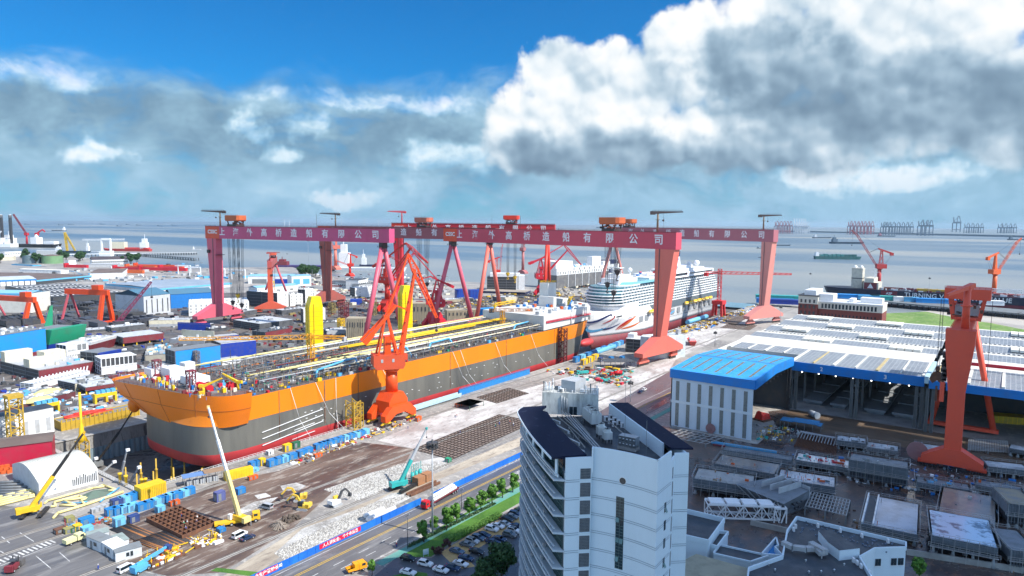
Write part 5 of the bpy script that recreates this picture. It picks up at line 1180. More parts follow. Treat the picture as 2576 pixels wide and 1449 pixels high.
# ================= halls on the right
STRIPW=mat('panel_blue_white',(.55,.63,.70),.5,.12,.2,streak=.3); STRIPG=mat('grey_glazing_strip',(.20,.215,.205),.3,.4,.9,col2=(.13,.14,.14))
FASC=mat('fascia_blue',(.012,.20,.58),.45,.2,.2); ROOFB=mat('roof_blue_sheet',(.03,.28,.72),.5,.25,.15,col2=(.06,.33,.74))
INT=mat('dark_interior',(.07,.075,.08),.8,.4,.3)
def blue_hall():
	t=thing('paint_hall','blue roofed hall with tall grey window strips and an open side','hall',(316,92,0))
	Ln,Wd,Hh=68,40,28.5
	m=MB(); m.box(0,.5,0,Wd,0,Hh-4.2); obj('striped_wall',m,STRIPW,t)
	m=MB()
	for i in range(7):
		y=2.4+i*5.55; m.box(-.1,0,y,y+1.75,13.2,22.8); m.box(-.1,0,y,y+1.75,.4,11.8)
	obj('window_strips',m,STRIPG,t); m=MB(); m.box(-.16,0,0,Wd,11.9,13.1); m.box(-.06,0,0,Wd,8.0,8.12); obj('wall_band',m,mat('band_pale',(.62,.68,.72),.5,.1,.4),t)
	m=MB(); m.box(0,Ln,Wd-.5,Wd,0,Hh-4.2); obj('side_wall',m,STRIPW,t); obj('back_wall',MB().box(Ln-.5,Ln,0,Wd,0,Hh-4.2),INT,t)
	m=MB(); m.loft([[(-.8,-.8,Hh-4.2),(-.8,Wd+.5,Hh-4.2),(-.8,Wd+.5,Hh),(-.8,-.8,Hh)],[(-.3,-.8,Hh-4.2),(-.3,Wd+.5,Hh-4.2),(-.3,Wd+.5,Hh),(-.3,-.8,Hh)]],0,False);
	m.vprism([(0,Hh-4.2),(Ln/2,Hh-2.6),(Ln,Hh-4.2),(Ln,Hh),(Ln/2,Hh+1.8),(0,Hh)],(-.3,-.8,0),(1,0,0),(0,0,1),(0,-1,0),.5); m.box(Ln-.3,Ln,0,Wd,Hh-4.2,Hh); obj('fascia',m,FASC,t)
	m=MB(); m.loft([[(-.9,-.9,Hh+.1),(-.9,Wd+.6,Hh+.1)],[(Ln/2,-.9,Hh+1.9),(Ln/2,Wd+.6,Hh+1.9)],[(Ln,-.9,Hh+.1),(Ln,Wd+.6,Hh+.1)]],0,False,False,False); rf=obj('roof',m,ROOFB,t)
	m=MB()
	for i in range(7):
		y=2.4+i*5.55
		for a,b in ((4,31),(37,62)):
			za=Hh+.16+1.8*(a/34 if a<34 else (68-a)/34); zb=Hh+.16+1.8*(b/34 if b<34 else (68-b)/34); m.add([(a,y,za),(b,y,zb),(b,y+1.3,zb),(a,y+1.3,za)],[(0,1,2,3),(3,2,1,0)])
	obj('roof_light_strips',m,mat('dull_ochre_strip',(.36,.37,.27),.5,.3,.5),rf)
	m=MB(); m.bar((Ln/2,-.5,Hh+2.1),(Ln/2,Wd,Hh+2.1),.15); obj('ridge_line',m,GREY,rf)
	CL=mat('interior_cladding',(.20,.215,.205),.6,.4,.3)
	m=MB()
	for i in range(11): m.bar((3+i*6.2,Wd-1.2,0),(3+i*6.2,Wd-1.2,Hh-4.5),.5,.8)
	for i in range(7): m.box(5+i*9,9+i*9,Wd-.62,Wd-.55,4,20,1)
	for z in (7,14,20): m.bar((1,Wd-1.2,z),(Ln-1,Wd-1.2,z),.4)
	for i in range(10):
		for z in (0,7,14): m.bar((3+i*6.2,Wd-1.2,z),(9.2+i*6.2,Wd-1.2,z+7),.2)
	obj('wall_frame',m,[DGREY,CL],t)
	m=MB(); m.truss((Ln-2,.5,0),(Ln-2,.5,Hh-4),1.5,1.5,10,.25); m.box(Ln-1.1,Ln-.6,-.2,.0,0,Hh-4.2,1); obj('corner_column',m,[DGREY,WHITE],t)
	m=MB()
	for i in range(10): m.truss((3+i*6.4,0,Hh-4.5),(3+i*6.4,Wd,Hh-4.5),1,2.5,8,.2)
	obj('roof_truss',m,DGREY,t)
	# machine of crane fittings seen on wall foot
	m=MB(); m.tube((-.5,19,2.4),(-.2,19,2.4),2.4,2.4,20); m.tube((-.6,19,2.4),(-.1,19,2.4),.5)
	for i in range(8): a=i*pi/4; m.bar((-.55,19,2.4),(-.55,19+2.3*math.cos(a),2.4+2.3*math.sin(a)),.15)
	obj('cable_reel',m,mat('dusty_reel',(.30,.16,.16),.6,.3,.6),label='dusky red cable reel wheel at the foot of the striped hall wall',loc=(315.4,92,0),cat='cable reel')
blue_hall()
def solar_mat():
	m=bpy.data.materials.new('solar_panels'); m.use_nodes=True; nt=m.node_tree; N=nt.nodes; L=nt.links; b=N['Principled BSDF']
	tc=N.new('ShaderNodeTexCoord'); br=N.new('ShaderNodeTexBrick'); L.new(tc.outputs['Object'],br.inputs['Vector']); br.offset=0
	for i,v in (('Scale',.5),('Mortar Size',.035),('Brick Width',1.9),('Row Height',1.0),('Bias',.1)): br.inputs[i].default_value=v
	br.inputs['Color1'].default_value=(.17,.19,.215,1); br.inputs['Color2'].default_value=(.22,.245,.27,1); br.inputs['Mortar'].default_value=(.52,.54,.55,1)
	L.new(br.outputs['Color'],b.inputs['Base Color']); b.inputs['Roughness'].default_value=.4; b.inputs['Specular IOR Level'].default_value=.3; return m
SOLAR=solar_mat(); RW=mat('white_roof_sheet',(.66,.64,.58),.55,.2,.15,grime=(.45,.42,.36))
def main_hall():
	t=thing('assembly_hall','wide steel hall with open bays numbered 2 and 3 under a solar panelled roof','hall',(385,30,0))
	y0,y1=0,62; D=205.; Z=26.2
	m=MB(); m.box(-.6,0,y0,y1,Z-4.6,Z+.2); obj('fascia',m,FASC,t)
	m=MB(); text_to(m,'2',3.0,(-.7,47,Z-2.2),(0,-1,0),(0,0,1),0,.04,.06); text_to(m,'3',3.0,(-.7,17,Z-2.2),(0,-1,0),(0,0,1),0,.04,.06); obj('bay_numbers',m,LET,t)
	m=MB()
	# long roof: first a sunk solar field, then white band, then ridged bays
	prof=[(0,Z+.2),(38,Z+.6)]
	m.loft([[(x,y0-.3,z),(x,105 if x>20 else y1+.2,z)] for x,z in ((0,Z+.25),(19.9,Z+.5))],0,False,False,False);
	m.loft([[(x,y0-.3,z),(x,105,z)] for x,z in ((20,Z+.5),(40,Z+.8))],0,False,False,False); rs=obj('solar_field',m,SOLAR,t)
	m=MB(); m.loft([[(x,y0-.3,z),(x,105,z)] for x,z in ((40,Z+.8),(58,Z+2.6),(60,Z+1))],0,False,False,False); obj('white_roof_band',m,RW,t)
	m=MB()
	for i in range(11):
		y=y0+i*10.2; w=.7 if i%2 else 1.3
		if y>y1: m.box(20,40,y,y+w,Z+.5,Z+1.05)
		else: m.box(.2,40,y,y+w,Z+.3,Z+1.0,1 if i%3==2 else 0)
	obj('roof_walkways',m,[RW,mat('tan_walkway',(.50,.40,.20),.6,.3,.4)],t)
	for b in range(4):
		x0=60+b*36
		m=MB(); m.loft([[(x,y0-.3,z),(x,105,z)] for x,z in ((x0,Z+.6),(x0+18,Z+2.4))],0,False,False,False); m.loft([[(x,y0-.3,z),(x,105,z)] for x,z in ((x0+24,Z+2.2),(x0+35.9,Z+.6))],0,False,False,False); obj('solar_field',m,SOLAR,t)
		m=MB(); m.loft([[(x,y0-.3,z),(x,105,z)] for x,z in ((x0+18,Z+2.4),(x0+24,Z+2.2))],0,False,False,False); m.box(x0-.8,x0+.8,y0,105,Z+.4,Z+.9,1)
		for i in range(44): m.box(x0-3.4,x0-.8,y0+i*2.35,y0+i*2.35+1.1,Z+.75,Z+1.15)
		for i in range(44): m.box(x0+.8,x0+2.6,y0+i*2.35,y0+i*2.35+1.1,Z+.75,Z+1.1)
		obj('valley_gutter',m,[RW,DGREY],t)
		for i in range(2):
			y=8+i*48+(b%2)*22
			m=MB()
			for j in range(4): m.box(x0+5,x0+20,y+j*4.2,y+j*4.2+3.7,Z+1.6,Z+3.0)
			obj('roof_light_box',m,mat('skylight_cream',(.74,.72,.64),.5,.15,.6),t)
	m=MB(); m.box(0,204,104.5,105.2,Z-4,Z+1.2); m.box(20,20.6,y1,105,Z-4,Z+.6); obj('roof_edge',m,RW,t)
	W2=mat('hall_cladding',(.40,.43,.44),.6,.25,.2)
	m=MB(); m.box(21,204,104.2,104.5,0,Z-.5); m.box(203,204,0,104,0,Z); m.box(21,204,-.5,0,0,Z) if 0 else None; obj('walls',m,W2,t)
	for y in (2,31,61):
		m=MB()
		for dy in (-1.2,1.2): m.truss((1.5,y+dy,0),(1.5,y+dy,Z-4.6),1.1,1.1,10,.32); m.bar((1.5,y+dy,0),(1.5,y+dy,Z-4.6),.8)
		for i in range(1,6): m.bar((1.5+i*26,y,0),(1.5+i*26,y,Z-2),1.0,1.4); m.bar((1.5+(i-1)*26,y,Z-9),(1.5+i*26,y,Z-9),.8,1.6)
		obj('column',m,mat('column_grey',(.15,.155,.155),.6,.3,.4),t)
	m=MB()
	for i in range(8): m.box(3+i*24,4+i*24,0,62,Z-4.4,Z-1.5)
	obj('roof_truss',m,INT,t)
	m=MB(); m.sheet([(0,0),(203,0),(203,104),(21,104),(21,62),(0,62)],.03); obj('hall_floor',m,mat('hall_floor_grey',(.30,.31,.32),.5,.5,.1,col2=(.16,.16,.17)),t)
	# hull plates lying in the bays
	for y,w,l in ((49,10,120),(37,8,90),(18,10,120),(4,11,120)):
		m=MB(); m.box(16,16+l,y,y+w,1.5,2.2)
		for i in range(5): m.box(16+l*i/5,16.6+l*i/5,y,y+w,2.2,2.7)
		for i in range(4): m.box(18+i*l/4,19+i*l/4,y+1,y+w-1,.03,1.5)
		obj('deck_section',m,mat('bay_plate',(.27,.29,.31),.45,.4,.12),label='long grey deck section on the floor of the open hall, %s bay from left'%th([49,37,18,4].index(y)),loc=(385,30,0),cat='deck section',group='deck sections inside the hall')
	m=MB()
	for i in range(7): m.ball((1.2,57-i*8.4,Z-5.2),.35,0,8,5)
	lm=bpy.data.materials.new('hall_lamp_glow'); lm.use_nodes=True; e=lm.node_tree.nodes['Principled BSDF']; e.inputs['Emission Color'].default_value=(1,.97,.9,1); e.inputs['Emission Strength'].default_value=4
	obj('bay_lamps',m,lm,t)
	t=thing('assembly_hall','second wide hall right of bay 3, partly behind the coral gantry leg','hall',(381,30,0))
	y0=-180; m=MB(); m.box(-.6,0,y0,-2.2,Z-4.2,Z-.2); obj('fascia',m,FASC,t)
	m=MB(); m.box(-.6,46,-2,-.2,Z-2,Z+1.4); obj('gable_edge',m,mat('pale_blue_edge',(.42,.60,.68),.5,.15,.4),t)
	m=MB(); m.loft([[(x,y0,z),(x,-2.2,z)] for x,z in ((0,Z-.2),(42,Z+.4))],0,False,False,False); obj('solar_field',m,SOLAR,t)
	m=MB(); m.loft([[(x,y0,z),(x,-2.2,z)] for x,z in ((42,Z+.4),(62,Z+2.2),(64,Z+.8))],0,False,False,False); obj('white_roof_band',m,RW,t)
	m=MB()
	for i in range(11): y=-4-i*13.3; m.box(.2,42,y-1.2,y,Z-.1,Z+.7,1 if i==0 else 0)
	obj('roof_walkways',m,[RW,mat('tan_walkway',None)],t)
	for b in range(4):
		x0=64+b*36
		m=MB(); m.loft([[(x,y0,z),(x,-2.2,z)] for x,z in ((x0,Z+.6),(x0+18,Z+2.4))],0,False,False,False); m.loft([[(x,y0,z),(x,-2.2,z)] for x,z in ((x0+24,Z+2.2),(x0+35.9,Z+.6))],0,False,False,False); obj('solar_field',m,SOLAR,t)
		m=MB(); m.loft([[(x,y0,z),(x,-2.2,z)] for x,z in ((x0+18,Z+2.4),(x0+24,Z+2.2))],0,False,False,False); m.box(x0-.8,x0+.8,y0,-2.2,Z+.4,Z+.9,1)
		for i in range(60): m.box(x0-3.4,x0-.8,-4-i*2.35,-3-i*2.35,Z+.75,Z+1.15)
		obj('valley_gutter',m,[RW,DGREY],t)
		for i in range(2):
			y=-60-i*56+(b%2)*10; m=MB()
			for j in range(4): m.box(x0+5,x0+20,y+j*4.2,y+j*4.2+3.7,Z+1.6,Z+3.0)
			obj('roof_light_box',m,mat('skylight_cream',None),t)
	for y in (-3,-63,-120):
		m=MB()
		for dy in (-1.2,1.2): m.truss((1.5,y+dy,0),(1.5,y+dy,Z-4.6),1.1,1.1,10,.32); m.bar((1.5,y+dy,0),(1.5,y+dy,Z-4.6),.8)
		obj('column',m,mat('column_grey',None),t)
	obj('back_wall',MB().box(60,60.5,y0,-1,0,Z),INT,t)
	m=MB(); m.tube((39,-6,Z+3.2),(36,-150,Z+4.4),.9,.9,10); obj('roof_pipe',m,RED,label='crimson pipe lying across the white band of the hall roof',loc=(381,30,0),cat='pipe')
main_hall()
def brick():
	u=646.; a=on_u(2008,775,u); b=on_u(2219,775,u)
	t=thing('brick_building','red brick building with cream upper floor and white roof huts by the river','brick building',(u,a.y,0))
	L=a.y-b.y; BR=mat('red_brick',(.20,.055,.045),.8,.35,.3,grime=(.12,.05,.05)); CRM=mat('cream_render',(.60,.57,.50),.6,.2,.4)
	zt=height(Vector((u,a.y,0)),2012,743); z2=height(Vector((u,b.y,0)),2219,771)
	m=MB(); m.box(0,34,-16,0,0,zt-7); m.box(2,28,-L,-16,0,z2-6); obj('brick_wall',m,BR,t)
	m=MB(); m.box(-.2,34,-16.2,.2,zt-7,zt); m.box(1.8,28.2,-L-.2,-16.2,z2-6,z2); obj('upper_storey',m,CRM,t)
	m=MB(); m.box(-.8,34.5,-17,.8,zt,zt+.7,1); m.box(3,30,-14,-4,zt+.7,zt+5); m.box(4,20,-28,-16.3,z2,z2+7); m.box(6,20,-44,-40,z2,z2+4); m.box(8,18,-L+1,-L+18,z2,z2+5.5); m.box(1.5,28.5,-L-.6,-16,z2,z2+1); obj('roof_huts',m,[WHITE,DGREY],t)
	m=MB()
	for i in range(4):
		for z in (zt-6,zt-11,zt-16.5,zt-22): m.box(-.3,-.2 if z>zt-7 else -.02,-3.2-i*3.6,-1.6-i*3.6,z,z+3)
	for i in range(16): y=-19-i*(L-22)/16; m.box(1.55,1.78,y-1.6,y,z2-5.2,z2-1.2); m.box(1.9,1.98,y-1.2,y-.2,z2-12,z2-10) ; m.box(1.9,1.98,y-1.2,y-.2,z2-17,z2-15)
	obj('windows',m,GLASS,t)
brick()
# ================= the coral gantry of the block yard, seen along its girder
def coral_gantry():
	c=at(2393,1180); t=thing('gantry_crane','tall coral gantry crane seen end-on over the grey block yard','gantry crane',c,rad(0),'goliath cranes over the docks')
	CO=mat('coral_red',(.78,.10,.05),.45,.3,.06,grime=(.48,.08,.06)); G=66.
	zt=height(c,2393,829)
	k=K(2880,1620,2.6833)
	m=MB(); m.loft([[(-2.6,-3.0,8),(2.6,-3.0,8),(2.6,3.0,8),(-2.6,3.0,8)],[(-2.8,-2.9,zt-26),(2.8,-2.9,zt-26),(2.8,2.9,zt-26),(-2.8,2.9,zt-26)],[(-3,-5,zt-6),(4,-5,zt-6),(4,5,zt-6),(-3,5,zt-6)],[(-3,-5.2,zt),(4,-5.2,zt),(4,5.2,zt),(-3,5.2,zt)]],0,False); obj('rigid_leg',m,CO,t)
	m=MB(); m.vprism([(-10.8,2.2),(10.8,2.2),(10.8,4.6),(3.,9.),(-3.,9.),(-10.8,4.6)],(-3,0,0),(0,1,0),(0,0,1),(1,0,0),6); obj('leg_sill',m,CO,t)
	for y in (-8.6,8.6):
		m=MB(); m.box(-1.5,1.5,y-3.4,y+3.4,1.2,2.3); b=obj('bogie',m,CO,t); m=MB()
		for i in range(4): m.tube((-.6,y-2.8+i*1.9,.8),(.6,y-2.8+i*1.9,.8),.75,n=10)
		obj('wheels',m,MACH,b)
	m=MB(); m.box(4.01,G+4,-3.6,3.6,zt-6,zt-.01) ; m.rail([(-3,-3.6,zt),(G,-3.6,zt)],1.2,3,.1); m.rail([(-3,3.6,zt),(G,3.6,zt)],1.2,3,.1); obj('girder',m,CO,t)
	for q in (-1,1): obj('hinged_leg',MB().tube((G,q*13,2),(G,q*2.4,zt-5),1.35,1.3,12),CO,t)
	m=MB(); m.box(G-1.5,G+1.5,-15,15,1.4,3); obj('leg_sill',m,CO,t)
	# trolley on four legs with its red house and maintenance jib
	m=MB()
	for y in (-6.4,6.4):
		for x in (34,44): m.bar((x,y*.75,zt),(x,y,zt+9.5),1.5,1.2)
	m.box(32,46,-5.2,5.2,zt+.2,zt+1.4); tr=obj('trolley_frame',m,CO,t)
	obj('machinery_house',MB().box(31,47,-8.6,8.6,zt+9.5,zt+14.2).rail([(31,-8.6,zt+14.2),(31,8.6,zt+14.2)],1,2,.1),CO,tr)
	m=MB(); m.box(36,44,-4.5,-1.2,zt+2,zt+6.2); m.box(36,44,1.2,4.5,zt+2,zt+6.2); obj('winch_boxes',m,LGREY,tr)
	m=MB()
	for i in range(40): x=R.uniform(30,47);y=R.uniform(-6.5,6.5);z=zt+R.uniform(.5,8.5); m.box(x,x+R.uniform(.4,1.6),y,y+R.uniform(.3,1.4),z,z+R.uniform(.4,1.6),R.randrange(3))
	obj('trolley_machinery',m,[MACH,CO,RUST],tr)
	m=MB(); m.tube((5,-1,zt),(5,-1,zt+17),1.5,1.2,12); m.tube((5,-1,zt+9),(5,-1,zt+9.6),2.1,2.1,12); jb=obj('service_crane',m,CO,t); obj('service_jib',MB().bar((8,-2.6,zt+17.6),(-6,5.2,zt+14.2),2.4,2.0,1.0,1.0).bar((5,-1,zt+16),(8,-2.6,zt+17.6),2,1.6),CO,jb)
	m=MB()
	for y in (-9.2,9.0,10):
		for x in (36,40): m.bar((x,y,zt+9),(x,y,zt-26 if y>0 else zt-30),.13)
	obj('hoist_ropes',m,CABLE,tr);
	m=MB(); m.ball((38,9.6,zt-24),(1.6,1,1.4)); m.vprism([(-3.2,-5),(-2,-2),(0,-1),(2,-2),(3.2,-5),(1.8,-7),(0,-5.4),(-1.8,-7)],(38,9.6,zt-24),(0,1,0),(0,0,1),(1,0,0),1.4); m.bar((38,9.6,zt-32),(38,9.6,zt-39),.9); obj('hook_block',m,RUST,tr)
	m=MB(); m.tube((-3.3,0,0),(-3.0,0,0),.01)
	m=MB(); m.tube((-3.4,-3.6,zt-9),(-2.9,-3.6,zt-9),.85,.85,16); m.box(-3.3,-1,4.2,5.8,zt-30,zt-22,0); obj('leg_fittings',m,CO,t)
	m=MB()
	for i in range(26): z=zt-10-R.random()*22; m.box(-2,1,3.9,5+R.random()*1.2,z,z+R.uniform(.4,1.4))
	obj('leg_lift_cage',m,MACH,t)
	p=at(2205+.0,1300)
	m=MB()
	c2=at(*k(1495,300)); m.tube((0,0,4.6),(.6,0,4.6),4,4,24); m.tube((-.3,0,4.6),(.9,0,4.6),.6)
	obj('cable_reel',m,mat('dusty_reel',None),label='rust-red cable reel wheel at the left foot of the coral gantry',loc=(c2.x,c2.y,0),cat='cable reel')
coral_gantry()
# ================= left of the dock: halls, hull blocks, boxes
def box3(name,label,cat,pl,pc,pr,ytop,group=None,h=None):
	c=at(*pc); r=at(*pr); X=r-c; L=X.length; X=X/L; Yn=Vector((-X.y,X.x,0))
	D=pl if isinstance(pl,(int,float)) else abs((at(*pl)-c).dot(Yn))
	t=thing(name,label,cat,c,yaw(X),group)
	return t,L,D,(h or height(c,pc[0],ytop))
def frames(m,x,D,h,n=4,nv=3,k=0,out=-.1):
	"open end: decks and bulkhead edges seen on the cut side"
	for i in range(n+1): z=h*i/n; m.box(x+out,x+.5,0,D,max(0,z-.25),z+.05,k)
	for j in range(nv+1): y=D*j/nv; m.box(x+out*.6,x+.5,y-.25 if j else 0,y+.12,0,h,k)
def shed(label,pl,pc,pr,ytop,wall,roof,fasc=None,win_=None,name='workshop_hall',cat='hall',gable=1.2,ribs=0,doors=0,band=2.2,group=None,dk=None):
	t,L,D,h=box3(name,label,cat,pl,pc,pr,ytop,group)
	m=MB(); m.box(0,L,0,D,0,h-.05); obj('walls',m,wall,t)
	m=MB(); m.loft([[(-.4,-.4,h),(L+.4,-.4,h)],[(-.4,D/2,h+gable),(L+.4,D/2,h+gable)],[(-.4,D+.4,h),(L+.4,D+.4,h)]],0,False,False,False); m.add([(0,0,h-.05),(0,D,h-.05),(0,D/2,h+gable),(L,0,h-.05),(L,D,h-.05),(L,D/2,h+gable)],[(0,2,1),(3,4,5),(0,1,2),(3,5,4)]); r=obj('roof',m,roof,t)
	if ribs:
		m=MB()
		for i in range(ribs):
			x=L*(i+.3)/ribs
			for q in range(4):
				a,b=D*(.06+.24*q),D*(.2+.24*q); za,zb=(h+gable*min(y,D-y)/(D/2) for y in (a,b))
				m.add([(x,a,za+.5),(x+L*.5/ribs,a,za+.5),(x+L*.5/ribs,b,zb+.5),(x,b,zb+.5),(x,a,za-.2),(x+L*.5/ribs,a,za-.2)],[(0,1,2,3),(3,2,1,0),(4,5,1,0)])
		obj('roof_lights',m,WHITE,r)
	if fasc: m=MB(); m.box(-.45,L+.45,-.45,-.05,h-band,h+.1); m.box(-.45,-.05,0,D,h-band,h+.1); obj('fascia',m,fasc,t)
	if win_:
		m=MB(); n,z0,z1,w=win_
		for i in range(n): x=L*(i+.5)/n; m.box(x-w/2,x+w/2,-.12,-.02,h*z0,h*z1)
		obj('windows',m,dk or STRIPG,t)
	if doors:
		for i in range(doors): x=L*(i+.5)/doors; obj('door',MB().box(x-L*.32/doors,x+L*.32/doors,-.15,-.02,0,h*.6),DBLUE if i%2 else GREY,t)
	return t,L,D,h
k1=K(0,880,2.8);k2=K(0,1160,2.8);k3=K(440,1000,2.8);k4=K(900,960,2.8);k5=K(440,1180,2.8);k6=K(0,1400,2.8);k7=K(1640,940,2.4267);k8=K(0,760,2.8)
BRR=mat('brown_roof',(.13,.095,.08),.7,.4,.05,col2=(.19,.15,.13)); GBR=mat('grey_blue_roof',(.26,.31,.37),.5,.4,.03,col2=(.36,.40,.45),streak=1); LBR=mat('light_blue_roof',(.22,.46,.66),.5,.25,.05); TBR=mat('teal_blue_roof',(.07,.17,.25),.55,.3,.05)
DKR=mat('charcoal_roof',(.055,.062,.07),.6,.4,.1); PBW=mat('pale_shed_wall',(.55,.58,.62),.6,.25,.15); LBF=mat('fascia_light_blue',(.12,.42,.66),.5,.2,.2); WW=mat('white_wall',(.74,.75,.75),.6,.25,.2)
shed('wide grey-blue flat roofed hall with light blue eaves beyond the purple crane',k3(-10,215),k3(425,280),k3(1200,212),k3(425,232)[1],PBW,GBR,LBF,gable=1.5)
shed('charcoal roofed hall with rows of white roof lights on the left',k1(-60,625),k1(560,745),k1(1290,690),k1(560,655)[1],DGREY,DKR,None,gable=1.,ribs=14)
shed('brown roofed hall with light blue eaves at the left edge',k1(-140,440),k1(385,525),k1(960,470),k1(385,478)[1],DGREY,BRR,LBF,gable=1.2)
shed('brown roofed hall with a white gable end near the red girders',k1(630,425),k1(948,470),k1(1285,462),k1(948,405)[1],WW,BRR,None,gable=1.)
shed('long white roofed hall behind the brown roof at the left edge',k1(-120,375),k1(200,395),k1(640,410),k1(200,362)[1],WW,RW,None,gable=1.)
shed('bright blue eaved hall with white doors at the left edge',k1(-80,505),k1(0,545),k1(382,528),k1(0,480)[1],DGREY,mat('pale_roof',(.5,.55,.6),.6,.3,.1),FASC,win_=(6,.05,.75,6),dk=WW,gable=.8)
shed('white walled hall with pale blue roof edge behind the orange gantry at left',30,k1(-150,815),k1(322,822),k1(100,612)[1],mat('cream_white_wall',(.66,.64,.58),.6,.2,.2),LBR,LBF,gable=2)
shed('grey gabled shed with dark slot windows beside the white blocks',k3(48,480),k3(283,515),k3(560,478),k3(283,312)[1],PBW,TBR,None,win_=(5,.1,.8,1.2),dk=DGREY,gable=6)
shed('blue gabled shed behind the white blocks',26,k3(565,440),k3(1000,410),k3(565,292)[1],BLUE,TBR,None,gable=5)
shed('white hall with light blue roof and blue door left of the coral leg',40,k4(85,290),k4(560,288),k4(85,212)[1],WW,LBR,None,gable=2,doors=2)
shed('tall white hall end with louvres behind the rust-rose leg',30,k4(545,320),k4(748,312),k4(545,212)[1],WW,LBR,None,win_=(2,.2,.7,10),dk=LBLUE,gable=1)
shed('low white shed with sloping light blue roof below the long blue roof',22,k4(180,400),k4(612,365),k4(180,335)[1],WW,LBR,None,win_=(3,.2,.5,5),gable=2)
shed('grey office block with rows of windows beyond the dock cranes',20,k4(930,330),k4(1250,372),k4(930,262)[1],LGREY,DKR,None,win_=(16,.5,.75,2.2),name='office_building',cat='office building',gable=.3,dk=GLASS)
shed('white window-dotted office wing at the end of the grey block',20,k4(1245,365),k4(1345,345),k4(1245,255)[1],WW,DKR,None,win_=(5,.4,.7,2.5),name='office_building',cat='office building',gable=.3,dk=GLASS)
shed('long white office with dark hipped roof and a row of small windows',30,k1(965,318),k1(1345,308),k1(965,265)[1],WW,mat('dark_purple_roof',(.06,.05,.06),.7,.3,.1),None,win_=(18,.35,.7,3.5),name='office_building',cat='office building',gable=6,dk=GREY)
shed('white stepped office building near the green tanks',22,k1(52,232),k1(262,222),k1(52,182)[1],WW,RW,None,win_=(8,.4,.65,5),name='office_building',cat='office building',gable=.3,dk=GREY)
shed('cream low building left of the green tanks',25,k1(-30,272),k1(140,270),k1(-30,235)[1],CREAM,CREAM,None,gable=2,name='store_building',cat='building')
shed('small white twin tower block right of the green tank',12,k1(722,330),k1(802,326),k1(722,272)[1],WW,RW,None,gable=.3,name='store_building',cat='building')
shed('blue roofed low shed among trees near the left edge',18,k1(120,320),k1(340,332),k1(255,310)[1],LBLUE,TBR,None,gable=1,name='store_building',cat='building')
shed('grey roofed depot with white edge in front of the hipped office',26,k1(880,345),k1(1240,340),k1(880,312)[1],LGREY,mat('depot_roof',(.34,.37,.40),.6,.3,.1),None,gable=1,name='store_building',cat='building')
shed('grey slab sided shed behind the green tank by the pier',16,k1(382,215),k1(585,215),k1(382,168)[1],LGREY,WW,None,gable=.5,name='store_building',cat='building')
for (x,y,w,hh,col,l) in ((553,300,105,88,mat('tank_green',(.16,.30,.15),.6,.3,.1),'green storage tank with rust brown roof'),(340,300,95,82,mat('tank_blue_grey',(.13,.20,.23),.6,.3,.1),'blue-grey storage tank left of the green one')):
	c=at(*k1(x,y)); r=(at(*k1(x+w,y))-c).length; h=height(c,*k1(x,y-hh)); h=h*.92
	t=thing('storage_tank',l,'storage tank',c); obj('shell',MB().tube((0,0,0),(0,0,h),r,r,32,caps=False),col,t); obj('roof',MB().lathe([(r*1.01,h),(r*.5,h+1.6),(.05,h+2.6)],n=32),BRR if 'green s' in l else col,t)
# ---- hull blocks
def hull_block(label,pl,pc,pr,ytop,bands,top,end=GREY,name='hull_block',n=4,deckbits=0,bits=None,lean=0.,h=None,z0=0.,group='hull blocks in the yard'):
	t,L,D,hh=box3(name,label,'hull block',pl,pc,pr,ytop,group,h);
	core=MB(); core.box(.3,L-.05,.25,D-.25,z0+.2,hh-.3); obj('inner_structure',core,DGREY,t)
	for a,b,mt_ in bands:
		m=MB(); za,zb=z0+(hh-z0)*a,z0+(hh-z0)*b; f=lambda z:-lean*(z-z0)/(hh-z0)
		m.add([(0,f(za),za),(L,f(za),za),(L,f(zb),zb),(0,f(zb),zb),(0,.3,za),(L,.3,za),(L,.3,zb),(0,.3,zb)],[(0,1,2,3),(5,4,7,6),(4,0,3,7),(1,5,6,2),(3,2,6,7),(4,5,1,0)]); obj('side_plating',m,mt_,t)
	m=MB(); m.box(0,L,0,D,hh-.3,hh); obj('deck_plating',m,top,t)
	m=MB(); frames(m,0,D,hh,n,3); m.v=[(x,y,z+z0*(1-z/hh)) for x,y,z in m.v]; obj('open_frames',m,end,t)
	if z0:
		m=MB()
		for i in range(max(3,int(L/9))+1): x=.6+(L-1.6)*i/max(3,int(L/9)); m.box(x-.35,x+.35,.5,1.2,0,z0+.3); m.box(x-.35,x+.35,D-1.2,D-.5,0,z0+.3)
		obj('support_posts',m,YEL if group!='grey blocks' else GREY,t)
	if deckbits:
		m=MB()
		for i in range(deckbits):
			x=R.uniform(0,L-2);y=R.uniform(0,max(.5,D-2));s=R.uniform(.5,2.2); m.box(x,x+s*R.uniform(.6,2.2),y,y+s,hh,hh+s*R.uniform(.3,1),R.randrange(len(bits or [1,1,1])))
		obj('deck_fittings',m,bits or [LGREY,WHITE,GREY],t)
	return t,L,D,hh
hull_block('huge bright blue hull side above a maroon strip at the left edge',26,k2(-190,615),k2(492,478),k2(-190,310)[1],[(0,.2,MAR),(.2,1,SKYB)],GREY,deckbits=40)
hull_block('green flared bow section beside the big blue hull side',22,k2(494,470),k2(862,392),k2(494,235)[1],[(0,.42,DBLUE),(.42,1.08,GREEN)],GREY,lean=5)
t=thing('bow_plate','green curved fin plate standing up behind the green bow','steel plate',at(*k2(455,225)),rad(20)); obj('plate',MB().vprism([(0,0),(9,0),(10.5,22),(8,21)],(0,0,0),(1,0,0),(0,0,1),(0,1,0),.6),GREEN,t); obj('bracing',MB().truss((12,0,0),(12,0,18),2,2,5,.3),GREY,t)
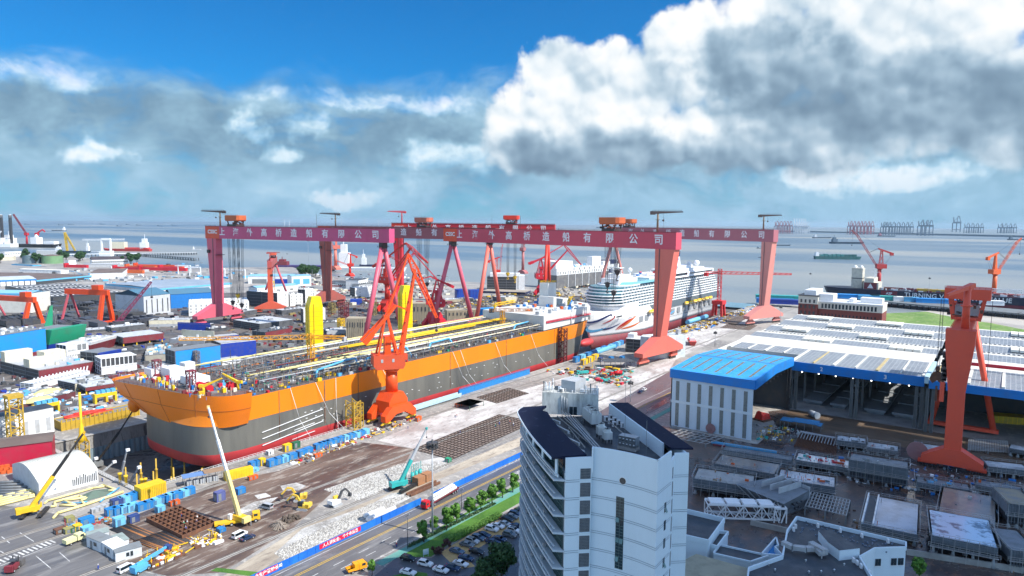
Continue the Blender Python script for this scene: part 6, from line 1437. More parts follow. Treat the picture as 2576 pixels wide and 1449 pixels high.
t,L,D,h=hull_block('maroon sided hull section with cream boxes inside, its bow end curved',k2(40,650),k2(412,760),k2(985,660),k2(412,640)[1],[(0,1,MAR)],LGREY,n=3,deckbits=16,bits=[CREAM,LGREY,LBLUE])
m=MB(); m.box(L*.02,L*.45,D*.25,D*.4,h,h+5); obj('cream_bulkhead',m,CREAM,t); obj('cream_bulkhead',MB().box(L*.5,L*.9,D*.55,D*.75,h,h+5.5),CREAM,t); obj('cream_bulkhead',MB().box(0,L*.5,D*.86,D*.98,h,h+6.5),CREAM,t)
t,L,D,h=hull_block('white stepped bridge front section with square openings',12,k2(700,560),k2(935,520),k2(700,380)[1],[(0,.5,WW),(.5,1,WW)],WW,WHITE)
m=MB()
for i in range(6): m.box(L*(.08+.06*i),L*(.11+.06*i),-.1,0,h*.6,h*.72); m.box(L*(.1+.07*i),L*(.13+.07*i),-.1,0,h*.3,h*.42)
for x in (.5,.72): m.box(L*x,L*(x+.18),-.1,0,h*.62,h*.95); m.box(L*x,L*(x+.16),-.1,0,h*.1,h*.4)
obj('openings',m,GREY,t)
hull_block('curved maroon hull block with a deep blue band on top',16,k2(1035,640),k2(1262,590),k2(1035,460)[1],[(0,.72,MAR),(.72,1,DBLUE)],GREY,lean=2)
t,L,D,h=hull_block('white framed accommodation block in front of the maroon one',14,k2(1065,690),k2(1440,640),k2(1065,520)[1],[(0,.4,WW)],WW,WHITE,h=None)
m=MB()
for i in range(8): m.box(L*i/8,L*i/8+.5,-.2,1.5,h*.45,h*1.02)
m.box(0,L,-.25,0,h*.42,h*.5); m.box(0,L,-.25,0,h*.97,h*1.03); m.box(0,L,1.3,1.6,h*.45,h); obj('frames',m,WW,t)
hull_block('maroon bow section with a white bulwark and grey tanks on deck',16,k2(925,470),k2(1195,390),k2(925,345)[1],[(0,.75,MAR),(.75,1,WW)],LGREY,lean=3,deckbits=14)
hull_block('maroon side block with a pale top on yellow posts',k5(-90,300),k5(62,338),k5(488,285),k5(62,240)[1],[(0,1,MAR)],mat('pale_deck',(.5,.53,.56),.5,.3,.3),GREEN and GREY,z0=2.5)
t,L,D,h=hull_block('pale grey deck block with cream house and deep blue end plate',20,k5(545,300),k5(915,320),k5(545,255)[1],[(0,1,LGREY)],mat('pale_deck',None),deckbits=12)
m=MB(); m.box(L*.02,L*.95,D*.7,D*.75,h,h+5.5); obj('cream_bulkhead',m,mat('drab_cream',(.40,.40,.33),.6,.3,.3),t)
hull_block('deep blue side plate block below the purple crane sill',6,k5(635,160),k5(975,170),k5(800,90)[1],[(0,1.15,DBLUE)],LGREY)
hull_block('deep blue plated block with a thin white edge near the orange boom',10,k5(915,290),k5(1275,255),k5(915,243)[1],[(0,.93,DBLUE),(.93,1,WW)],LGREY)
hull_block('cream deck house block with ribbed wall left of the purple crane',14,k5(330,130),k5(765,120),k5(330,60)[1],[(0,.4,LGREY),(.4,1,CREAM)],LGREY,deckbits=12)
t,L,D,h=hull_block('sky blue hull side with a scaffold tower leaning on it',14,k5(612,625),k5(1088,548),k5(612,385)[1],[(0,.1,MAR),(.1,1,SKYB)],GREY)
m=MB(); m.truss((L*.42,-1.6,0),(L*.42,-1.6,h*.92),6,2.6,9,.35); m.truss((L*.42,-1.7,0),(L*.42,-1.7,h*.92),3,2.4,14,.3); obj('scaffold_tower',m,mat('scaffold_brown_grey',(.20,.17,.16),.7,.4,.6),None,'brown-grey scaffold tower against the sky blue hull side',t.location.copy(),t.rotation_euler.z,'scaffold')
hull_block('deep blue box section behind the sky blue hull side',20,k5(1085,470),k5(1460,425),k5(1085,300)[1],[(0,.95,DBLUE),(.95,1,WW)],LGREY)
hull_block('white low wall block right of the sky blue hull side',8,k5(1090,535),k5(1295,505),k5(1090,478)[1],[(0,1,WW)],LGREY)
hull_block('cluttered grey deck block covered in white wrapped gear',k5(-40,420),k5(290,500),k5(575,480),k5(290,428)[1],[(0,1,mat('beige_grey',(.40,.38,.32),.6,.3,.3))],GREY,deckbits=60,bits=[WHITE,LGREY,LBLUE,GREY,CREAM])
hull_block('maroon hull block with a blue band left of the sky blue side',14,k5(315,640),k5(582,625),k5(315,540)[1],[(0,.55,MAR),(.55,1,DBLUE)],GREY,deckbits=6)
MARK=mat('maroon_dirty',(.13,.03,.04),.6,.4,.2)
t,L,D,h=hull_block('long maroon edged deck section strewn with white wrapped parts',k6(-160,330),k6(-60,480),k6(795,248),k6(-60,410)[1],[(0,1,MARK)],GREY,deckbits=0)
m=MB()
for i in range(230):
	x=R.uniform(0,L*.98);y=R.uniform(.5,D*.9); s=R.uniform(.7,2.0)
	if R.random()<.35: m.ball((x,y,h+.2),(s,s*.8,s*.45),R.randrange(2),8,5)
	else: m.box(x,x+s*1.6,y,y+s*.6,h,h+s*.4,R.randrange(4))
obj('wrapped_parts',m,[WHITE,LGREY,LBLUE,LGREY],t)
TY=mat('pale_yellow_tarp',(.66,.56,.24),.7,.3,.4)
for (x,y),l,s in (((490,200),'pale yellow tarpaulin bundle behind the nearer one on the maroon deck section',(8,4,2.2)),((405,285),'pale yellow tarpaulin mound nearest the dock on the maroon deck section',(7.5,4.5,2.4))):
	c=at(*k6(x,y),h); m=MB(); m.ball((0,0,-.3),s,0,16,9); m.v=[(a+R.uniform(-.3,.3),b+R.uniform(-.3,.3),max(-.1,z+R.uniform(-.25,.25))) for a,b,z in m.v]; obj('tarpaulin',m,TY,label=l,loc=c,rz=.2,cat='tarpaulin')
t,L,D,h=hull_block('white ribbed panel block with comb-like frames along its edge',10,k6(350,175),k6(945,30),k6(350,110)[1],[(0,1,WW)],WW,WHITE)
m=MB()
for i in range(16): m.bar((L*i/16,0,h),(L*i/16+1.2,.2,h+3.2),.7,.35)
obj('comb_frames',m,WHITE,t)
hull_block('pale topped cream block near the bow of the orange ship',k6(700,130),k6(790,185),k6(1105,120),k6(790,110)[1],[(0,1,CREAM)],mat('pale_deck',None),deckbits=10)
hull_block('maroon bottom block with pale deck close to the orange bow',k6(845,170),k6(900,225),k6(1245,170),k6(900,150)[1],[(0,1,MAR)],mat('pale_deck',None),deckbits=10,z0=2)
# white superstructure blocks and other big sections further off
def white_block(label,pl,pc,pr,ytop,open_=True,dots=True,nd=6):
	t,L,D,h=box3('superstructure_block',label,'hull block',pl,pc,pr,ytop,'white superstructure blocks')
	m=MB(); m.box(.4,L,0,D,0,h); obj('white_plating',m,WW,t)
	m=MB(); m.box(.2,.45,.5,D-.3,0,h-.2); e=obj('dark_end',m,DGREY,t)
	m=MB(); frames(m,0,D,h,5,2,0); obj('deck_edges',m,GREY,e)
	if dots:
		m=MB()
		for i in range(nd):
			for z in (.25,.5,.75): m.box(L*(i+.5)/nd-.5,L*(i+.5)/nd+.5,-.08,0,h*z,h*z+1.4)
		for i in range(max(1,nd//3)): m.box(L*(i+.5)*3/nd-.12,L*(i+.5)*3/nd+.12,-.06,0,0,h)
		obj('openings',m,GREY,t)
	m=MB()
	for i in range(int(L*.9)): x=R.uniform(.5,L-1.5);y=R.uniform(.3,D-1); m.box(x,x+R.uniform(.3,1.5),y,y+R.uniform(.3,1.2),h,h+R.uniform(.3,1.5),R.randrange(3))
	obj('roof_fittings',m,[LGREY,WHITE,GREY],t)
white_block('long white superstructure block with a dark open end behind the purple leg',k3(476,478),k3(748,520),k3(1385,492),k3(748,390)[1],nd=12)
white_block('dark ended white block standing behind the small coral crane leg',k4(130,515),k4(392,548),k4(512,530),k4(392,388)[1],nd=2)
white_block('square white block between coral leg and yellow tower, lower front one',10,k4(522,530),k4(662,518),k4(522,405)[1],nd=3)
white_block('tall narrow white block behind the front white block',10,k4(685,495),k4(772,478),k4(685,352)[1],nd=2)
white_block('white block hidden behind the left yellow tower',10,k4(665,705),k4(898,690),k4(665,560)[1],nd=4)
white_block('white block with a grey door beyond the scarlet crane',14,k4(1207,445),k4(1420,430),k4(1207,335)[1],nd=2)
white_block('white block between the rust-rose leg and the tall narrow block',8,k4(775,470),k4(870,460),k4(775,385)[1],nd=2)
t,L,D,h=box3('deck_block','dark open ended white ship section lowered onto a navy barge','hull block',22,k7(452,360),k7(715,362),k7(452,238)[1],'white superstructure blocks')
m=MB(); m.box(0,L,.6,D,0,h); obj('dark_interior',m,DGREY,t); m=MB()
for i in range(6): m.box(0,L,-.1,.7,h*i/5-.25,h*i/5+.15)
for i in range(4): m.box(L*i/3-.2,L*i/3+.2,-.05,.7,0,h)
obj('deck_edges',m,GREY,t); m=MB(); m.box(L,L+13,0,D,0,h*1.1); m.box(L*.1,L+6,4,D,h,h*1.25); m.box(L+2,L+4,-.1,0,h*.1,h*1.1,1); obj('white_plating',m,[WW,LGREY],t)
t=thing('deck_barge','navy blue barge carrying the dark open white ship section','barge',at(*k7(395,385)),yaw((at(*k7(790,400))-at(*k7(395,385)))[:2])); L=(at(*k7(800,400))-at(*k7(395,385))).length
obj('hull',MB().loft([[(6,0,-3),(L,0,-3),(L,30,-3),(6,30,-3)],[(0,-1,3),(L,-1,3),(L,31,3),(0,31,3)]],0,False),mat('barge_navy',(.02,.03,.10),.5,.3,.2),t); obj('deck',MB().box(1,L,0,30,3,3.2),mat('barge_tan_deck',(.35,.30,.24),.7,.3,.3),t)
for (x0,y0,x1,y1,yt,l) in ((175,450,252,448,355,'left'),(300,448,408,445,360,'right')):
	t,L,D,h=box3('hull_block','deep blue box section %s of the pair seen between the hinged legs'%('nearer' if l=='left' else 'wider'),'hull block',12,k7(x0,y0),k7(x1,y1),k7(x0,yt)[1],'hull blocks in the yard')
	obj('plating',MB().box(0,L,0,D,0,h),DBLUE,t); m=MB();
	for i in range(4): m.box(L*(i+.5)/4-.15,L*(i+.5)/4+.15,-.15,0,0,h)
	obj('stiffeners',m,BLUE,t)
# cellular hull section: white top, dark honeycomb galleries
t,L,D,h=box3('hull_section','long grey hull section with honeycomb gallery under a white top beside the cruise ship','hull section',36,k7(1085,345),k7(1470,300),k7(1085,165)[1],'hull blocks in the yard')
L*=1.25; obj('grey_side',MB().box(0,L,0,D,0,h*.66),mat('section_grey',(.12,.12,.125),.6,.35,.15,col2=(.2,.19,.18)),t)
m=MB(); m.box(0,L,0,D,h*.66,h); m.box(L*.0,L*.3,2,D-2,h,h*1.35); m.box(L*.68,L*.85,2,12,h,h*1.5); m.box(L*.9,L*1.05,2,12,h,h*1.2); obj('white_top',m,WW,t)
m=MB()
for i in range(22): m.box(L*(i+.25)/22,L*(i+.7)/22,-.1,0,h*.70,h*.75); m.box(L*(i+.25)/22,L*(i+.7)/22,-.1,0,h*.77,h*.82)
for i in range(7): m.box(L*(.3+i*.1),L*(.3+i*.1)+2.2,-.12,0,h*.86,h*.98)
obj('openings',m,DGREY,t)
m=MB()
for i in range(6): x=L*(.2+.13*i); m.bar((x,-.5,0),(x,-.5,h*.75),.7)
obj('white_posts',m,WHITE,t)
m=MB()
for i in range(120): x=R.uniform(0,L);y=R.uniform(0,D); m.box(x,x+R.uniform(.6,3),y,y+R.uniform(.6,2),h,h+R.uniform(.6,2.6),R.randrange(4))
obj('deck_fittings',m,[WHITE,WHITE,LBLUE,LGREY],t)
c=at(*k7(1470,330)); fb=K(1600,700,2.6833)
t,L,D,h=box3('funnel_block','navy and white striped funnel block behind the hinged legs of the pale pink crane','funnel',12,fb(1790,925),fb(1925,920),fb(1790,738)[1])
for i,(a,b,mt_) in enumerate(((0,.3,WW),(.3,.52,mat('barge_navy',None)),(.52,.78,WW),(.78,1,mat('barge_navy',None)))): obj('band',MB().box(-.05*i,L,0,D,h*a,h*b),mt_,t)
# tan wall blocks beside the ship, bright sheets and scaffold towers
TAN=mat('tan_corrugated',(.38,.33,.24),.65,.3,.3,streak=.3)
for (a,b,c_,yt,l) in ((k4(1115,860),k4(1330,860),14,k4(1115,655)[1],'tan ribbed wall block behind the rose hinged leg'),(k7(-330,640),k7(-60,640),14,k7(-330,480)[1],'tan ribbed wall block between yellow tower and crimson pedestal'),(k7(90,650),k7(370,640),12,k7(90,545)[1],'tan wall block with square openings below the pink hinged legs')):
	t,L,D,h=box3('wall_block',l,'hull block',c_,a,b,yt,'hull blocks in the yard'); obj('plating',MB().box(0,L,0,D,0,h),TAN,t); m=MB()
	for i in range(int(L/1.6)): m.box(i*1.6,i*1.6+.35,-.35,0,.3,h)
	obj('ribs',m,TAN,t); m=MB()
	for i in range(8): m.box(L*(i+.4)/8,L*(i+.7)/8,-.4,-.02,h*.55,h*.8)
	obj('openings',m,DGREY,t)
for (a,b,d,yt,l) in ((k7(378,600),k7(622,585),10,k7(378,535)[1],'bright sky blue sheeted box beside the pink hinged leg'),(k7(935,470),k7(1072,465),10,k7(935,440)[1],'small sky blue sheeted box near the crimson raised crane'),(k4(1158,512),k4(1280,510),12,k4(1158,462)[1],'royal blue tarpaulined box among white sections')):
	t,L,D,h=box3('covered_section',l,'hull block',d,a,b,yt); obj('sheeting',MB().box(0,L,0,D,0,h).box(0,L,0,D,h,h+.3),SKYB if 'sky' in l else DBLUE,t); m=MB()
	for i in range(6): m.box(L*i/6,L*i/6+.12,-.06,0,0,h)
	obj('seams',m,BLUE,t)
for (x,y,yt,w,mt_,l) in ((1090,655,488,9,MAR,'maroon scaffold tower right of the rust-rose leg'),(1062,790,655,6,YEL,'yellow scaffold tower beside the tan wall block'),(965,600,490,7,mat('olive_scaffold',(.28,.22,.08),.7,.3,.4),'olive scaffold tower at the foot of the rust-rose leg'),(1400,620,440,6,mat('olive_scaffold',None),'olive scaffold tower close to the scarlet crane foot')):
	c=at(*k4(x,y)); h=height(c,*k4(x,yt)); obj('scaffold_tower',MB().truss((0,0,0),(0,0,h),w,w*.6,6,.5).truss((0,0,0),(0,0,h),w*.4,w*.6,9,.3),mt_,label=l,loc=c,cat='scaffold')
c=on_w(1415,850,256.5); obj('scaffold_tower',MB().truss((0,0,0),(0,0,24.5),5,4,9,.5).truss((0,0,0),(0,0,24.5),5,4,18,.22),mat('dark_maroon_steel',(.085,.015,.02),.6,.3,.4),label='dark maroon lattice stair tower against the far end of the orange hull',loc=(416,257.6,0),cat='scaffold')
c=at(928,1052); obj('scaffold_tower',MB().truss((0,0,0),(0,0,14),6,4,5,.42).truss((3,0,0),(3,0,12),3,4,6,.3),mat('mustard_steel',(.50,.32,.03),.6,.3,.4),label='mustard yellow scaffold tower at the hull left of the orange-red crane foot',loc=(216,252,0),cat='scaffold')
# the two tall yellow slabs
for (xb,xt,yt,w,l) in ((801,797,745,42,'left tall yellow tower slab rising beyond the orange ship'),(1030,1030,717,38,'right tall yellow tower slab half hidden by the orange-red crane')):
	base=on_w(xb,880,338); u=on_w(xb,800,330).x; p=Vector((u,334,0)); top=on_w(xt,yt,334).z
	t=thing('leg_tower',l,'tower',p,rad(-18)); s=7.4 if xb<900 else 7.0
	YT=mat('strong_yellow',(.86,.60,.0),.4,.15,.2)
	obj('body',MB().loft([[(-s*.75,-s*.62,20),(s*.75,-s*.62,20),(s*.75,s*.62,20),(-s*.75,s*.62,20)],[(-s*.55,-s*.5,26),(s*.55,-s*.5,26),(s*.55,s*.5,26),(-s*.55,s*.5,26)],[(-s*.55,-s*.5,top-6),(s*.55,-s*.5,top-6),(s*.55,s*.5,top-6),(-s*.55,s*.5,top-6)],[(-s*.3,-s*.42,top),(s*.42,-s*.42,top),(s*.42,s*.42,top),(-s*.3,s*.42,top)]],0,False),YT,t)
	m=MB()
	for i in range(9): z=24+i*(top-30)/9; m.box(-s*.56,s*.56,-s*.51,s*.51,z,z+.12)
	m.bar((-s*.2,-s*.53,24),(-s*.2,-s*.53,top-4),.25); m.bar((-s*.56,s*.1,24),(-s*.56,s*.1,top-4),.25); obj('seams',m,mat('old_yellow',(.58,.38,.02),.5,.4,.3),t)
	obj('foot',MB().box(-s*.9,s*.9,-s*.7,s*.7,0,20),GREY,t)
# ---- dark steel yard and general clutter on the left
def steel_yard():
	i=0
	for (x0,y0,x1,y1,n) in ((330,740,1280,800,26),(0,120,860,210,14),(860,60,1456,190,16)):
		for j in range(n):
			kk=k1 if y0>500 else k2
			c=at(*kk(R.uniform(x0,x1),R.uniform(y0,y1))); L=R.uniform(14,34);D=R.uniform(8,16);h=R.uniform(2.5,7)
			if j%3==0:
				m=MB(); m.box(0,L,0,D,0,h*.25)
				for q in range(5): m.box(L*q/5,L*q/5+.5,0,D,h*.25,h)
				m.box(0,L,D-.5,D,0,h)
			else:
				m=MB(); m.box(0,L,0,D,0,h*.8); m.box(L*.1,L*.9,D*.1,D*.9,h*.8,h)
			obj('steel_section',m,R.choice((mat('yard_steel',(.09,.10,.125),.5,.4,.3),mat('yard_steel_dark',(.05,.055,.07),.5,.4,.3),DGREY)),label='low dark blue-grey steel section lying in the plate yard by the orange gantries',loc=c,rz=R.choice((0,pi/2))+R.uniform(-.08,.08),cat='steel section',group='steel sections in the plate yard'); i+=1
steel_yard()
def clutter(name,poly_px,n,mats,smin,smax,hmax,kk=lambda x,y:(x,y),z=0.):
	xs=[p[0] for p in poly_px];ys=[p[1] for p in poly_px]; m=MB(); c=0; g=0
	def inside(x,y):
		r=False; j=len(poly_px)-1
		for i in range(len(poly_px)):
			xi,yi=poly_px[i];xj,yj=poly_px[j]
			if (yi>y)!=(yj>y) and x<(xj-xi)*(y-yi)/(yj-yi)+xi: r=not r
			j=i
		return r
	while c<n and g<n*20:
		g+=1; x,y=R.uniform(min(xs),max(xs)),R.uniform(min(ys),max(ys))
		if not inside(x,y): continue
		p=at(*kk(x,y),z)
		if DK0-2<p.x<DK1 and DKW0-1<p.y<DKW1+1: continue
		s=R.uniform(smin,smax); k=R.randrange(len(mats)); q=R.random()
		if q<.6: m.cb((p.x,p.y,z+s*.3),(s*R.uniform(.7,2.5),s*R.uniform(.5,1.2),s*R.uniform(.3,1)*min(1,hmax/s)),k,R.choice((0,pi/2))+R.uniform(-.15,.15))
		elif q<.85: a=R.choice((0,pi/2))+R.uniform(-.3,.3); l=s*R.uniform(2,4); m.bar((p.x,p.y,z+.3),(p.x+l*math.cos(a),p.y+l*math.sin(a),z+.3+R.uniform(0,.4)),s*.22,k=k)
		else: m.bar((p.x,p.y,z),(p.x,p.y,z+R.uniform(1,3)*min(1,hmax)),s*.15,k=k)
		c+=1
	return obj(name,m,mats,kind='stuff')
YARD=[LGREY,GREY,DGREY,WHITE,BLUE,RUST,LBLUE,MAR]
DST=mat('dark_block_steel',(.10,.105,.115),.6,.5,.25,col2=(.045,.048,.055));
for (pl,pc,pr,yt,cols,top,l) in ((k4(120,720),k4(205,790),k4(560,740),k4(205,712)[1],[(0,1,DST)],'pale','dark steel block with torn pale deck edges right of the purple leg'),(16,k4(265,850),k4(545,800),k4(265,800)[1],[(0,1,MAR)],'dark','round sided maroon hull block in front of the dark steel block'),(12,k4(440,620),k4(700,590),k4(440,570)[1],[(0,1,DST)],'pale','dark low block with pale deck left of the yellow tower'),(12,k4(872,760),k4(1030,745),k4(872,705)[1],[(0,1,GREY)],'dark','grey-blue boxed block right of the yellow tower'),(14,k4(905,830),k4(1180,810),k4(905,785)[1],[(0,1,LGREY)],'pale','pale deck block with ribs below the tan wall block'),(14,k4(0,640),k4(180,610),k4(0,590)[1],[(0,1,DST)],'pale','low dark block between purple leg sill and coral leg'),(12,k3(985,690),k3(1180,670),k3(985,655)[1],[(0,1,DST)],'dark','dark low block in front of the purple leg sill'),(14,k3(-60,690),k3(300,650),k3(-60,640)[1],[(0,1,DST)],'pale','dark low block with white edged deck behind the maroon side block'),(14,k2(870,250),k2(1290,215),k2(870,225)[1],[(0,1,DST)],'pale','long low block with white patches beyond the maroon bow section'),(16,k5(20,440),k5(300,410),k5(20,395)[1],[(0,1,DST)],'dark','dark frame block beside the maroon curved hull'),(14,k7(-60,480),k7(330,455),k7(-60,455)[1],[(0,1,TAN)],'pale','tan low block with yellow gear behind the hinged legs'),(14,k7(545,470),k7(720,462),k7(545,425)[1],[(0,1,CREAM)],'pale','cream walled block on the ground before the navy barge'),(20,k4(740,430),k4(1190,455),k4(740,410)[1],[(0,1,WW)],'dark','long low white section behind the rust-rose leg sill'),(16,k4(940,345),k4(1135,350),k4(940,305)[1],[(0,.6,WW),(.6,1,MAR)],'pale','white and maroon barge like section by the grey office')):
	hull_block(l,pl,pc,pr,yt,cols,mat('pale_deck',None) if top=='pale' else DST,deckbits=12,bits=[GREY,DST,LGREY,WHITE])
clutter('yard_debris',((560,760),(900,735),(1000,790),(900,850),(700,900),(560,850)),700,[GREY,DGREY,RUST,DGREY,mat('olive_scaffold',None),GREY,MAR],.8,3.6,4)
clutter('yard_debris',((1000,770),(1480,715),(1480,760),(1200,800),(1000,830)),1200,[TAN,GREY,YEL,RUST,RUST,CREAM,TAN,GREY],.8,3.,3.)
clutter('yard_debris',((0,790),(500,770),(560,850),(400,930),(0,1010)),800,[GREY,DGREY,DGREY,LGREY,DBLUE,MARK,DST],.8,3.2,2.6)
clutter('yard_debris',((0,985),(330,930),(345,1000),(100,1080),(0,1080)),330,[GREY,LBLUE,BLUE,MARK,WHITE,LGREY],.6,2.,1.6)
clutter('yard_debris',((700,690),(1130,690),(1130,770),(760,770)),500,[WHITE,LGREY,DGREY,GREY,MAR,CREAM],1.,5.,4.)
clutter('yard_debris',((0,690),(500,660),(700,700),(300,720)),260,[WHITE,LGREY,DGREY,GREY,LBLUE],1.,6.,5.)
# ================= the grey block yard on the right
k9=K(2880,1620,2.6833);k10=K(2500,1500,2.6833);k11=K(2880,1050,2.6833)
ST1=mat('primer_grey_blue',(.17,.19,.215),.42,.45,.25,col2=(.10,.11,.125)); ST2=mat('wet_plate_blue',(.30,.38,.50),.14,.5,.12,col2=(.16,.20,.26),spec=.9); ST3=mat('wet_plate_brown',(.30,.245,.20),.2,.5,.15,col2=(.17,.155,.155),spec=.8); ST4=mat('shiny_wet_plate',(.66,.70,.73),.16,.5,.2,col2=(.34,.37,.40),spec=.9)
SCF=mat('galvanised_scaffold',(.42,.42,.42),.5,.3,.6,metal=.3)
def yblock(label,pl,pc,pr,ytop,top,side=ST1,z0=1.6,rails=1,ribs=5,bits=0,bm=None,h=None,chan=0):
	t,L,D,h=box3('ship_block',label,'ship block',pl,pc,pr,ytop,'grey ship blocks in the yard',h)
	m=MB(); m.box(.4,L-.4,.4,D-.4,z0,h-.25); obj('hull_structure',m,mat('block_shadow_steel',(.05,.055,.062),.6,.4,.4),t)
	m=MB(); m.box(0,L,-.02,.3,z0+(h-z0)*.42,h); m.box(0,.3,0,D,z0+(h-z0)*.42,h); m.box(L-.3,L,0,D,z0+.3,h); m.box(0,L,D-.3,D,z0,h)
	for i in range(ribs*2):
		x=L*(i+.5)/(ribs*2); m.box(x-.08,x+.08,-.35,0,z0,h-.1)
	for i in range(4): z=z0+(h-z0)*(.1+.24*i); m.box(0,L,-.28,0,z,z+.12)
	obj('side_plating',m,side,t)
	m=MB(); m.box(0,L,0,D,h-.25,h);
	if chan: m.box(L*.0,L*.03,-.3,D,h,h+.8,1); m.box(L*.2,L*.23,-.3,D,h,h+.8,1)
	dk=obj('deck_plate',m,[top,ST4],t)
	if chan: obj('open_channel',MB().box(L*.04,L*.19,.5,D-.5,h-.05,h+.02),DGREY,dk)
	m=MB()
	for i in range(max(3,int(L/7))+1):
		x=.8+(L-1.6)*i/max(3,int(L/7))
		for y in (.9,D-.9): m.lathe([(.75,0),(.3,z0*.8),(.3,z0+.1)],(x,y,0),8)
	obj('support_stools',m,LGREY,t)
	if rails:
		m=MB(); m.rail([(-.5,-.7,h),(L+.5,-.7,h),(L+.5,D+.5,h),(-.5,D+.5,h),(-.5,-.7,h)],1.2,2.4,.09)
		m.rail([(-.7,-.9,h*.55),(L+.7,-.9,h*.55)],1.2,2.4,.1)
		for i in range(int(L/3)): x=i*3.; m.bar((x,-.9,0),(x,-.8,h+1),.11)
		m.box(-.3,L+.3,-1.1,-.3,h*.55-.1,h*.55,0); obj('scaffolding',m,SCF,t)
	if bits:
		m=MB()
		for i in range(bits):
			x=R.uniform(.5,L-2);y=R.uniform(.5,D-1.5);s=R.uniform(.25,1.0); k=R.randrange(len(bm or [1,1,1]))
			if R.random()<.5: m.box(x,x+s*R.uniform(.5,3),y,y+s*R.uniform(.3,1),h,h+s*R.uniform(.4,1.2),k)
			else: m.bar((x,y,h),(x,y,h+s*1.6),.16,k=k)
		obj('deck_fittings',m,bm or [LGREY,TARP,GREY],t)
	return t,L,D,h
OR3=[TARP,RED,WHITE,LGREY,TEAL]
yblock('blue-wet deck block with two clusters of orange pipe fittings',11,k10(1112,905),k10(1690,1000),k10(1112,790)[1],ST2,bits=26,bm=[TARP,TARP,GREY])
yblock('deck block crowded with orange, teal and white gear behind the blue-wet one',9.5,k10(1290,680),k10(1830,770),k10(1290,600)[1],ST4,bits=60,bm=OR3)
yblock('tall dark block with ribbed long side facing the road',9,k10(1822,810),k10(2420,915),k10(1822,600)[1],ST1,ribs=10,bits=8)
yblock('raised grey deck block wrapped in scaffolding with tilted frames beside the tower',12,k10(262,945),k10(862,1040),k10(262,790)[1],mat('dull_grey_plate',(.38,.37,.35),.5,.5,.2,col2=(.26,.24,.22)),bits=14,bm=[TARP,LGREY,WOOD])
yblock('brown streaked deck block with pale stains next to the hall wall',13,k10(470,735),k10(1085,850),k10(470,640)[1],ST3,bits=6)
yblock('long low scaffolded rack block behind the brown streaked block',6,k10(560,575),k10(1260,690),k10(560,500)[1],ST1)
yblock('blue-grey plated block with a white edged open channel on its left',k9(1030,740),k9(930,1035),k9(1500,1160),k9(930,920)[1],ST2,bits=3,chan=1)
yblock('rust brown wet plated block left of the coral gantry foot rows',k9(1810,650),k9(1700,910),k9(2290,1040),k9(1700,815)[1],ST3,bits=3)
yblock('icy blue cracked looking wet plate block on tall stools, lower right',k9(1650,980),k9(1630,1250),k9(2300,1390),k9(1630,1040)[1],mat('sky_sheen_plate',(.56,.68,.82),.12,.6,.25,col2=(.2,.24,.3),edge=(.5,.6),spec=.9),z0=3.4)  # icy blue is the sky's reflection on wet steel, put into the colour
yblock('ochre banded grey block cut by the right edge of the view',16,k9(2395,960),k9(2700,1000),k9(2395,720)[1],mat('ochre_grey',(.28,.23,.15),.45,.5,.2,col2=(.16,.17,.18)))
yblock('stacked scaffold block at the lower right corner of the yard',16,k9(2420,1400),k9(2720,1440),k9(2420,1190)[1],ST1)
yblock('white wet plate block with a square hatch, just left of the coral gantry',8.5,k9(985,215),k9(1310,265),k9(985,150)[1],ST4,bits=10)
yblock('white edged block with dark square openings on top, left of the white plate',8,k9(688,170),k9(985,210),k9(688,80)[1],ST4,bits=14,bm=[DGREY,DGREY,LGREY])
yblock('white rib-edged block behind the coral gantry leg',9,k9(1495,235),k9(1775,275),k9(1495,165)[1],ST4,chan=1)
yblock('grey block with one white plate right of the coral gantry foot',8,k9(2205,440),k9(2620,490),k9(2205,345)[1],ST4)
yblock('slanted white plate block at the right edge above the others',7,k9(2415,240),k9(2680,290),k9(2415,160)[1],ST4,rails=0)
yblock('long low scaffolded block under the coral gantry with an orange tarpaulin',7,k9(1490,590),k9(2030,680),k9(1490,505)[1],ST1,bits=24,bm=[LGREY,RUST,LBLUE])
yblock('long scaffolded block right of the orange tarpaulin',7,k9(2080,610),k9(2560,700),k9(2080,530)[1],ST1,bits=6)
# hull with sloped sides, lattice pallets, pin jigs
c=at(*k10(1185,1160)); r=at(*k10(1420,1080)); t=thing('bow_block','dark blue-grey flared hull block with sloped ribbed side and lightening holes','ship block',c,yaw((r-c)[:2]),'grey ship blocks in the yard'); L=(r-c).length
obj('hull_plating',MB().loft([[(0,0,0),(L,0,0),(L,9,0),(0,9,0)],[(-5.5,-3.5,6.5),(L,-.5,6.5),(L,14,6.5),(-5.5,17,6.5)]],0,False),ST1,t)
m=MB()
for i in range(5): f=i/4; m.bar((-.2-5.4*(.1+.2*f),9*f,.3),(-5.7,17*f-1,6.6),.25)
for y in (3,6.5,10): m.box(.5,L,y,y+.25,6.4,8.6)
m.box(L-.2,L+.1,-.5,14,0,7.6); obj('frames',m,LGREY,t)
m=MB()
for i in range(5): m.tube((1.2+i*1.2,-2.0,4.5-i%2*1.7),(1.2+i*1.2,-3.3+.2*i,4.5-i%2*1.7),.42,n=10)
obj('lightening_holes',m,DGREY,t)
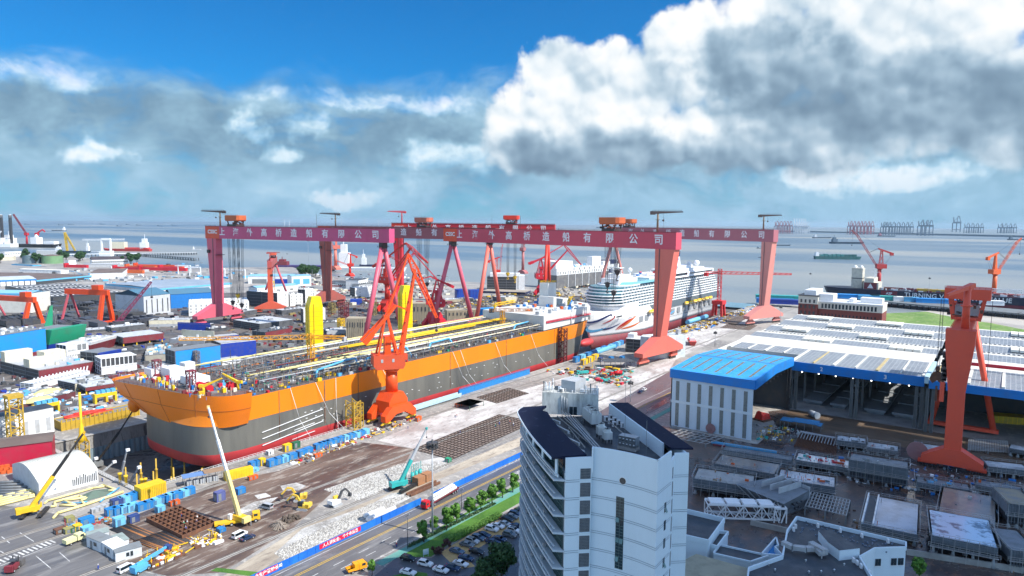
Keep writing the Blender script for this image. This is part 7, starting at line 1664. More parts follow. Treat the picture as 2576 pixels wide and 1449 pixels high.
def lattice(label,p,q,s,z=1.2,nx=7,ny=7,cat='steel frame'):
	a=at(*p);b=at(*q);c=at(*s); t=thing('frame_pallet',label,cat,a)
	X=b-a;Y=c-a; m=MB()
	for i in range(nx+1): m.bar(X*(i/nx)+zz*z,X*(i/nx)+Y+zz*z,.28)
	for j in range(ny+1): m.bar(Y*(j/ny)+zz*(z+.25),X+Y*(j/ny)+zz*(z+.25),.22)
	obj('grid_bars',m,SCF,t); m=MB()
	for i in (0,.5,1):
		for j in (0,.5,1): m.bar(X*i+Y*j,X*i+Y*j+zz*z,.5)
	obj('stands',m,GREY,t); return t
lattice('open lattice pallet of steel bars with a white pipe on top near the annex',k10(1390,1160),k10(1800,1260),k10(1450,1010),3.2,12,5)
lattice('flat frame rack by the foot of the striped hall wall',k10(-40,395),k10(390,480),k10(150,330),1.6,7,4)
lattice('rusty grid of bars at the right edge behind the coral gantry',k9(2010,205),k9(2420,230),k9(2020,95),1.,16,9)
def pins():
	a=at(*k10(1285,480));b=at(*k10(1690,575));c=at(*k10(1350,345)); t=thing('pin_jig','field of rusty jig pins with steel beams laid across in front of the hall','pin jig',a); m=MB()
	for i in range(30):
		for j in range(14): p=(b-a)*(i/29)+(c-a)*(j/13); m.bar(p,p+zz*1.7,.14)
	o=obj('jig_pins',m,RUST,t); m=MB()
	for i in range(13): p=(b-a)*(i/13)+(c-a)*.45; m.bar(p+zz*1.9,p+(c-a)*.55+zz*1.9,.3)
	m.bar((c-a)*.85+zz*2.2,(b-a)*.9+(c-a)*.95+zz*2.2,2.2,.3); obj('steel_beams',m,SCF,t)
pins()
t,L,D,h=box3('canopy','blue sheet metal canopy on posts in front of the hall bays','canopy',7,k10(1140,265),k10(1550,330),k10(1140,195)[1])
obj('roof_sheets',MB().box(0,L*.33,0,D,h-.5,h-.2).box(L*.3,L*.92,-.3,D+.3,h-.1,h+.2).box(L*.9,L,0,D-1,h-.6,h-.3),mat('canopy_blue',(.05,.25,.50),.45,.3,.3),t)
m=MB()
for i in range(6):
	for y in (.3,D-.3): m.bar((L*i/5,y,0),(L*i/5,y,h-.3),.25)
obj('posts',m,GREY,t)
c=at(*k10(1505,185)); obj('steel_tank',MB().tube((0,0,1.6),(3.2,3.6,1.6),1.6,1.6,16).tube((-.6,-.7,1.6),(0,0,1.6),1.75,1.75,16),mat('tank_pale_grey',(.45,.50,.53),.4,.3,.5),label='pale grey drum lying on its side by the blue canopy',loc=c,cat='tank')
c=at(*k10(960,200)); t=thing('covered_machine','machine draped in a bright red tarpaulin beside the open hall side','machine',c,rad(-20)); m=MB(); m.loft([[(-3,-2,0),(4,-2.5,0),(4,3,0),(-3,3,0)],[(-2.4,-1.6,2.6),(3,-2,3.4),(3,2,3),(-2,2,4.2)],[(-1.8,-.6,4.6),(1.2,-1,3.8),(1,1.2,3.6),(-1.6,1,4.9)]],0,False); obj('tarpaulin',m,mat('red_tarpaulin',(.75,.04,.025),.55,.4,.5),t); obj('skid',MB().box(-3.5,4.5,-3.4,3.4,0,.7).truss((4,-3,1),(4,4,1),2,2,3,.25),RUST,t)
t,L,D,h=box3('box_girder','yellow box girder lying before the second hall','steel girder',8,k11(2262,1435),k11(2700,1470),k11(2262,1365)[1]); obj('girder',MB().box(0,L,0,D,0,h),mat('old_yellow',(.58,.38,.02),.5,.4,.3),t); m=MB();
for i in range(9): m.box(L*i/9,L*i/9+.3,-.1,0,0,h)
m.bar((L*.8,3,h),(L*.85,3,h+2.5),.8); obj('stiffeners',m,YEL,t)
t=thing('crane_beam','long light blue beam lying on yellow striped ground below the hall','steel beam',at(*k10(450,440)),0); b=at(*k10(1110,545))-at(*k10(450,440)); obj('beam',MB().bar((0,0,.8),b+zz*.8,.9,1),LBLUE,t); obj('red_beam',MB().bar((-2,-1.5,.5),b*.2+Vector((-2,-1.5,.5)),.7),MAR,t)
clutter('yard_debris',[k10(*p) for p in ((900,250),(1400,310),(1250,420),(900,400))],160,[YEL,GREY,LGREY,RUST,TEAL,WHITE],.3,1.2,1.,z=.02)
clutter('yard_debris',[k9(*p) for p in ((0,180),(2576,420),(2576,720),(1500,640),(900,520),(300,350))],380,[GREY,RUST,LGREY,DGREY,WHITE,BLUE],.3,1.3,1.1,z=.02)
clutter('yard_debris',[k9(*p) for p in ((-300,500),(500,620),(1700,1000),(2576,1400),(2576,1449),(1400,1180),(300,900),(-300,700))],200,[GREY,RUST,LGREY,DGREY,WOOD],.25,.9,.8,z=.02)
# ================= site boxes, sheds and loose gear round the dock
k0=K(0,1620,2.6833);kb=K(900,1620,2.6833);kt=K(1500,1400,2.6833);kw=K(1900,1000,2.6833)
NAVY=mat('navy_box',(.03,.06,.20),.5,.3,.5); LB2=mat('pale_blue_box',(.16,.48,.72),.45,.3,.6,grime=(.2,.25,.25)); BX=mat('site_box_blue',(.02,.20,.50),.45,.35,.6,grime=(.05,.1,.18)); ORB=mat('orange_box',(.72,.12,.02),.5,.3,.6); OLV=mat('olive_skip',(.30,.28,.10),.6,.4,.6)
_bx={}
def site_box(label,p,col,L=3.4,W_=2.4,h=2.6,rz=0.,group='site boxes beside the dock',name='site_box',z=0.):
	key=(col.name,L,W_,h)
	if key not in _bx:
		m=MB(); m.box(-L/2,L/2,-W_/2,W_/2,.12,h);
		for x in (-L/2,L/2):
			for y in (-W_/2,W_/2): m.box(x-.08,x+.08,y-.08,y+.08,0,h+.06)
		for y in (-W_/2,W_/2): m.box(-L/2,L/2,y-.08,y+.08,h-.1,h+.07); m.box(-L/2,L/2,y-.07,y+.07,.1,.25)
		for x in (-L/2,L/2): m.box(x-.08,x+.08,-W_/2,W_/2,h-.1,h+.07)
		d=MB(); d.box(-L*.32,L*.02,-W_/2-.07,-W_/2,.3,h*.85); d.box(-L/2-.07,-L/2,-W_*.3,W_*.3,.3,h*.8)
		_bx[key]=(m.mesh('body',col),d.mesh('door',mat(col.name+'_door',tuple(c*.7+.02 for c in col.node_tree.nodes['Principled BSDF'].inputs['Base Color'].default_value[:3]) if 0 else (.10,.22,.36),.4,.2,1) if 'blue' in col.name else GREY))
	q=at(*p,z) if isinstance(p,tuple) else p
	t=thing(name,label,'site box',q,rz,group); obj('body',_bx[key][0],None,t); obj('door',_bx[key][1],None,t); return t
def row(desc,kk,a,b,n,cols,L=3.3,h=2.6,rz=0,W_=2.4,ref=''):
	pa=at(*kk(*a));pb=at(*kk(*b))
	for i in range(n):
		c=cols[i%len(cols)]; w={'site_box_blue':'blue','pale_blue_box':'pale blue','navy_box':'navy','yellow_paint':'yellow','orange_box':'orange','light_grey_paint':'grey','olive_skip':'olive','white_paint':'white','dark_green_paint':'green'}[c.name]
		site_box('%s box, %s in the %s'%(w,th(i),desc),pa.lerp(pb,i/max(1,n-1)) ,c,L,W_,h,rz+R.uniform(-.06,.06))
row('near row by the crane track',k0,(1118,838),(1330,792),4,(BX,BX,LB2,LB2),3.2); row('near row past the gap',k0,(1428,785),(1562,742),3,(BX,BX,LB2),3.2)
row('near pair before the lean-to roof',k0,(1640,712),(1702,690),2,(BX,LB2)); row('near trio below the lean-to roof',k0,(1778,672),(1905,626),3,(BX,LB2,BX)); row('far row behind the yellow strip',k0,(1175,748),(1385,668),4,(NAVY,LB2,BX,BX),3.4,2.8)
row('low grey row by the pale pipes',k0,(950,812),(1100,755),4,(LGREY,),2.,1.6,0,1.6); row('row after the long yellow container',kb,(325,338),(520,280),4,(BX,BX,LB2,BX),4.,2.8)
row('pair past the white mast stay',kb,(615,242),(685,215),2,(BX,BX),3.6); row('trio beside the grey hull',kb,(785,178),(865,150),3,(BX,),3.6,2.8); row('next trio beside the grey hull',kb,(905,140),(1015,105),3,(BX,),3.8,2.8); row('last row before the crane bogies',kb,(1070,90),(1255,30),5,(LB2,BX),3.8,2.8)
row('back row near the white sheet',kb,(130,352),(185,336),2,(BX,BX),3.,2.4); row('small pair left of the brown yard rails',kb,(108,482),(150,470),2,(ORB,),1.7,1.5,0,1.4); row('small track pair past the brown yard',kb,(768,256),(802,246),2,(ORB,),1.7,1.5,0,1.4)
row('small track pair near the indigo cabin',k0,(1735,740),(1775,728),2,(ORB,),1.8,1.6,0,1.4); row('yellow and blue row beyond the crane',kw,(780,985),(890,935),3,(YEL,),6,4); row('row at the far hull end',kw,(700,960),(980,850),6,(BX,LB2,BX),6,4); row('boxes in front of the cruise bow',kw,(1050,830),(1150,790),4,(LB2,BX),5,4); row('boxes on the pale yard',kw,(940,955),(1160,940),3,(NAVY,BX,BX),3.4,3)
row('small track pair near the tower',kt,(180,480),(190,470),2,(ORB,),2.2,2,0,1.6); row('small track pair by the green shelter',kt,(575,340),(600,332),2,(ORB,),2.2,2,0,1.6)
for p,c,L,h,l in (((870,935),BX,4.,2.6,'blue site box beside the stack of crimson bundles'),((1200,945),LB2,3.,3.,'pale blue equipment cabinet on the yard beside yellow stand'),((1342,905),NAVY,3.,2.4,'navy site box with white drums on top'),((1612,808),LB2,2.4,2.4,'pale blue cabinet near the blue hose reels'),((2210,690),mat('indigo_cabin',(.10,.12,.30),.5,.3,.5),3.2,3.4,'indigo guard cabin on the striped brown yard'),((2418,618),BX,3.0,2.2,'blue site box left of the tall white crane boom'),((875,1002),LB2,3.,1.8,'pale blue low bin among yellow skips'),((2225,1000),BX,2.,1.2,'small blue bin beside the red drums and grid'),((690,1012),OLV,2.4,1.6,'olive skip second from the scrap skip'),((780,985),YEL,2.,1.8,'yellow skip beside the pale blue low bin'),((605,1010),RUST,3.,1.4,'rusty skip filled with scrap by the yard road'),((735,1000),DGREEN,1.8,1.5,'green bin between olive and yellow skips'),((700,895),OLV,2.4,1.5,'pale olive bin left of the yellow board')):
	site_box(l,k0(*p),c,L,2.2,h)
for p,c,L,h,l in (((475,188),YEL,3.4,3.,'yellow tool box behind the row of blue boxes'),((560,160),DGREEN,3.4,2.8,'dark green tool box next to the yellow one'),((222,332),YEL,2.2,2.8,'upright yellow cabinet between blue boxes'),((150,395),LB2,2.4,1.4,'pale blue case beside the dark trailer'),((2095,300),GREEN,1.8,1.6,'lone green cabinet at the edge of the rebar mesh'),((300,225),WHITE,2.4,1.8,'white sheeted case above the blue row')):
	site_box(l,kb(*p),c,L,2.,h)
# louvred yellow box, yellow long box, lean-to
t=thing('louvre_box','big yellow louvred box near the corner of the dock','site box',at(*k0(1530,632)),0); obj('body',MB().box(-5,4,-2.6,2.6,0,4.4),YEL,t); m=MB()
for i in range(14): m.box(-4.8+i*.63,-4.5+i*.63,-2.75,-2.6,.3,4.2)
obj('louvres',m,mat('old_yellow',None),t)
a=at(*k0(2262,490));b=at(*k0(2535,420)); t=thing('long_container','long bright yellow container beside the boom of the truck crane','container',a,yaw((b-a)[:2])); L=(b-a).length; obj('body',MB().box(0,L,-1.4,1.4,0,3.2),YEL,t); m=MB()
for i in range(int(L)): m.box(i,i+.3,-1.5,-1.4,.2,3)
obj('ribs',m,YEL,t)
a=at(*k0(1850,545));b=at(*k0(2245,470)); t=thing('lean_to','lean-to shelter with blue and rust brown sheet roof over storage','shelter',a,yaw((b-a)[:2])); L=(b-a).length; obj('blue_roof',MB().box(-.5,L*.55,-2.2,2.4,3.6,3.8),mat('shelter_blue',(.13,.25,.48),.4,.3,.4),t); obj('brown_roof',MB().box(L*.5,L+.5,-2,2.6,3.9,4.1),mat('shelter_brown',(.30,.20,.13),.6,.3,.4),t); m=MB()
for i in range(7):
	for y in (-2,2.2): m.bar((L*i/6,y,0),(L*i/6,y,3.7),.16)
for i in range(5): m.box(1+i*L/6,1+i*L/6+1.8,-1,1,0,1.8,1)
obj('posts',m,[GREY,LGREY],t)
# arched white shelter and roofs behind it
a=at(*k0(398,660));b=at(*k0(988,505));c=at(*k0(120,460)); t=thing('arched_shelter','white arched fabric shelter beside the end of the dock','shelter',a,yaw((b-a)[:2])); X=b-a; L=X.length; X/=L; D=abs((c-a).dot(Vector((-X.y,X.x,0))));
WA=mat('fabric_white',(.62,.61,.55),.7,.25,.4,grime=(.42,.40,.33)); rings=[[(L*i/24,D*j/16,5.2+3.4*math.sin(pi*j/16)) for j in range(17)] for i in range(25)]
obj('arched_roof',MB().loft(rings,0,True,False,False),WA,t); obj('side_wall',MB().box(0,L,-.1,.1,0,5.2),WHITE,t); obj('side_wall',MB().box(0,L,D-.1,D+.1,0,5.2),WHITE,t)
m=MB();
for x in (0,L): m.add([(x,0,0),(x,D,0)]+[(x,D-D*j/16,5.2+3.4*math.sin(pi*j/16)) for j in range(17)],[list(range(19))])
obj('end_walls',m,mat('fabric_grey',(.50,.53,.56),.7,.2,.4),t); m=MB()
for i in range(25):
	x=L*i/24
	for j in range(16): m.bar((x,D*j/16,5.25+3.4*math.sin(pi*j/16)),(x,D*(j+1)/16,5.25+3.4*math.sin(pi*(j+1)/16)),.18)
obj('hoops',m,WA,t); m=MB()
for i in range(14): x=L*(.55+.44*i/14); m.box(x,x+.35,-.16,-.1,1.0,R.uniform(3,4.8))
obj('side_slits',m,DGREY,t)
kk=K(0,1240,2.6833)
shed('crimson painted long shed with brown roof at the left edge',14,kk(-260,1440),kk(532,1330),kk(530,1210)[1]-0,mat('crimson_wall',(.42,.012,.045),.5,.25,.3),BRR,None,name='store_building',cat='building',gable=.8)
shed('black roofed office with white eaves behind the crimson shed',12,kk(-260,1300),kk(410,1225),kk(-260,1190)[1],WW,ROOFD,WW,name='office_building',cat='office building',gable=.1,band=1.2)
shed('white portable office row with dark flat roof and air conditioners',9,k6(-160,770),k6(572,612),k6(572,490)[1],WW,ROOFD,None,win_=(6,.1,.62,1.8),dk=LGREY,name='site_office',cat='site office',gable=.1)
for i,(x,y) in enumerate(((285,505),(325,500))):
	c=at(*k6(x,y),4.6); obj('air_conditioner',MB().box(-.6,.6,-.4,.4,0,1.6).tube((0,-.45,.9),(0,-.4,.9),.5),WHITE,label='white air conditioner on the portable office roof, %s one'%('left' if i==0 else 'right'),loc=c,cat='air conditioner')
# heap of orange bundles beside the crimson shed
for i in range(26):
	x=20+ (i%13)*40+R.uniform(-10,10); y=1440-(i%13)*8-(i//13)*40+R.uniform(-10,10); c=at(*kk(x,y-0))
	m=MB(); m.cb((0,0,.7),(R.uniform(2,3.2),R.uniform(1.4,2),1.3),0); m.cb((.2,.1,1.7),(R.uniform(1.4,2.2),1.3,.8),0,.2); obj('orange_bundle',m,TARP,label='orange tarpaulin wrapped bundle in the heap along the crimson shed',loc=c,rz=R.uniform(-.3,.3),cat='bundle',group='orange wrapped bundles')
# yellow fenced work platform along the quay, shelters and lattice tower
MUS=mat('mustard_steel',None); a=at(*k6(650,608));b=at(*k6(1460,440)); t=thing('work_platform','mustard yellow railed work platform with red pipes stacked inside','work platform',a,yaw((b-a)[:2])); L=(b-a).length
m=MB(); m.box(0,L,0,.3,0,4.); m.box(0,.3,0,11,0,4); m.box(0,L,10.7,11,0,4)
for i in range(18): m.box(L*i/17-.3,L*i/17+.3,-.3,0,0,5.2)
m.rail([(0,0,4),(L,0,4)],1.3,3,.16); obj('side_panels',m,MUS,t)
m=MB()
for i in range(24): y=R.uniform(2,9); x=R.uniform(2,L*.5); m.tube((x,y,4+R.random()),(x+R.uniform(5,9),y+.4,4+R.random()),.5,n=6)
obj('red_pipes',m,mat('red_tarpaulin',(.75,.04,.025),.55,.4,.5),t); m=MB(); m.box(.3,L,.3,10.7,0,3.6); obj('platform_deck',m,GREY,t)
for (p,q,l) in (((375,450),(632,395),'yellow beam shelter with blue boxes on top left of the platform'),((1000,325),(1232,285),'yellow beam shelter with blue boxes on top near the orange bow')):
	a=at(*k6(*p));b=at(*k6(*q)); t=thing('beam_shelter',l,'shelter',a,yaw((b-a)[:2])); L=(b-a).length; obj('beam',MB().box(0,L,0,4,3.4,5.2).box(0,1,0,4,0,3.4).box(L-1,L,0,4,0,3.4).box(L*.5,L*.5+1,0,4,0,3.4),YEL,t); m=MB()
	for i in range(4): m.box(1+L*i/4.4,1+L*i/4.4+L/5.5,.5,3.5,5.2,6.8)
	obj('boxes_on_top',m,LBLUE,t)
c=at(*k6(170,740)); obj('lattice_tower',MB().truss((0,0,0),(0,0,21),5,5,7,.5).box(-3,3,-3,3,21,22.4),mat('mustard_steel',None),label='mustard yellow lattice tower in front of the white portable offices',loc=c,cat='tower')
# gate tower with lattice column at dock end, dock props
c=at(*k0(1320,430),-13); t=thing('mooring_tower','yellow column on a lattice base at the head of the dock','tower',(126,327,-13)); obj('lattice_base',MB().truss((0,0,0),(0,0,15),4,4,6,.4),mat('mustard_steel',None),t); obj('column',MB().lathe([(2.4,15),(1.1,18),(.9,22),(.55,23),(.5,37)]),YEL,t)
for i in range(16):
	u,w=(128+ (i%6)*6.5+R.uniform(-1,1), 266+ (i//6)*14+R.uniform(-3,3)); m=MB(); m.lathe([(.9,0),(.55,1),(.5,4.6),(.8,5),(.32,5.4),(.3,9.7)],n=10); obj('keel_prop',m,mat('prop_yellow',(.55,.36,.04),.6,.4,.4),label='yellow steel prop standing on the dock floor under the ship bow',loc=(u,w,-13),cat='prop',group='props on the dock floor')
for i in range(4):
	x,y=((1430,580),(1465,575),(1270,545),(1210,520))[i]; obj('bollard_post',MB().lathe([(.5,0),(.5,3.6),(.75,3.7),(.75,4.2)],n=10),YEL,label='yellow mooring post at the dock head railing, %s from right'%th((1,0,2,3)[i]),loc=at(*k0(x,y)),cat='post')
for i,(x0,y0,x1,y1,w) in enumerate(((985,440,1140,310,300),(1215,440,1275,190,322),(1300,530,1390,365,322),(890,360,955,275,330))):
	a=at(*k0(x0,y0),-6); b=on_w(*k0(x1,y1),a.y-3-2*i); t=thing('boom_lift','white telescopic boom rising from the dock head, %s from the left'%th((1,2,3,0)[i]),'boom lift',a); v=b-a; obj('boom',MB().bar((0,0,0),v*.6,.75,.9).bar(v*.6,v,.5,.6),LGREY,t); obj('base',MB().box(-1.5,1.5,-1.2,1.2,-6.9,-.2).bar((0,0,-1),(0,0,.4),1.4),DGREY,t); obj('basket',MB().cb(v+Vector((.4,0,.3)),(1.4,1,1)),WHITE,t)
a=at(320,1205,-5); t=thing('boom_lift','black boom lift reaching up to the orange bow flare','boom lift',(133,330,-12)); v=Vector((146,318.5,15.5))-Vector((133,330,-12)); obj('boom',MB().bar((0,0,2),v*.55,.9,1.).bar(v*.55,v,.5,.6),BLACK,t); obj('base',MB().box(-2,2,-1.4,1.4,0,2.2),GREY,t); obj('basket',MB().cb(v+Vector((0,0,.4)),(1.6,1.2,1.1)),RED,t)
# pale pipe work laid out by the shelter
def pipes(label,pts,r=.38,col=LYEL,kk=k0):
	P=[at(*kk(x,y),.6) for x,y in pts]; o=P[0].copy(); t=obj('pipe_spool',MB().path([p-o for p in P],r,7),col,label=label,loc=o,cat='pipe'); return t
pipes('pale yellow pipe spool nearest the arched shelter, straight with a bent end',((450,715),(480,690),(930,565),(1050,545)))
pipes('pale yellow zigzag pipe spool behind the front straight one',((510,752),(560,740),(545,705),(800,640),(830,655)),.4)
pipes('pale yellow pipe spool with a double bend in the middle of the lay-out',((600,735),(760,735),(640,690),(870,655)),.4)
pipes('long pale yellow pipe spool in front with a branch piece',((540,860),(580,815),(860,730),(1240,600)),.45)
pipes('short pale yellow pipe branch under the long front pipe',((860,730),(810,690),(890,660)),.36)
pipes('pale yellow pipe spool near the dock corner railing',((990,555),(1040,530),(1170,580),(1090,590)),.36)
pipes('light blue pipe spool among the pale yellow pipes',((620,705),(760,715),(880,700)),.22,LBLUE); pipes('light blue bent pipe next to the blue boxes',((1010,700),(1080,640),(1200,560)),.3,LBLUE)
for i in range(5): pipes('pale yellow pipe in the bundle at the left edge, %s from front'%th(i),((-40,745-i*22),(270,665-i*20),(350,645-i*18)),.4)
for i in range(6): pipes('dark grey pipe in the rack by the left edge, %s from front'%th(i),((-40,640-i*26),(300,640-i*30)),.5,GREY)
obj('net_tent',MB().add([(-5,-3,.1),(5,-3,.1),(5.5,3,.1),(-5,3.4,.1),(-.5,0,2.2)],[(0,1,4),(1,2,4),(2,3,4),(3,0,4)]),mat('green_net',(.10,.15,.12),.8,.3,.5),label='dark green netting tent among the pale yellow pipes',loc=at(*k0(960,640)),cat='netting')
# grating frame, rebar stacks, mesh
a=at(*k0(1475,905));b=at(*k0(1835,1085));c=at(*k0(1805,780)); t=thing('steel_grating','big dark brown egg-crate steel grid lying on the yard','steel grid',a); X=b-a;Y=c-a; m=MB()
for i in range(10): m.bar(X*(i/9)+zz*.75,X*(i/9)+Y+zz*.75,.16,1.5)
for j in range(8): m.bar(Y*(j/7)+zz*.75,X+Y*(j/7)+zz*.75,.16,1.5)
obj('grid_plates',m,RUST,t)
for n,(p,q,s,l) in enumerate((((1105,985),(1370,1095),(1290,925),'dark rebar stack nearest the egg-crate grid'),((1340,1100),(1650,1215),(1520,1050),'rebar stack with orange rusted bars next to white cabins'),((1500,1040),(1760,1155),(1700,990),'rebar stack with bright rust bars beside yellow racks'))):
	a=at(*k0(*p));b=at(*k0(*q));c=at(*k0(*s)); X=b-a;Y=c-a; m=MB()
	for i in range(18): f=i/17; m.tube(Y*f+zz*.25,X+Y*f+zz*.25,.14,n=5,k=1 if R.random()<.25 else 0)
	obj('rebar_stack',m,[mat('dark_rebar',(.06,.05,.05),.6,.3,.5),mat('bright_rust',(.42,.17,.05),.7,.4,.6)],label=l,loc=a,cat='rebar')
def mesh_mat(l,pts,nx,ny):
	a,b,c=[at(*p) for p in pts]; X=b-a;Y=c-a; m=MB()
	for i in range(nx+1): m.bar(X*(i/nx)+zz*.12,X*(i/nx)+Y+zz*.12,.3,.2)
	for j in range(ny+1): m.bar(Y*(j/ny)+zz*.2,X+Y*(j/ny)+zz*.2,.3,.2)
	m.sheet([(0,0),(X.x,X.y),(X.x+Y.x,X.y+Y.y),(Y.x,Y.y)],.02,1)
	obj('reinforcement_mesh',m,[mat('mesh_brown',(.045,.032,.028),.7,.4,.3),mat('mesh_bed',(.22,.17,.14),.6,.4,.2,col2=(.13,.10,.085))],label=l,loc=a,cat='rebar mesh')
mesh_mat('large dark brown reinforcement mesh laid out before the tower',((1136,1157),(1345,1062),(1040,1131)),26,11)
mesh_mat('second dark reinforcement mesh further along the pale yard',((1250,1015),(1330,990),(1200,1000)),12,8)
mesh_mat('dark reinforcement mesh field by the pale pink goliath leg',(kw(2000,545),kw(2300,590),kw(2190,450)),16,10)
mesh_mat('small dark mesh panel on the white yard near the river',(kw(2150,615),kw(2440,640),kw(2240,570)),12,5)
# white site cabins
def cabin(label,pl,pc,pr,yt,roof):
	t,L,D,h=box3('site_cabin',label,'site cabin',pl,pc,pr,yt,'white cabins in the corner of the yard'); obj('walls',MB().box(0,L,0,D,0,h),mat('cabin_wall',(.62,.66,.69),.5,.25,.4),t); obj('roof',MB().box(-.15,L+.15,-.15,D+.15,h,h+.14),roof,t); obj('window',MB().box(L*.4,L*.52,-.06,0,h*.35,h*.75).box(L*.56,L*.66,-.06,0,h*.3,h*.8).box(-.06,0,D*.3,D*.5,h*.4,h*.75),GLASS,t); obj('door',MB().box(-.07,0,D*.6,D*.75,0,h*.75),GREY,t)
CR=mat('cabin_roof_green',(.28,.34,.32),.6,.4,.4)
cabin('green roofed cabin standing behind the other white ones',k0(835,1110),k0(885,1145),k0(1100,1095),k0(885,1050)[1],CR); cabin('grey roofed cabin with a wall window in the middle of the group',k0(885,1150),k0(1018,1215),k0(1140,1165),k0(1018,1110)[1],mat('cabin_roof_grey',(.20,.22,.23),.6,.4,.4))
cabin('white roofed cabin next to the front one',k0(1018,1215),k0(1140,1285),k0(1290,1230),k0(1140,1180)[1],WHITE); cabin('front white cabin with a dark window beside the parked van',k0(1130,1265),k0(1165,1315),k0(1430,1245),k0(1165,1220)[1],mat('cabin_roof_grey',None)); cabin('small cabin with pale green roof behind the white roofed one',6,k0(1190,1185),k0(1300,1150),k0(1190,1110)[1],CR)
# pipes, logs, hoarding
for (p,q,l) in (((1252,845),(1445,772),'shorter white pipe lying on the rubble strip'),((1280,880),(1560,762),'longer white pipe lying on the rubble strip by the hoarding')):
	a=at(*kb(*p),.8);b=at(*kb(*q),.8); obj('concrete_pipe',MB().tube((0,0,0),b-a,.75,n=14),WHITE,label=l,loc=a,cat='pipe')
m=MB()
for i in range(46):
	a=R.uniform(0,2*pi);r=R.uniform(.3,3); e=Vector((math.cos(a)*R.uniform(1.5,4),math.sin(a)*R.uniform(1.5,4),.1)); m.tube(e,(R.uniform(-.6,.6),R.uniform(-.6,.6),R.uniform(1,2.6)),.09,.06,5)
obj('timber_heap',m,mat('bleached_wood',(.40,.34,.28),.8,.4,.8),label='heap of bleached timber poles near the yellow excavators',loc=at(*kb(385,960)),cat='timber heap')
m=MB()
for i in range(50): p=(R.uniform(-3,3),R.uniform(-2,2)); m.ball((*p,.2+R.random()*.9*(1-abs(p[0])/3.4)),R.uniform(.3,.8),0,6,4)
obj('soil_heap',m,mat('dark_soil',(.09,.07,.055),.9,.4,.6),label='dark soil and rubble heap behind the timber poles',loc=at(*kb(510,880)),cat='soil heap')
HB=mat('hoarding_blue',(.012,.13,.52),.45,.3,.12,grime=(.02,.1,.35),col2=(.02,.2,.6))
def hoarding(label,u0,u1,ban=()):
	t=thing('hoarding',label,'fence',(u0,163.4,0)); L=u1-u0; m=MB(); n=int(L/3)
	for i in range(n): m.box(L*i/n+.03,L*(i+1)/n-.03,-.05+(.02 if i%2 else 0),.05,.15,2.6)
	o=obj('panels',m,HB,t); m=MB()
	for i in range(n+1): m.box(L*i/n-.06,L*i/n+.06,.05,.2,0,2.6)
	m.box(0,L,-.12,.3,0,.2); obj('posts',m,GREY,t)
	for u,w,s in ban:
		m=MB(); m.box(u-u0,u-u0+w,-.14,-.08,.9,2.4); b=obj('banner',m,mat('banner_red',(.62,.01,.05),.5,.1,.6),t)
		# read from the road side
		m=MB(); text_to(m,s,1.25,(u-u0+w/2,-.17,1.62),(1,0,0),(0,0,1),0,.02,.03,1.05,1.); obj('lettering',m,LET,b)
hoarding('long blue site hoarding with red slogan banners along the road',70,170.4,((104.4,7.2,'安全生产警钟长鸣'),(126.2,16.2,'人人讲安全、个个会应急')))
hoarding('blue site hoarding beyond the red truck beside the road',176.5,243);
m=MB(); m.box(0,150,-.4,.4,0,2.4);
for i in range(50): m.box(i*3,i*3+.2,-.5,-.4,0,2.4)
a=at(*kt(590,225));b=at(*kt(1300,5)); t=obj('quay_barrier',MB().box(0,(b-a).length,-.5,.5,0,3.2).rail([(0,-.5,3.2),((b-a).length,-.5,3.2)],1.,5,.14),BX,label='continuous blue barrier along the dock edge beyond the orange-red crane',loc=a,rz=yaw((b-a)[:2]),cat='barrier')
a=at(*kt(100,395));b=at(*kt(600,240)); obj('gangway',MB().box(0,(b-a).length,-1.4,1.4,.8,1.6).box(0,(b-a).length,-1.5,-1.3,1.6,2.8).box(0,(b-a).length,1.3,1.5,1.6,2.8),mat('pale_gangway',(.42,.58,.66),.5,.3,.5),label='pale blue gangway trough lying beside the crane track',loc=a,rz=yaw((b-a)[:2]),cat='gangway')
a=at(*kw(800,890),1.6);b=at(*kw(1080,800),1.6); obj('blue_pipe',MB().tube((0,0,0),b-a,2.1,n=14),LB2,label='thick light blue pipe lying in front of the cruise ship bow',loc=a,cat='pipe')
a=at(*kw(1820,560),1.6);b=at(*kw(2010,500),1.6); obj('blue_pipe',MB().tube((0,0,0),b-a,2.4,n=14),LB2,label='thick light blue pipe beside the red quay crane near the river',loc=a,cat='pipe')
obj('tent',MB().add([(-6,-5,2.4),(6,-5,2.4),(6,5,2.4),(-6,5,2.4)],[(0,1,2,3),(3,2,1,0)]).bar((-6,-5,0),(-6,-5,2.4),.2).bar((6,-5,0),(6,-5,2.4),.2).bar((6,5,0),(6,5,2.4),.2).bar((-6,5,0),(-6,5,2.4),.2),mat('green_shelter',(.05,.16,.09),.6,.3,.5),label='dark green flat canvas shelter on the pale yard',loc=at(*kt(700,335)),cat='shelter')
t,L,D,h=box3('car_shelter','dark framed flat canopy over parked trucks near the goliath foot','canopy',12,kw(985,1030),kw(1300,1025),kw(985,1000)[1],h=5); obj('roof',MB().box(0,L,0,D,4.6,4.9),DGREY,t); m=MB()
for i in range(4):
	for y in (0,D): m.bar((L*i/3,y,0),(L*i/3,y,4.6),.3)
obj('posts',m,GREY,t)
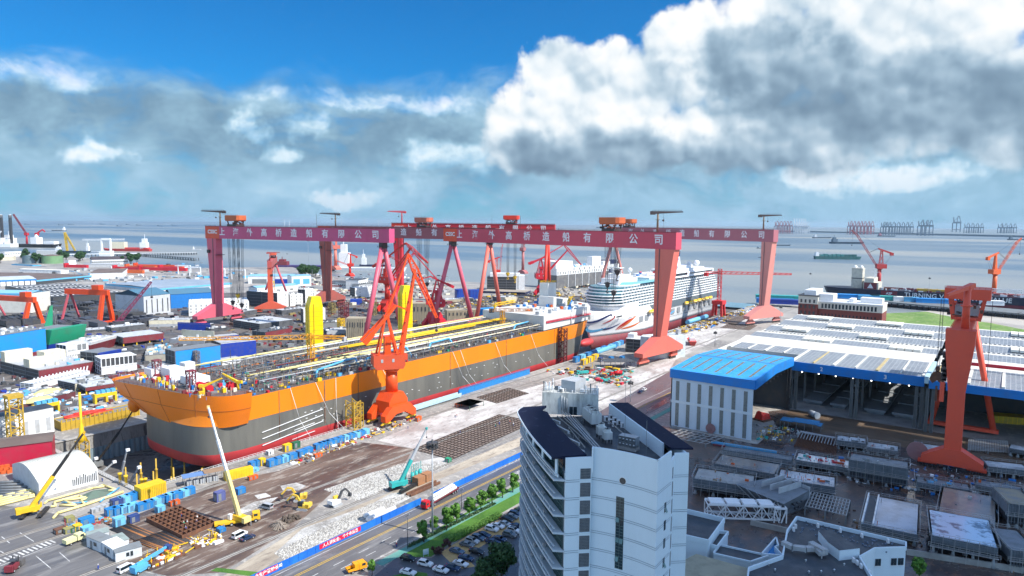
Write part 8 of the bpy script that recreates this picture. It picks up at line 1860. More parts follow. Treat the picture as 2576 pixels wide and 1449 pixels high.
# blocks on the pale yard by the goliath foot
t,L,D,h=box3('deck_block','dark open sided deck block with white roof left of the salmon goliath foot','ship block',16,kw(1195,860),kw(1425,880),kw(1195,720)[1]); m=MB(); m.box(.3,L,.6,D,0,h-.3); obj('dark_interior',m,DGREY,t); m=MB(); m.box(0,L,0,D,h-.4,h,1)
for i in range(5): m.box(0,L,-.1,.6,h*i/4.2-.1,h*i/4.2+.3)
for i in range(4): m.box(L*i/3-.2,L*i/3+.2,-.1,.6,0,h)
m.box(1,6,2,D-4,h,h+3.2,1); obj('deck_edges',m,[GREY,WHITE],t)
t,L,D,h=box3('deck_block','pale blue-white rounded block right of the salmon goliath foot','ship block',14,kw(1590,925),kw(1795,905),kw(1690,705)[1]); obj('plating',MB().prism([(-14,4),(-6,0),(L,0),(L,D),(-10,D),(-16,9)],0,h),mat('block_pale_blue',(.58,.66,.70),.5,.2,.2),t); obj('roof_hatch',MB().box(2,L*.6,3,D-3,h,h+.6).box(L*.75,L*.9,3,6,h,h+4),LGREY,t)
t=thing('small_boat','small red hulled boat under repair on the white yard','boat',at(*kw(1860,780)),.5); obj('hull',MB().loft([[(-8,-1.5,0),(7,-1.5,0),(9,0,0),(7,1.5,0),(-8,1.5,0)],[(-9,-3,3.6),(8,-3,3.6),(12,0,4.6),(8,3,3.6),(-9,3,3.6)]],0,False),mat('boat_red',(.60,.06,.05),.5,.3,.3),t); obj('deckhouse',MB().box(-5,2,-2,2,3.6,6).box(-2,0,-.8,.8,6,10),WHITE,t)
clutter('yard_debris',((700,1160),(1000,1060),(1100,1020),(1000,1060),(760,1172)),120,[YEL,RUST,WHITE,GREY],.4,1.2,1)
clutter('yard_debris',[kw(*p) for p in ((350,1050),(900,1010),(1300,1050),(1180,1220),(700,1130))],230,[WHITE,TEAL,RED,GREY,RUST,DGREY,YEL],.5,2.2,2)
clutter('yard_debris',[kw(*p) for p in ((1500,660),(1800,570),(2400,330),(2600,330),(2500,430),(2000,640),(1600,700))],330,[YEL,RUST,WHITE,LGREY,BLUE,MUS],.6,2.5,2.4)
clutter('yard_debris',[k0(*p) for p in ((600,1000),(1100,930),(1300,880),(1100,860),(640,940))],70,[YEL,RED,RUST,OLV,LBLUE],.3,1.1,1.2)
clutter('yard_debris',[k0(*p) for p in ((1420,1290),(1760,1150),(1850,1250),(1500,1380),(1430,1340))],150,[YEL,YEL,RUST,ORB,WHITE],.3,1.3,1.6)
clutter('yard_debris',[k0(*p) for p in ((1900,1090),(2200,1020),(2240,1110),(1950,1180))],100,[YEL,YEL,WHITE,RUST],.3,1.2,1.6)
clutter('dock_clutter',[k0(*p) for p in ((1250,250),(1500,200),(2000,420),(1500,520),(1300,480))],60,[BLUE,YEL,GREY,RED,WHITE],.5,1.6,1.4)
clutter('yard_debris',((740,1150),(1040,1048),(1040,1062),(760,1165)),200,[YEL,RUST,GREY,WHITE,RED],.3,1.1,1.)
# loose stones of the rubble strips
def stones(poly,n,name):
	m=MB(); xs=[p[0] for p in poly];ys=[p[1] for p in poly]; q=[at(*p) for p in poly]; c=0
	a,b,c_,d=q[:4]
	for i in range(n):
		s,t=R.random(),R.random(); p=(a.lerp(b,s)).lerp(d.lerp(c_,s),t); r=R.uniform(.08,.34);
		m.add([(p.x-r,p.y-r*.7,0),(p.x+r,p.y-r*.5,0),(p.x+r*.6,p.y+r,0),(p.x-r*.5,p.y+r*.8,0),(p.x+R.uniform(-.1,.1),p.y,r*R.uniform(.6,1.3))],[(0,1,4),(1,2,4),(2,3,4),(3,0,4)],R.randrange(2))
	obj(name,m,[mat('stone_pale',(.52,.51,.48),.9,.3,2),mat('stone_grey',(.27,.26,.245),.9,.3,2)],kind='stuff')
stones(((815,1232),(1015,1165),(1128,1170),(905,1262)),5200,'rubble_stones'); stones(((690,1392),(930,1268),(1050,1238),(722,1412)),5200,'rubble_stones'); stones(((1080,1240),(1305,1140),(1308,1155),(1115,1240)),1500,'rubble_stones')
# ================= mobile cranes, vehicles, trees, people, masts, the far shore
TYRE=BLACK
def wheels(t,xs,y,r,w=.3,hub=LGREY):
	for x in xs:
		for s in (-1,1):
			m=MB(); m.tube((x,s*y-w/2,r),(x,s*y+w/2,r),r,n=12); m.tube((x,s*(y+w/2)-.01,r),(x,s*(y+w/2)+.02,r),r*.5,n=8,k=1); obj('wheel',m,[TYRE,hub],t)
def mobile_crane(label,p,heading,tip,col,boomc,n_ax=4,tracks=False,inner=LGREY,L=12.):
	t=thing('mobile_crane',label,'mobile crane',p,heading,'mobile cranes on the yard')
	if tracks:
		for s in (-1,1): obj('crawler_track',MB().loft([[(-L/2,s*2.6-.6,.3),(L/2,s*2.6-.6,.3),(L/2,s*2.6+.6,.3),(-L/2,s*2.6+.6,.3)],[(-L/2-.5,s*2.6-.6,.8),(L/2+.5,s*2.6-.6,.8),(L/2+.5,s*2.6+.6,.8),(-L/2-.5,s*2.6+.6,.8)],[(-L/2,s*2.6-.6,1.4),(L/2,s*2.6-.6,1.4),(L/2,s*2.6+.6,1.4),(-L/2,s*2.6+.6,1.4)]],0,False),BLACK,t)
	else:
		m=MB(); m.box(-L/2,L/2,-1.35,1.35,.9,1.6); m.box(L/2-2.3,L/2,-1.3,1.3,1.6,3.2); obj('carrier',m,col,t); obj('cab_glass',MB().box(L/2-.6,L/2+.05,-1.1,1.1,2.2,3.0).box(L/2-2,L/2-.8,-1.36,1.36,2.2,3),GLASS,t)
		wheels(t,[-L*.4+L*.8*i/(n_ax-1) for i in range(n_ax)],1.25,.65)
		m=MB()
		for x in (-L*.3,L*.28): m.bar((x,-3.4,1.1),(x,3.4,1.1),.35); m.bar((x,-3.4,0),(x,-3.4,1.2),.3); m.bar((x,3.4,0),(x,3.4,1.2),.3)
		obj('outriggers',m,GREY,t)
	v=tip-p; c,s=math.cos(-heading),math.sin(-heading); v=Vector((v.x*c-v.y*s,v.x*s+v.y*c,v.z)); f=Vector((v.x,v.y,0)).normalized(); q=Vector((-f.y,f.x,0)); b=Vector((0,0,2.6))-f*1.2
	m=MB(); m.tube((0,0,1.4),(0,0,1.9),1.3); m.bar(-f*4+zz*2.6,f*1.5+zz*2.6,2.4,1.5); obj('superstructure',m,col,t); obj('counterweight',MB().bar(-f*5.2+zz*2.6,-f*3.9+zz*2.6,2.8,1.7),boomc,t); obj('operator_cab',MB().cb(f*1.6+q*1.5+zz*2.7,(1.4,1.0,1.7),0,yaw(f)),WHITE if not tracks else col,t)
	m=MB(); m.bar(b,b.lerp(v,.42),1.1,1.3,1.0,1.2); obj('boom_base',m,boomc,t); m=MB(); m.bar(b.lerp(v,.42),b.lerp(v,.7),.75,.9); m.bar(b.lerp(v,.7),v,.5,.62); m.cb(v,(.9,.6,.9),1); obj('boom_extension',m,[inner,boomc],t)
	m=MB(); m.bar(f*1+zz*2.4,b.lerp(v,.25),.4); obj('lift_ram',m,GREY,t); obj('hoist_rope',MB().bar(v,v-zz*3,.07).ball(v-zz*3.4,.35),DGREY,t); return t
CRY=mat('crane_yellow',(.78,.46,.02),.45,.3,.5,grime=(.3,.18,.04)); PBM=mat('pale_boom_yellow',(.80,.62,.24),.45,.25,.4)
def tip(p,x,y,away=0.):
	d=fw+rt2*((x-CX)/F)-up2*((y-CY)/F); t=(p-Vector((0,0,H))).dot(fw)+away; return Vector((0,0,H))+d*t
p=at(*k0(350,835)); mobile_crane('amber crawler crane with black inner boom in front of the arched shelter',p,.9,tip(p,*k0(845,5),8),CRY,CRY,tracks=True,inner=BLACK,L=7)
p=at(*k0(2390,925)); mobile_crane('yellow truck crane with a long pale telescopic boom before the orange bow',p,yaw(at(*kb(240,880))-p)+0,tip(p,524,1024,3),CRY,PBM,L=14,inner=WHITE)
p=at(*kb(1640,570)); t=mobile_crane('teal crawler crane with rusty counterweight blocks on the rubble strip',p,.1,tip(p,1073,1078,4),TEAL,TEAL,tracks=True,inner=LGREY,L=9); m=MB()
m.cb((7,-1.5,1.6),(4,3.2,3.0)); m.cb((11.5,-1.5,1.6),(4,3.2,3.0));
obj('ballast_block',m,mat('rust_ballast',(.36,.17,.08),.75,.4,.6),label='rusty orange steel ballast blocks side by side beside the teal crane',loc=p,cat='ballast')
m=MB(); m.box(0,16,0,.7,.1,.9); m.box(0,16,2,2.7,.1,.9)
for i in range(20): m.box(i*.8,i*.8+.3,-.1,2.8,.05,.3)
obj('beam_rack',m,RUST,label='rusty beam frame lying behind the teal crawler crane',loc=at(*kb(1720,655)),rz=.0,cat='steel beam')
for i in range(3): p=at(*kb(1735+i*38,500-i*18)); t=thing('pile_driver','teal pile driving hammer upright near the teal crane, %s from left'%th(i),'machine',p); obj('hammer',MB().tube((0,0,0),(0,0,3.6),.7).bar((-.5,0,3),(-.5,0,6.5),.2).bar((.5,0,3),(.5,0,6.8),.2),TEAL,t)
p=at(*k3(15,610)); mobile_lat=thing('crawler_crane','purple-red lattice boom crawler crane left of the grey gabled shed','crawler crane',p); v=tip(p,*k3(355,160),20)-p; obj('lattice_boom',MB().truss((0,0,3),v,3,3,22,.4,1.4,1.4),mat('purple_lattice',(.20,.035,.09),.5,.4,.4),mobile_lat); obj('body',MB().box(-4,4,-3,3,1,4).box(-4,4,-4,-2.6,0,1.2).box(-4,4,2.6,4,0,1.2),mat('purple_lattice',None),mobile_lat); obj('pendants',MB().bar((-3,0,10),v,.25).bar((-3,0,4),(-3,0,10),.5).bar(v,v-zz*14,.15).ball(v-zz*15,1.3),DGREY,mobile_lat)
p=on_w(783,932,292); p.z=24; t=thing('tower_crane','orange-yellow tower crane with a long horizontal jib above the ship deck','tower crane',(p.x,p.y,23.7)); TC=mat('tower_crane_orange',(.80,.36,.02),.45,.3,.5); zt=on_w(783,852,p.y).z-23.7
obj('mast',MB().truss((0,0,0),(0,0,zt+3),2.4,2.4,9,.3),TC,t); a=tip(Vector((p.x,p.y,zt+23)),452,884,-8); b=tip(Vector((p.x,p.y,zt+23)),866,851,0); o=Vector((p.x,p.y,23.7)); a.z=b.z=zt+24.5
obj('jib',MB().truss(Vector((0,0,zt+1)),a-o,2.,2.2,26,.3,1.2,1.2,tri=True),TC,t); obj('counter_jib',MB().truss(Vector((0,0,zt+1)),b-o,2,1.4,6,.3),TC,t); obj('counterweight',MB().cb(b-o+zz*-.8,(2,2,2.4)),LGREY,t); obj('trolley_hooks',MB().bar((a-o)*.35,(a-o)*.35-zz*6,.2).bar((a-o)*.62,(a-o)*.62-zz*5,.2),DGREY,t)
p=on_w(1906,1330*0+930,285); p=at(1300,830,26); t=thing('tower_crane','small orange tower crane over the far deck of the orange ship','tower crane',(385,289,23.7)); obj('mast',MB().truss((0,0,0),(0,0,14),2.4,2.4,6,.35),TC,t); obj('jib',MB().truss((-6,7,14.5),(13,-17,14.5),1.8,1.6,12,.3),mat('rust_orange_jib',(.48,.22,.08),.6,.3,.4),t); obj('counterweight',MB().cb((-5,6,14),(2.5,2.5,3)),DGREY,t)
c=at(*K(2300,740,2.1956)(865,975)); t=thing('quay_crane','red portal tower crane with a long red jib beside the stern of the cruise ship','tower crane',c); QR=mat('quay_red',(.66,.025,.03),.45,.3,.3); m=MB()
for x in (-5,5):
	for y in (-5,5): m.bar((x,y,0),(x*.8,y*.8,15),2.2)
m.box(-6,6,-6,6,13,17); obj('portal',m,QR,t); zt=height(c,*K(2300,740,2.1956)(848,590)); obj('mast',MB().truss((0,0,17),(0,0,zt),3.4,3.4,14,.45),QR,t); a=Vector((rx.x,rx.y,0)); obj('jib',MB().truss((0,0,zt-4),a*78+zz*(zt-5),3,3,26,.45,1.6,1.6),QR,t); obj('counter_jib',MB().truss((0,0,zt-4),-a*16+zz*(zt-4),3,2,5,.4).cb(-a*15+zz*(zt-6),(4,4,4)),mat('quay_red',None),t)
def excavator(label,p,rz,col,boom='out'):
	t=thing('excavator',label,'excavator',p,rz,'excavators on the yard')
	for s in (-1,1): obj('track',MB().loft([[(-1.7,s*1.2-.28,0),(1.7,s*1.2-.28,0),(1.7,s*1.2+.28,0),(-1.7,s*1.2+.28,0)],[(-2.1,s*1.2-.28,.45),(2.1,s*1.2-.28,.45),(2.1,s*1.2+.28,.45),(-2.1,s*1.2+.28,.45)],[(-1.7,s*1.2-.28,.9),(1.7,s*1.2-.28,.9),(1.7,s*1.2+.28,.9),(-1.7,s*1.2+.28,.9)]],0,False),LGREY,t)
	obj('body',MB().box(-2.4,1.2,-1.4,1.4,1.0,2.2).box(-2.6,-1.4,-1.4,1.4,1.2,2.5),[WHITE,col][0] if boom=='w' else col,t); obj('cab',MB().box(-.3,1.5,.3,1.4,1.6,3.1).box(-.2,1.4,.4,1.3,3.1,3.2),GLASS if boom!='w' else col,t)
	e=Vector((4.2,-.2,4.9));f=Vector((6.2,-.2,2.6)); obj('boom',MB().bar((1,-.2,2),(2.6,-.2,4.6),.6,.7).bar((2.6,-.2,4.6),e,.5,.6),col if boom!='w' else DGREY,t); obj('stick',MB().bar(e,f,.4,.5),col if boom!='w' else DGREY,t); obj('bucket',MB().loft([[(5.8,-.8,2.7),(6.7,-.8,2.5),(6.7,.4,2.5),(5.8,.4,2.7)],[(5.6,-.8,1.6),(6.2,-.8,1.5),(6.2,.4,1.5),(5.6,.4,1.6)]],0,False),DGREY,t); return t
EXC=mat('excavator_yellow',(.80,.52,.06),.45,.3,.6)
excavator('yellow excavator with white rear standing behind the nearer yellow one',at(*kb(600,690)),yaw(at(*kb(430,700))-at(*kb(600,690))),EXC); excavator('yellow excavator nearest the timber heap',at(*kb(640,780)),yaw(at(*kb(430,760))-at(*kb(640,780))),EXC); excavator('white and yellow excavator with dark arm digging at the rubble strip',at(*kb(965,740)),yaw(at(*kb(1150,665))-at(*kb(965,740))),EXC,'w')
# ---- cars
def car_mesh(kind):
	P={'suv':[(-2.25,.55),(-2.3,1.0),(-2.1,1.15),(-1.75,1.68),(.3,1.7),(1.0,1.15),(2.1,.98),(2.3,.7),(2.3,.45)],'sedan':[(-2.35,.5),(-2.4,.95),(-1.7,1.05),(-1.0,1.46),(.25,1.48),(1.05,1.02),(2.2,.86),(2.4,.6),(2.4,.4)],'van':[(-2.5,.5),(-2.55,1.2),(-2.4,1.95),(.9,2.0),(1.7,1.3),(2.4,1.12),(2.55,.8),(2.55,.42)]}[kind]
	b=MB(); pts=[(-2.2,.32),*P,(2.3,.32)]; n=len(pts); top=max(z for _,z in P)
	W_=lambda z:.93-(max(0,z-1.0)/(top-1.0)*.2 if z>1.0 else 0)
	b.loft([[(x,s*W_(z)*k_,z) for x,z in pts] for s,k_ in ((-1,.97),(-1,1),(1,1),(1,.97))],0,False)
	g=MB(); i0=[p for p in P if p[1]>1.1]
	def gl(x0,x1,z0,z1,x2,x3):
		for s in (-1,1): g.add([(x0,s*(W_(z0)+.015),z0),(x1,s*(W_(z0)+.015),z0),(x3,s*(W_(z1)+.015),z1),(x2,s*(W_(z1)+.015),z1)],[(0,1,2,3),(3,2,1,0)])
	zt=top-.1; rr=[p for p in P if abs(p[1]-top)<.06]; xr=min(p[0] for p in rr);xf=max(p[0] for p in rr); q=P[[i for i,p in enumerate(P) if p==max(rr)][0]+1]; bk=P[[i for i,p in enumerate(P) if p==min(rr)][0]-1]
	gl(bk[0]+.25,q[0]-.25,1.12,zt,xr+.1,xf-.05)
	w0,w1=W_(q[1])*.9,W_(top)*.88
	g.add([(q[0]+.02,-w0,q[1]+.03),(q[0]+.02,w0,q[1]+.03),(xf+.04,w1,top-.03),(xf+.04,-w1,top-.03)],[(0,1,2,3),(3,2,1,0)]); g.add([(bk[0]-.02,-w0,bk[1]+.05),(bk[0]-.02,w0,bk[1]+.05),(xr-.04,w1,top-.03),(xr-.04,-w1,top-.03)],[(0,1,2,3),(3,2,1,0)])
	l=MB();
	for s in (-1,1): l.box(2.2,2.33 if kind!='van' else 2.57,s*.62-.2,s*.62+.2,.62,.78)
	r=MB()
	for s in (-1,1): r.box(-2.42 if kind!='van' else -2.58,-2.2,s*.68-.14,s*.68+.14,.8,1.0)
	w=MB(); w.tube((0,-.11,0),(0,.11,0),.33,n=12); w.tube((0,-.12,0),(0,.12,0),.18,n=8,k=1)
	return b.mesh('body',[WHITE]),g.mesh('glass',[GLASS]),l.mesh('headlights',[WHITE]),r.mesh('tail_lights',[RED]),w.mesh('wheel',[TYRE,LGREY])
CM={k:car_mesh(k) for k in ('suv','sedan','van')}
def paint(n,c): return mat('car_'+n,c,.22,0,spec=.6)
PAINT={'white':paint('white',(.74,.75,.77)),'black':paint('black',(.012,.013,.018)),'navy':paint('navy',(.015,.035,.09)),'grey':paint('grey',(.14,.16,.18)),'silver':paint('silver',(.42,.44,.46)),'blue-grey':paint('blue_grey',(.07,.11,.17))}
_cb={}
def car(label,p,rz,kind,colr,z=.03,group=None,sunroof=False):
	t=thing('parked_car',label,'van' if kind=='van' else 'car',(p.x,p.y,z),rz,group); b,g,l,r,w=CM[kind]
	if (kind,colr) not in _cb: me=b.copy(); me.materials.clear(); me.materials.append(PAINT[colr]); _cb[kind,colr]=me
	obj('body',_cb[kind,colr],None,t); obj('windows',g,None,t); obj('headlights',l,None,t); obj('tail_lights',r,None,t)
	for x in (-1.45,1.45):
		for y in (-.84,.84): o=obj('wheel',w,None,t); o.location=(x,y,.33)
	if sunroof: o=MB().box(-1.2,.3,-.55,.55,1.705,1.72); obj('sunroof',o,GLASS,t)
	return t
kc=K(1500,1850,2.642)
dR=yaw(at(*kc(1000,380))-at(*kc(860,345)))
CARS=[(80,665,'suv','black','black SUV alone at the lawn corner by the teal paving',0),(250,715,'suv','white','large white SUV with dark rear glass right of the lone black one',0),(80,800,'sedan','white','white hatchback at the bottom edge of the car park',0),(405,775,'sedan','white','small white car between the big white SUV and navy saloon',0),(520,755,'sedan','navy','navy saloon at the near end of the bay row',.1),(600,715,'sedan','white','white coupe with black roof beside the navy saloon',0),(565,590,'sedan','blue-grey','blue-grey saloon on the ochre bays nearest the lawn',0),(655,660,'sedan','navy','navy saloon facing the ochre bays near the dark tree',0),(665,525,'sedan','grey','grey saloon with white paper on its windscreen',0),(715,490,'suv','silver','silver SUV beside the grey saloon',1),(775,460,'suv','blue-grey','blue-grey SUV in the middle of the lawn-side row',0),(830,430,'sedan','navy','dark navy saloon at the gap in the lawn-side row',0),(760,595,'sedan','black','black car partly under the dark tree',0),(920,500,'sedan','navy','dark car with white bonnet cloth in the second row',0),(985,470,'sedan','navy','navy car behind the one with the bonnet cloth',0),(910,370,'suv','white','white SUV at the near side of the empty ochre bay',0),(965,340,'sedan','white','white saloon second after the empty bay',0),(1040,320,'sedan','silver','silver saloon third after the empty bay',0),(1085,425,'suv','grey','dark grey SUV in the second row by the tower',0),(1125,385,'suv','white','white SUV with dark sunroof next to the tower glass',1),(1060,275,'sedan','black','black car with a white sunshade in the lawn-side row',0),(1105,245,'sedan','grey','grey saloon beyond the sunshade car',0),(1140,220,'suv','navy','navy SUV near the far end of the lawn-side row',0),(1190,190,'sedan','black','black car last in the lawn-side row by the tower',0),(1160,345,'sedan','navy','dark saloon half behind the tower balconies',0)]
for x,y,k,c,l,s in CARS: p=at(*kc(x,y)); car(l,p,dR+R.uniform(-.05,.05) if y<640 or x>400 else dR+R.uniform(-.1,.1)+.05,k,c,.04,'cars in the car park',s)
p=at(*k0(1270,1395)); car('white minibus parked beside the front white cabin',p,yaw(at(*k0(1340,1360))-p),'van','white'); p=at(*k0(2410,1055)); car('white van with open side door behind the truck crane',p,yaw(at(*k0(2480,1020))-p),'van','white'); p=at(*k0(2490,1080)); car('dark blue saloon beside the white van at the truck crane',p,yaw(at(*k0(2560,1050))-p),'sedan','navy'); p=at(*kb(265,770)); car('silver van on the brown yard near the yellow excavators',p,yaw(at(*kb(200,755))-p),'van','silver')
for x,y,k,c,l in ((2070,1240,'suv','white','white car by the blue kerb near the tower roof'),(2020,1270,'sedan','navy','navy car by the blue kerb behind the white one')): p=at(*kw(x*.0+ (1385 if c=='white' else 1345),1245 if c=='white' else 1270)); car(l,p,.1,k,c)
def truck(label,p,rz,col,L,load=None,crew=False):
	t=thing('truck',label,'truck',p,rz); cw=2.3; m=MB(); m.loft([[(L-2.4,-1.2,.7),(L,-1.2,.7),(L,1.2,.7),(L-2.4,1.2,.7)],[(L-2.4,-1.2,2.0),(L,-1.2,2.0),(L,1.2,2.0),(L-2.4,1.2,2.0)],[(L-2.3,-1.1,3.0 if not crew else 2.5),(L-.35,-1.1,3.0 if not crew else 2.5),(L-.35,1.1,3.0 if not crew else 2.5),(L-2.3,1.1,3.0 if not crew else 2.5)]],0,False); obj('cab',m,col,t); m=MB(); m.box(L-.3,L+.03,-1.0,1.0,1.5 if crew else 1.9,2.3 if crew else 2.7); m.box(L-1.6,L-.5,-1.22,1.22,1.6,2.3); obj('cab_glass',m,GLASS,t)
	obj('chassis',MB().box(0,L-2,-.5,.5,.7,1.0),DGREY,t); wheels(t,[L-1.2]+([1.2] if crew else [1,2.3,3.6,L-5.2,L-3.9]),1.05,.5 if not crew else .4)
	return t
p=at(*kb(1870,770)); e=at(*kb(2175,590)); rz=yaw(p-e); L=(p-e).length; t=truck('red semi-trailer truck loaded with long white pipes on the road',e,rz,mat('truck_red',(.55,.01,.02),.35,.2,.6),L+1.5); obj('trailer',MB().box(0,L-2.6,-1.2,1.2,1.0,1.35).box(-.1,0,-1.2,1.2,1,1.6),MAR,t)
for i,(y,z) in enumerate(((-.75,1.95),(.7,1.95),(0,3.0))): obj('white_pipe',MB().tube((.3+i,y,z),(L-3.2,y,z),.6,n=14),WHITE,label='white pipe stacked on the red truck, %s one'%('right','left','top')[i],loc=e,rz=rz,cat='pipe')
p=at(*kb(1080,1425)); e=at(*kb(1240,1375)); t=truck('orange crew-cab pickup truck driving at the bottom of the road',p,yaw(e-p),mat('pickup_orange',(.85,.34,.01),.4,.2,.6),5.6,crew=True); obj('crew_cab',MB().box(1.9,3.4,-1.1,1.1,.7,2.45),mat('pickup_orange',None),t); obj('load_bed',MB().box(-.1,1.9,-1.15,1.15,.8,1.0).box(-.1,1.9,-1.15,-1.05,1,1.5).box(-.1,1.9,1.05,1.15,1,1.5).box(-.15,-.05,-1.15,1.15,1,1.5),mat('pickup_orange',None),t)
p=at(*k0(1415,1405)); t=thing('boom_lift','blue self-propelled boom lift with lowered arm at the bottom left','boom lift',p,yaw(at(*k0(1500,1360))-p)); obj('chassis',MB().box(-2.4,2.4,-1.1,1.1,.5,1.2).box(-2.6,1.6,-1.2,1.2,1.2,2.4),LBLUE,t); obj('arm',MB().bar((-1,.3,2.5),(9,.3,3.2),.5,.6).bar((2,.3,2.2),(8,.3,2.6),.35),LBLUE,t); obj('basket',MB().box(9,10.2,-.7,1.3,2.4,3.6),NAVY,t); wheels(t,(-1.7,1.7),1.1,.5)
p=at(*k0(130,1395)); t=thing('forklift','red forklift with a dark mast at the lower left corner','forklift',p,.8); obj('body',MB().box(-2,1.4,-1.1,1.1,.5,1.9).box(-2.3,-1.4,-1.1,1.1,.6,2.3),MAR,t); obj('mast',MB().bar((1.7,-.7,.2),(1.7,-.7,3.6),.25).bar((1.7,.7,.2),(1.7,.7,3.6),.25).bar((1.7,-.7,2.6),(1.7,.7,2.6),.3).box(-.8,1,-1,1,3,3.15),DGREY,t); obj('load',MB().box(1.9,4.2,-1.3,1.3,.3,1.9),mat('grey_coils',(.12,.115,.115),.6,.4,.8),t); wheels(t,(-1.3,1.1),.95,.5)
p=at(*k0(655,1150)); t=truck('pale yellow utility truck parked on the yard road',p,yaw(at(*k0(730,1120))-p),mat('pale_truck',(.72,.68,.36),.5,.2,.5),5.6,crew=True); obj('load_bed',MB().box(-.2,3,-1.15,1.15,.8,2.0),mat('pale_truck',None),t)
for (x,y,l) in ((1160,1095,'red cement truck among parked lorries on the pale yard'),(820,1080,'teal truck among parked lorries on the pale yard')): p=at(*kw(x,y)); t=truck(l,p,2.6,mat('truck_red',None) if 'red' in l else TEAL,9); obj('tank',MB().tube((.5,0,2.3),(6,0,2.3),1.25,1.25,12) if 'red' in l else MB().box(0,6.4,-1.2,1.2,1,2.4),mat('truck_red',None) if 'red' in l else TEAL,t)
# ---- trees
def leafy(n,rx_,ry_,rz_,lumps,leaf):
	cl=[]
	for i in range(lumps):
		a=R.uniform(0,2*pi); q=R.uniform(-1,1); k=R.uniform(.45,.8); s=math.sqrt(1-q*q); cl.append((Vector((s*math.cos(a)*rx_*k,s*math.sin(a)*ry_*k,q*rz_*k)),R.uniform(.32,.5)*min(rx_,rz_)))
	m=MB()
	for i in range(n):
		c,r=R.choice(cl); d=Vector((R.gauss(0,1),R.gauss(0,1),R.gauss(0,1))).normalized(); p=c+d*r*R.uniform(.55,1.05); a=Vector((R.gauss(0,1),R.gauss(0,1),R.gauss(0,1))).normalized(); b=a.cross(d).normalized() if a.cross(d).length>.01 else Vector((1,0,0)); s=leaf*R.uniform(.6,1.3); e=(d+a*.6).normalized().cross(b)
		m.add([p-b*s-e*s*.6,p+b*s-e*s*.6,p+b*s*.6+e*s*.8,p-b*s*.6+e*s*.8],[(0,1,2,3)],1 if R.random()<.35 else 0)
	return m
LF=mat('leaf_green',(.055,.15,.018),.65,.4,.7,col2=(.10,.23,.03)); LF2=mat('leaf_bright',(.12,.27,.035),.65,.3,.7,col2=(.17,.33,.05)); LD1=mat('leaf_dark',(.016,.055,.016),.65,.4,.7,col2=(.03,.09,.02)); LD2=mat('leaf_dark_paler',(.035,.10,.025),.65,.3,.7); BARK=mat('bark',(.09,.065,.045),.85,.4,1)  # each leaf colour has a paler second tone, mixed at random
def tree(label,p,s,kind='street',group='street trees along the road'):
	key=kind
	if key not in _bx:
		A,B=(LF,LF2) if kind!='dark' else (LD1,LD2); cr=leafy(1500 if kind!='dark' else 3200,2.2,2.2,1.9,13 if kind!='dark' else 22,.23 if kind!='dark' else .16); tr=MB(); tr.tube((0,0,0),(.05,0,2.2),.17,.11,7)
		for i in range(5): a=i*1.26; tr.tube((0,0,1.7+.1*i),(1.2*math.cos(a),1.2*math.sin(a),3.2+.2*(i%3)),.08,.03,5)
		_bx[key]=(cr.mesh('crown',[A,B]),tr.mesh('trunk',[BARK]))
	t=thing('street_tree' if kind=='street' else 'tree',label,'tree',p,R.uniform(0,6),group); t.scale=(s,)*3; o=obj('crown',_bx[key][0],None,t); o.location=(0,0,3.6); obj('trunk',_bx[key][1],None,t)
T=[(1850,1110),(1945,1015),(2078,990),(2180,925),(2308,860),(2425,795),(2535,725),(2640,665),(2745,610)]
for i,(x,y) in enumerate(T): tree('round green street tree along the kerb, %s from the lower left'%th(i),at(*kb(x,y)),(1.25,1.0,1.35,1.25,1.25,1.3,1.3,1.3,1.3)[i])
tree('large dark green tree rising in the car park beside the tower',at(1262,1470),2.3,'dark','big trees by the tower'); tree('second dark green tree below the large one by the tower',at(1215,1500),1.9,'dark','big trees by the tower')
tree('small green tree at the bottom right beside the annex',at(2312,1462),1.2,'street','garden trees'); tree('bright green conifer-like tree at the bottom edge of the lawn',at(*kb(1330,1440)),.8,'street','garden trees')
for i in range(30):
	x,y=R.choice(((40,285),(290,285),(380,290),(680,262),(840,275),(1330,300),(1400,285),(-10,300),(420,310),(230,250))); x+=R.uniform(-50,50); y+=R.uniform(-10,10); tree('green tree in the clumps round the storage tanks and offices',at(*k1(x,y)),R.uniform(2.6,4.6),'dark','trees near the tanks')
for i in range(12): tree('green tree in the row by the harbour basin',at(*k4(R.uniform(600,800),R.uniform(195,225))),R.uniform(3,4.2),'dark','trees by the basin')
def hedge(label,a,b,w,h,mats,n):
	P=at(*a);Q=at(*b); m=MB(); d=Q-P
	for i in range(n):
		f=R.random(); p=P+d*f+Vector((R.uniform(-w,w),R.uniform(-w,w),R.uniform(.1,h)*(1-.2*R.random()))) -P; s=.16; e=Vector((R.gauss(0,1),R.gauss(0,1),R.gauss(0,1))).normalized(); g=e.orthogonal(); m.add([p-e*s-g*s,p+e*s-g*s,p+e*s+g*s,p-e*s+g*s],[(0,1,2,3)],R.randrange(2))
	obj('hedge',m,mats,label=label,loc=P,cat='hedge')
hedge('bright green hedge between lawn and parked cars',kb(2140,1090),kb(2600,850),1.3,1.3,[LF,LF2],4200); hedge('dark low hedge with planters under the street trees',kb(1700,1160),kb(2560,730),.5,.9,[LD1,LD2],2400)
for (x,y,l,s) in ((1985,1180,'dark maroon round shrub on the lawn, left one',1.0),(2072,1120,'dark maroon round shrub on the lawn, right one',.85)): o=obj('round_shrub',leafy(1500,2.3*s,2.3*s,1.5*s,12,.16),[mat('maroon_leaf',(.07,.028,.028),.7,.3,.7),mat('maroon_leaf_paler',(.12,.05,.045),.7,.3,.7)],label=l,loc=at(*kb(x,y),1.3),cat='shrub')  # two maroon tones scattered at random over the leaves
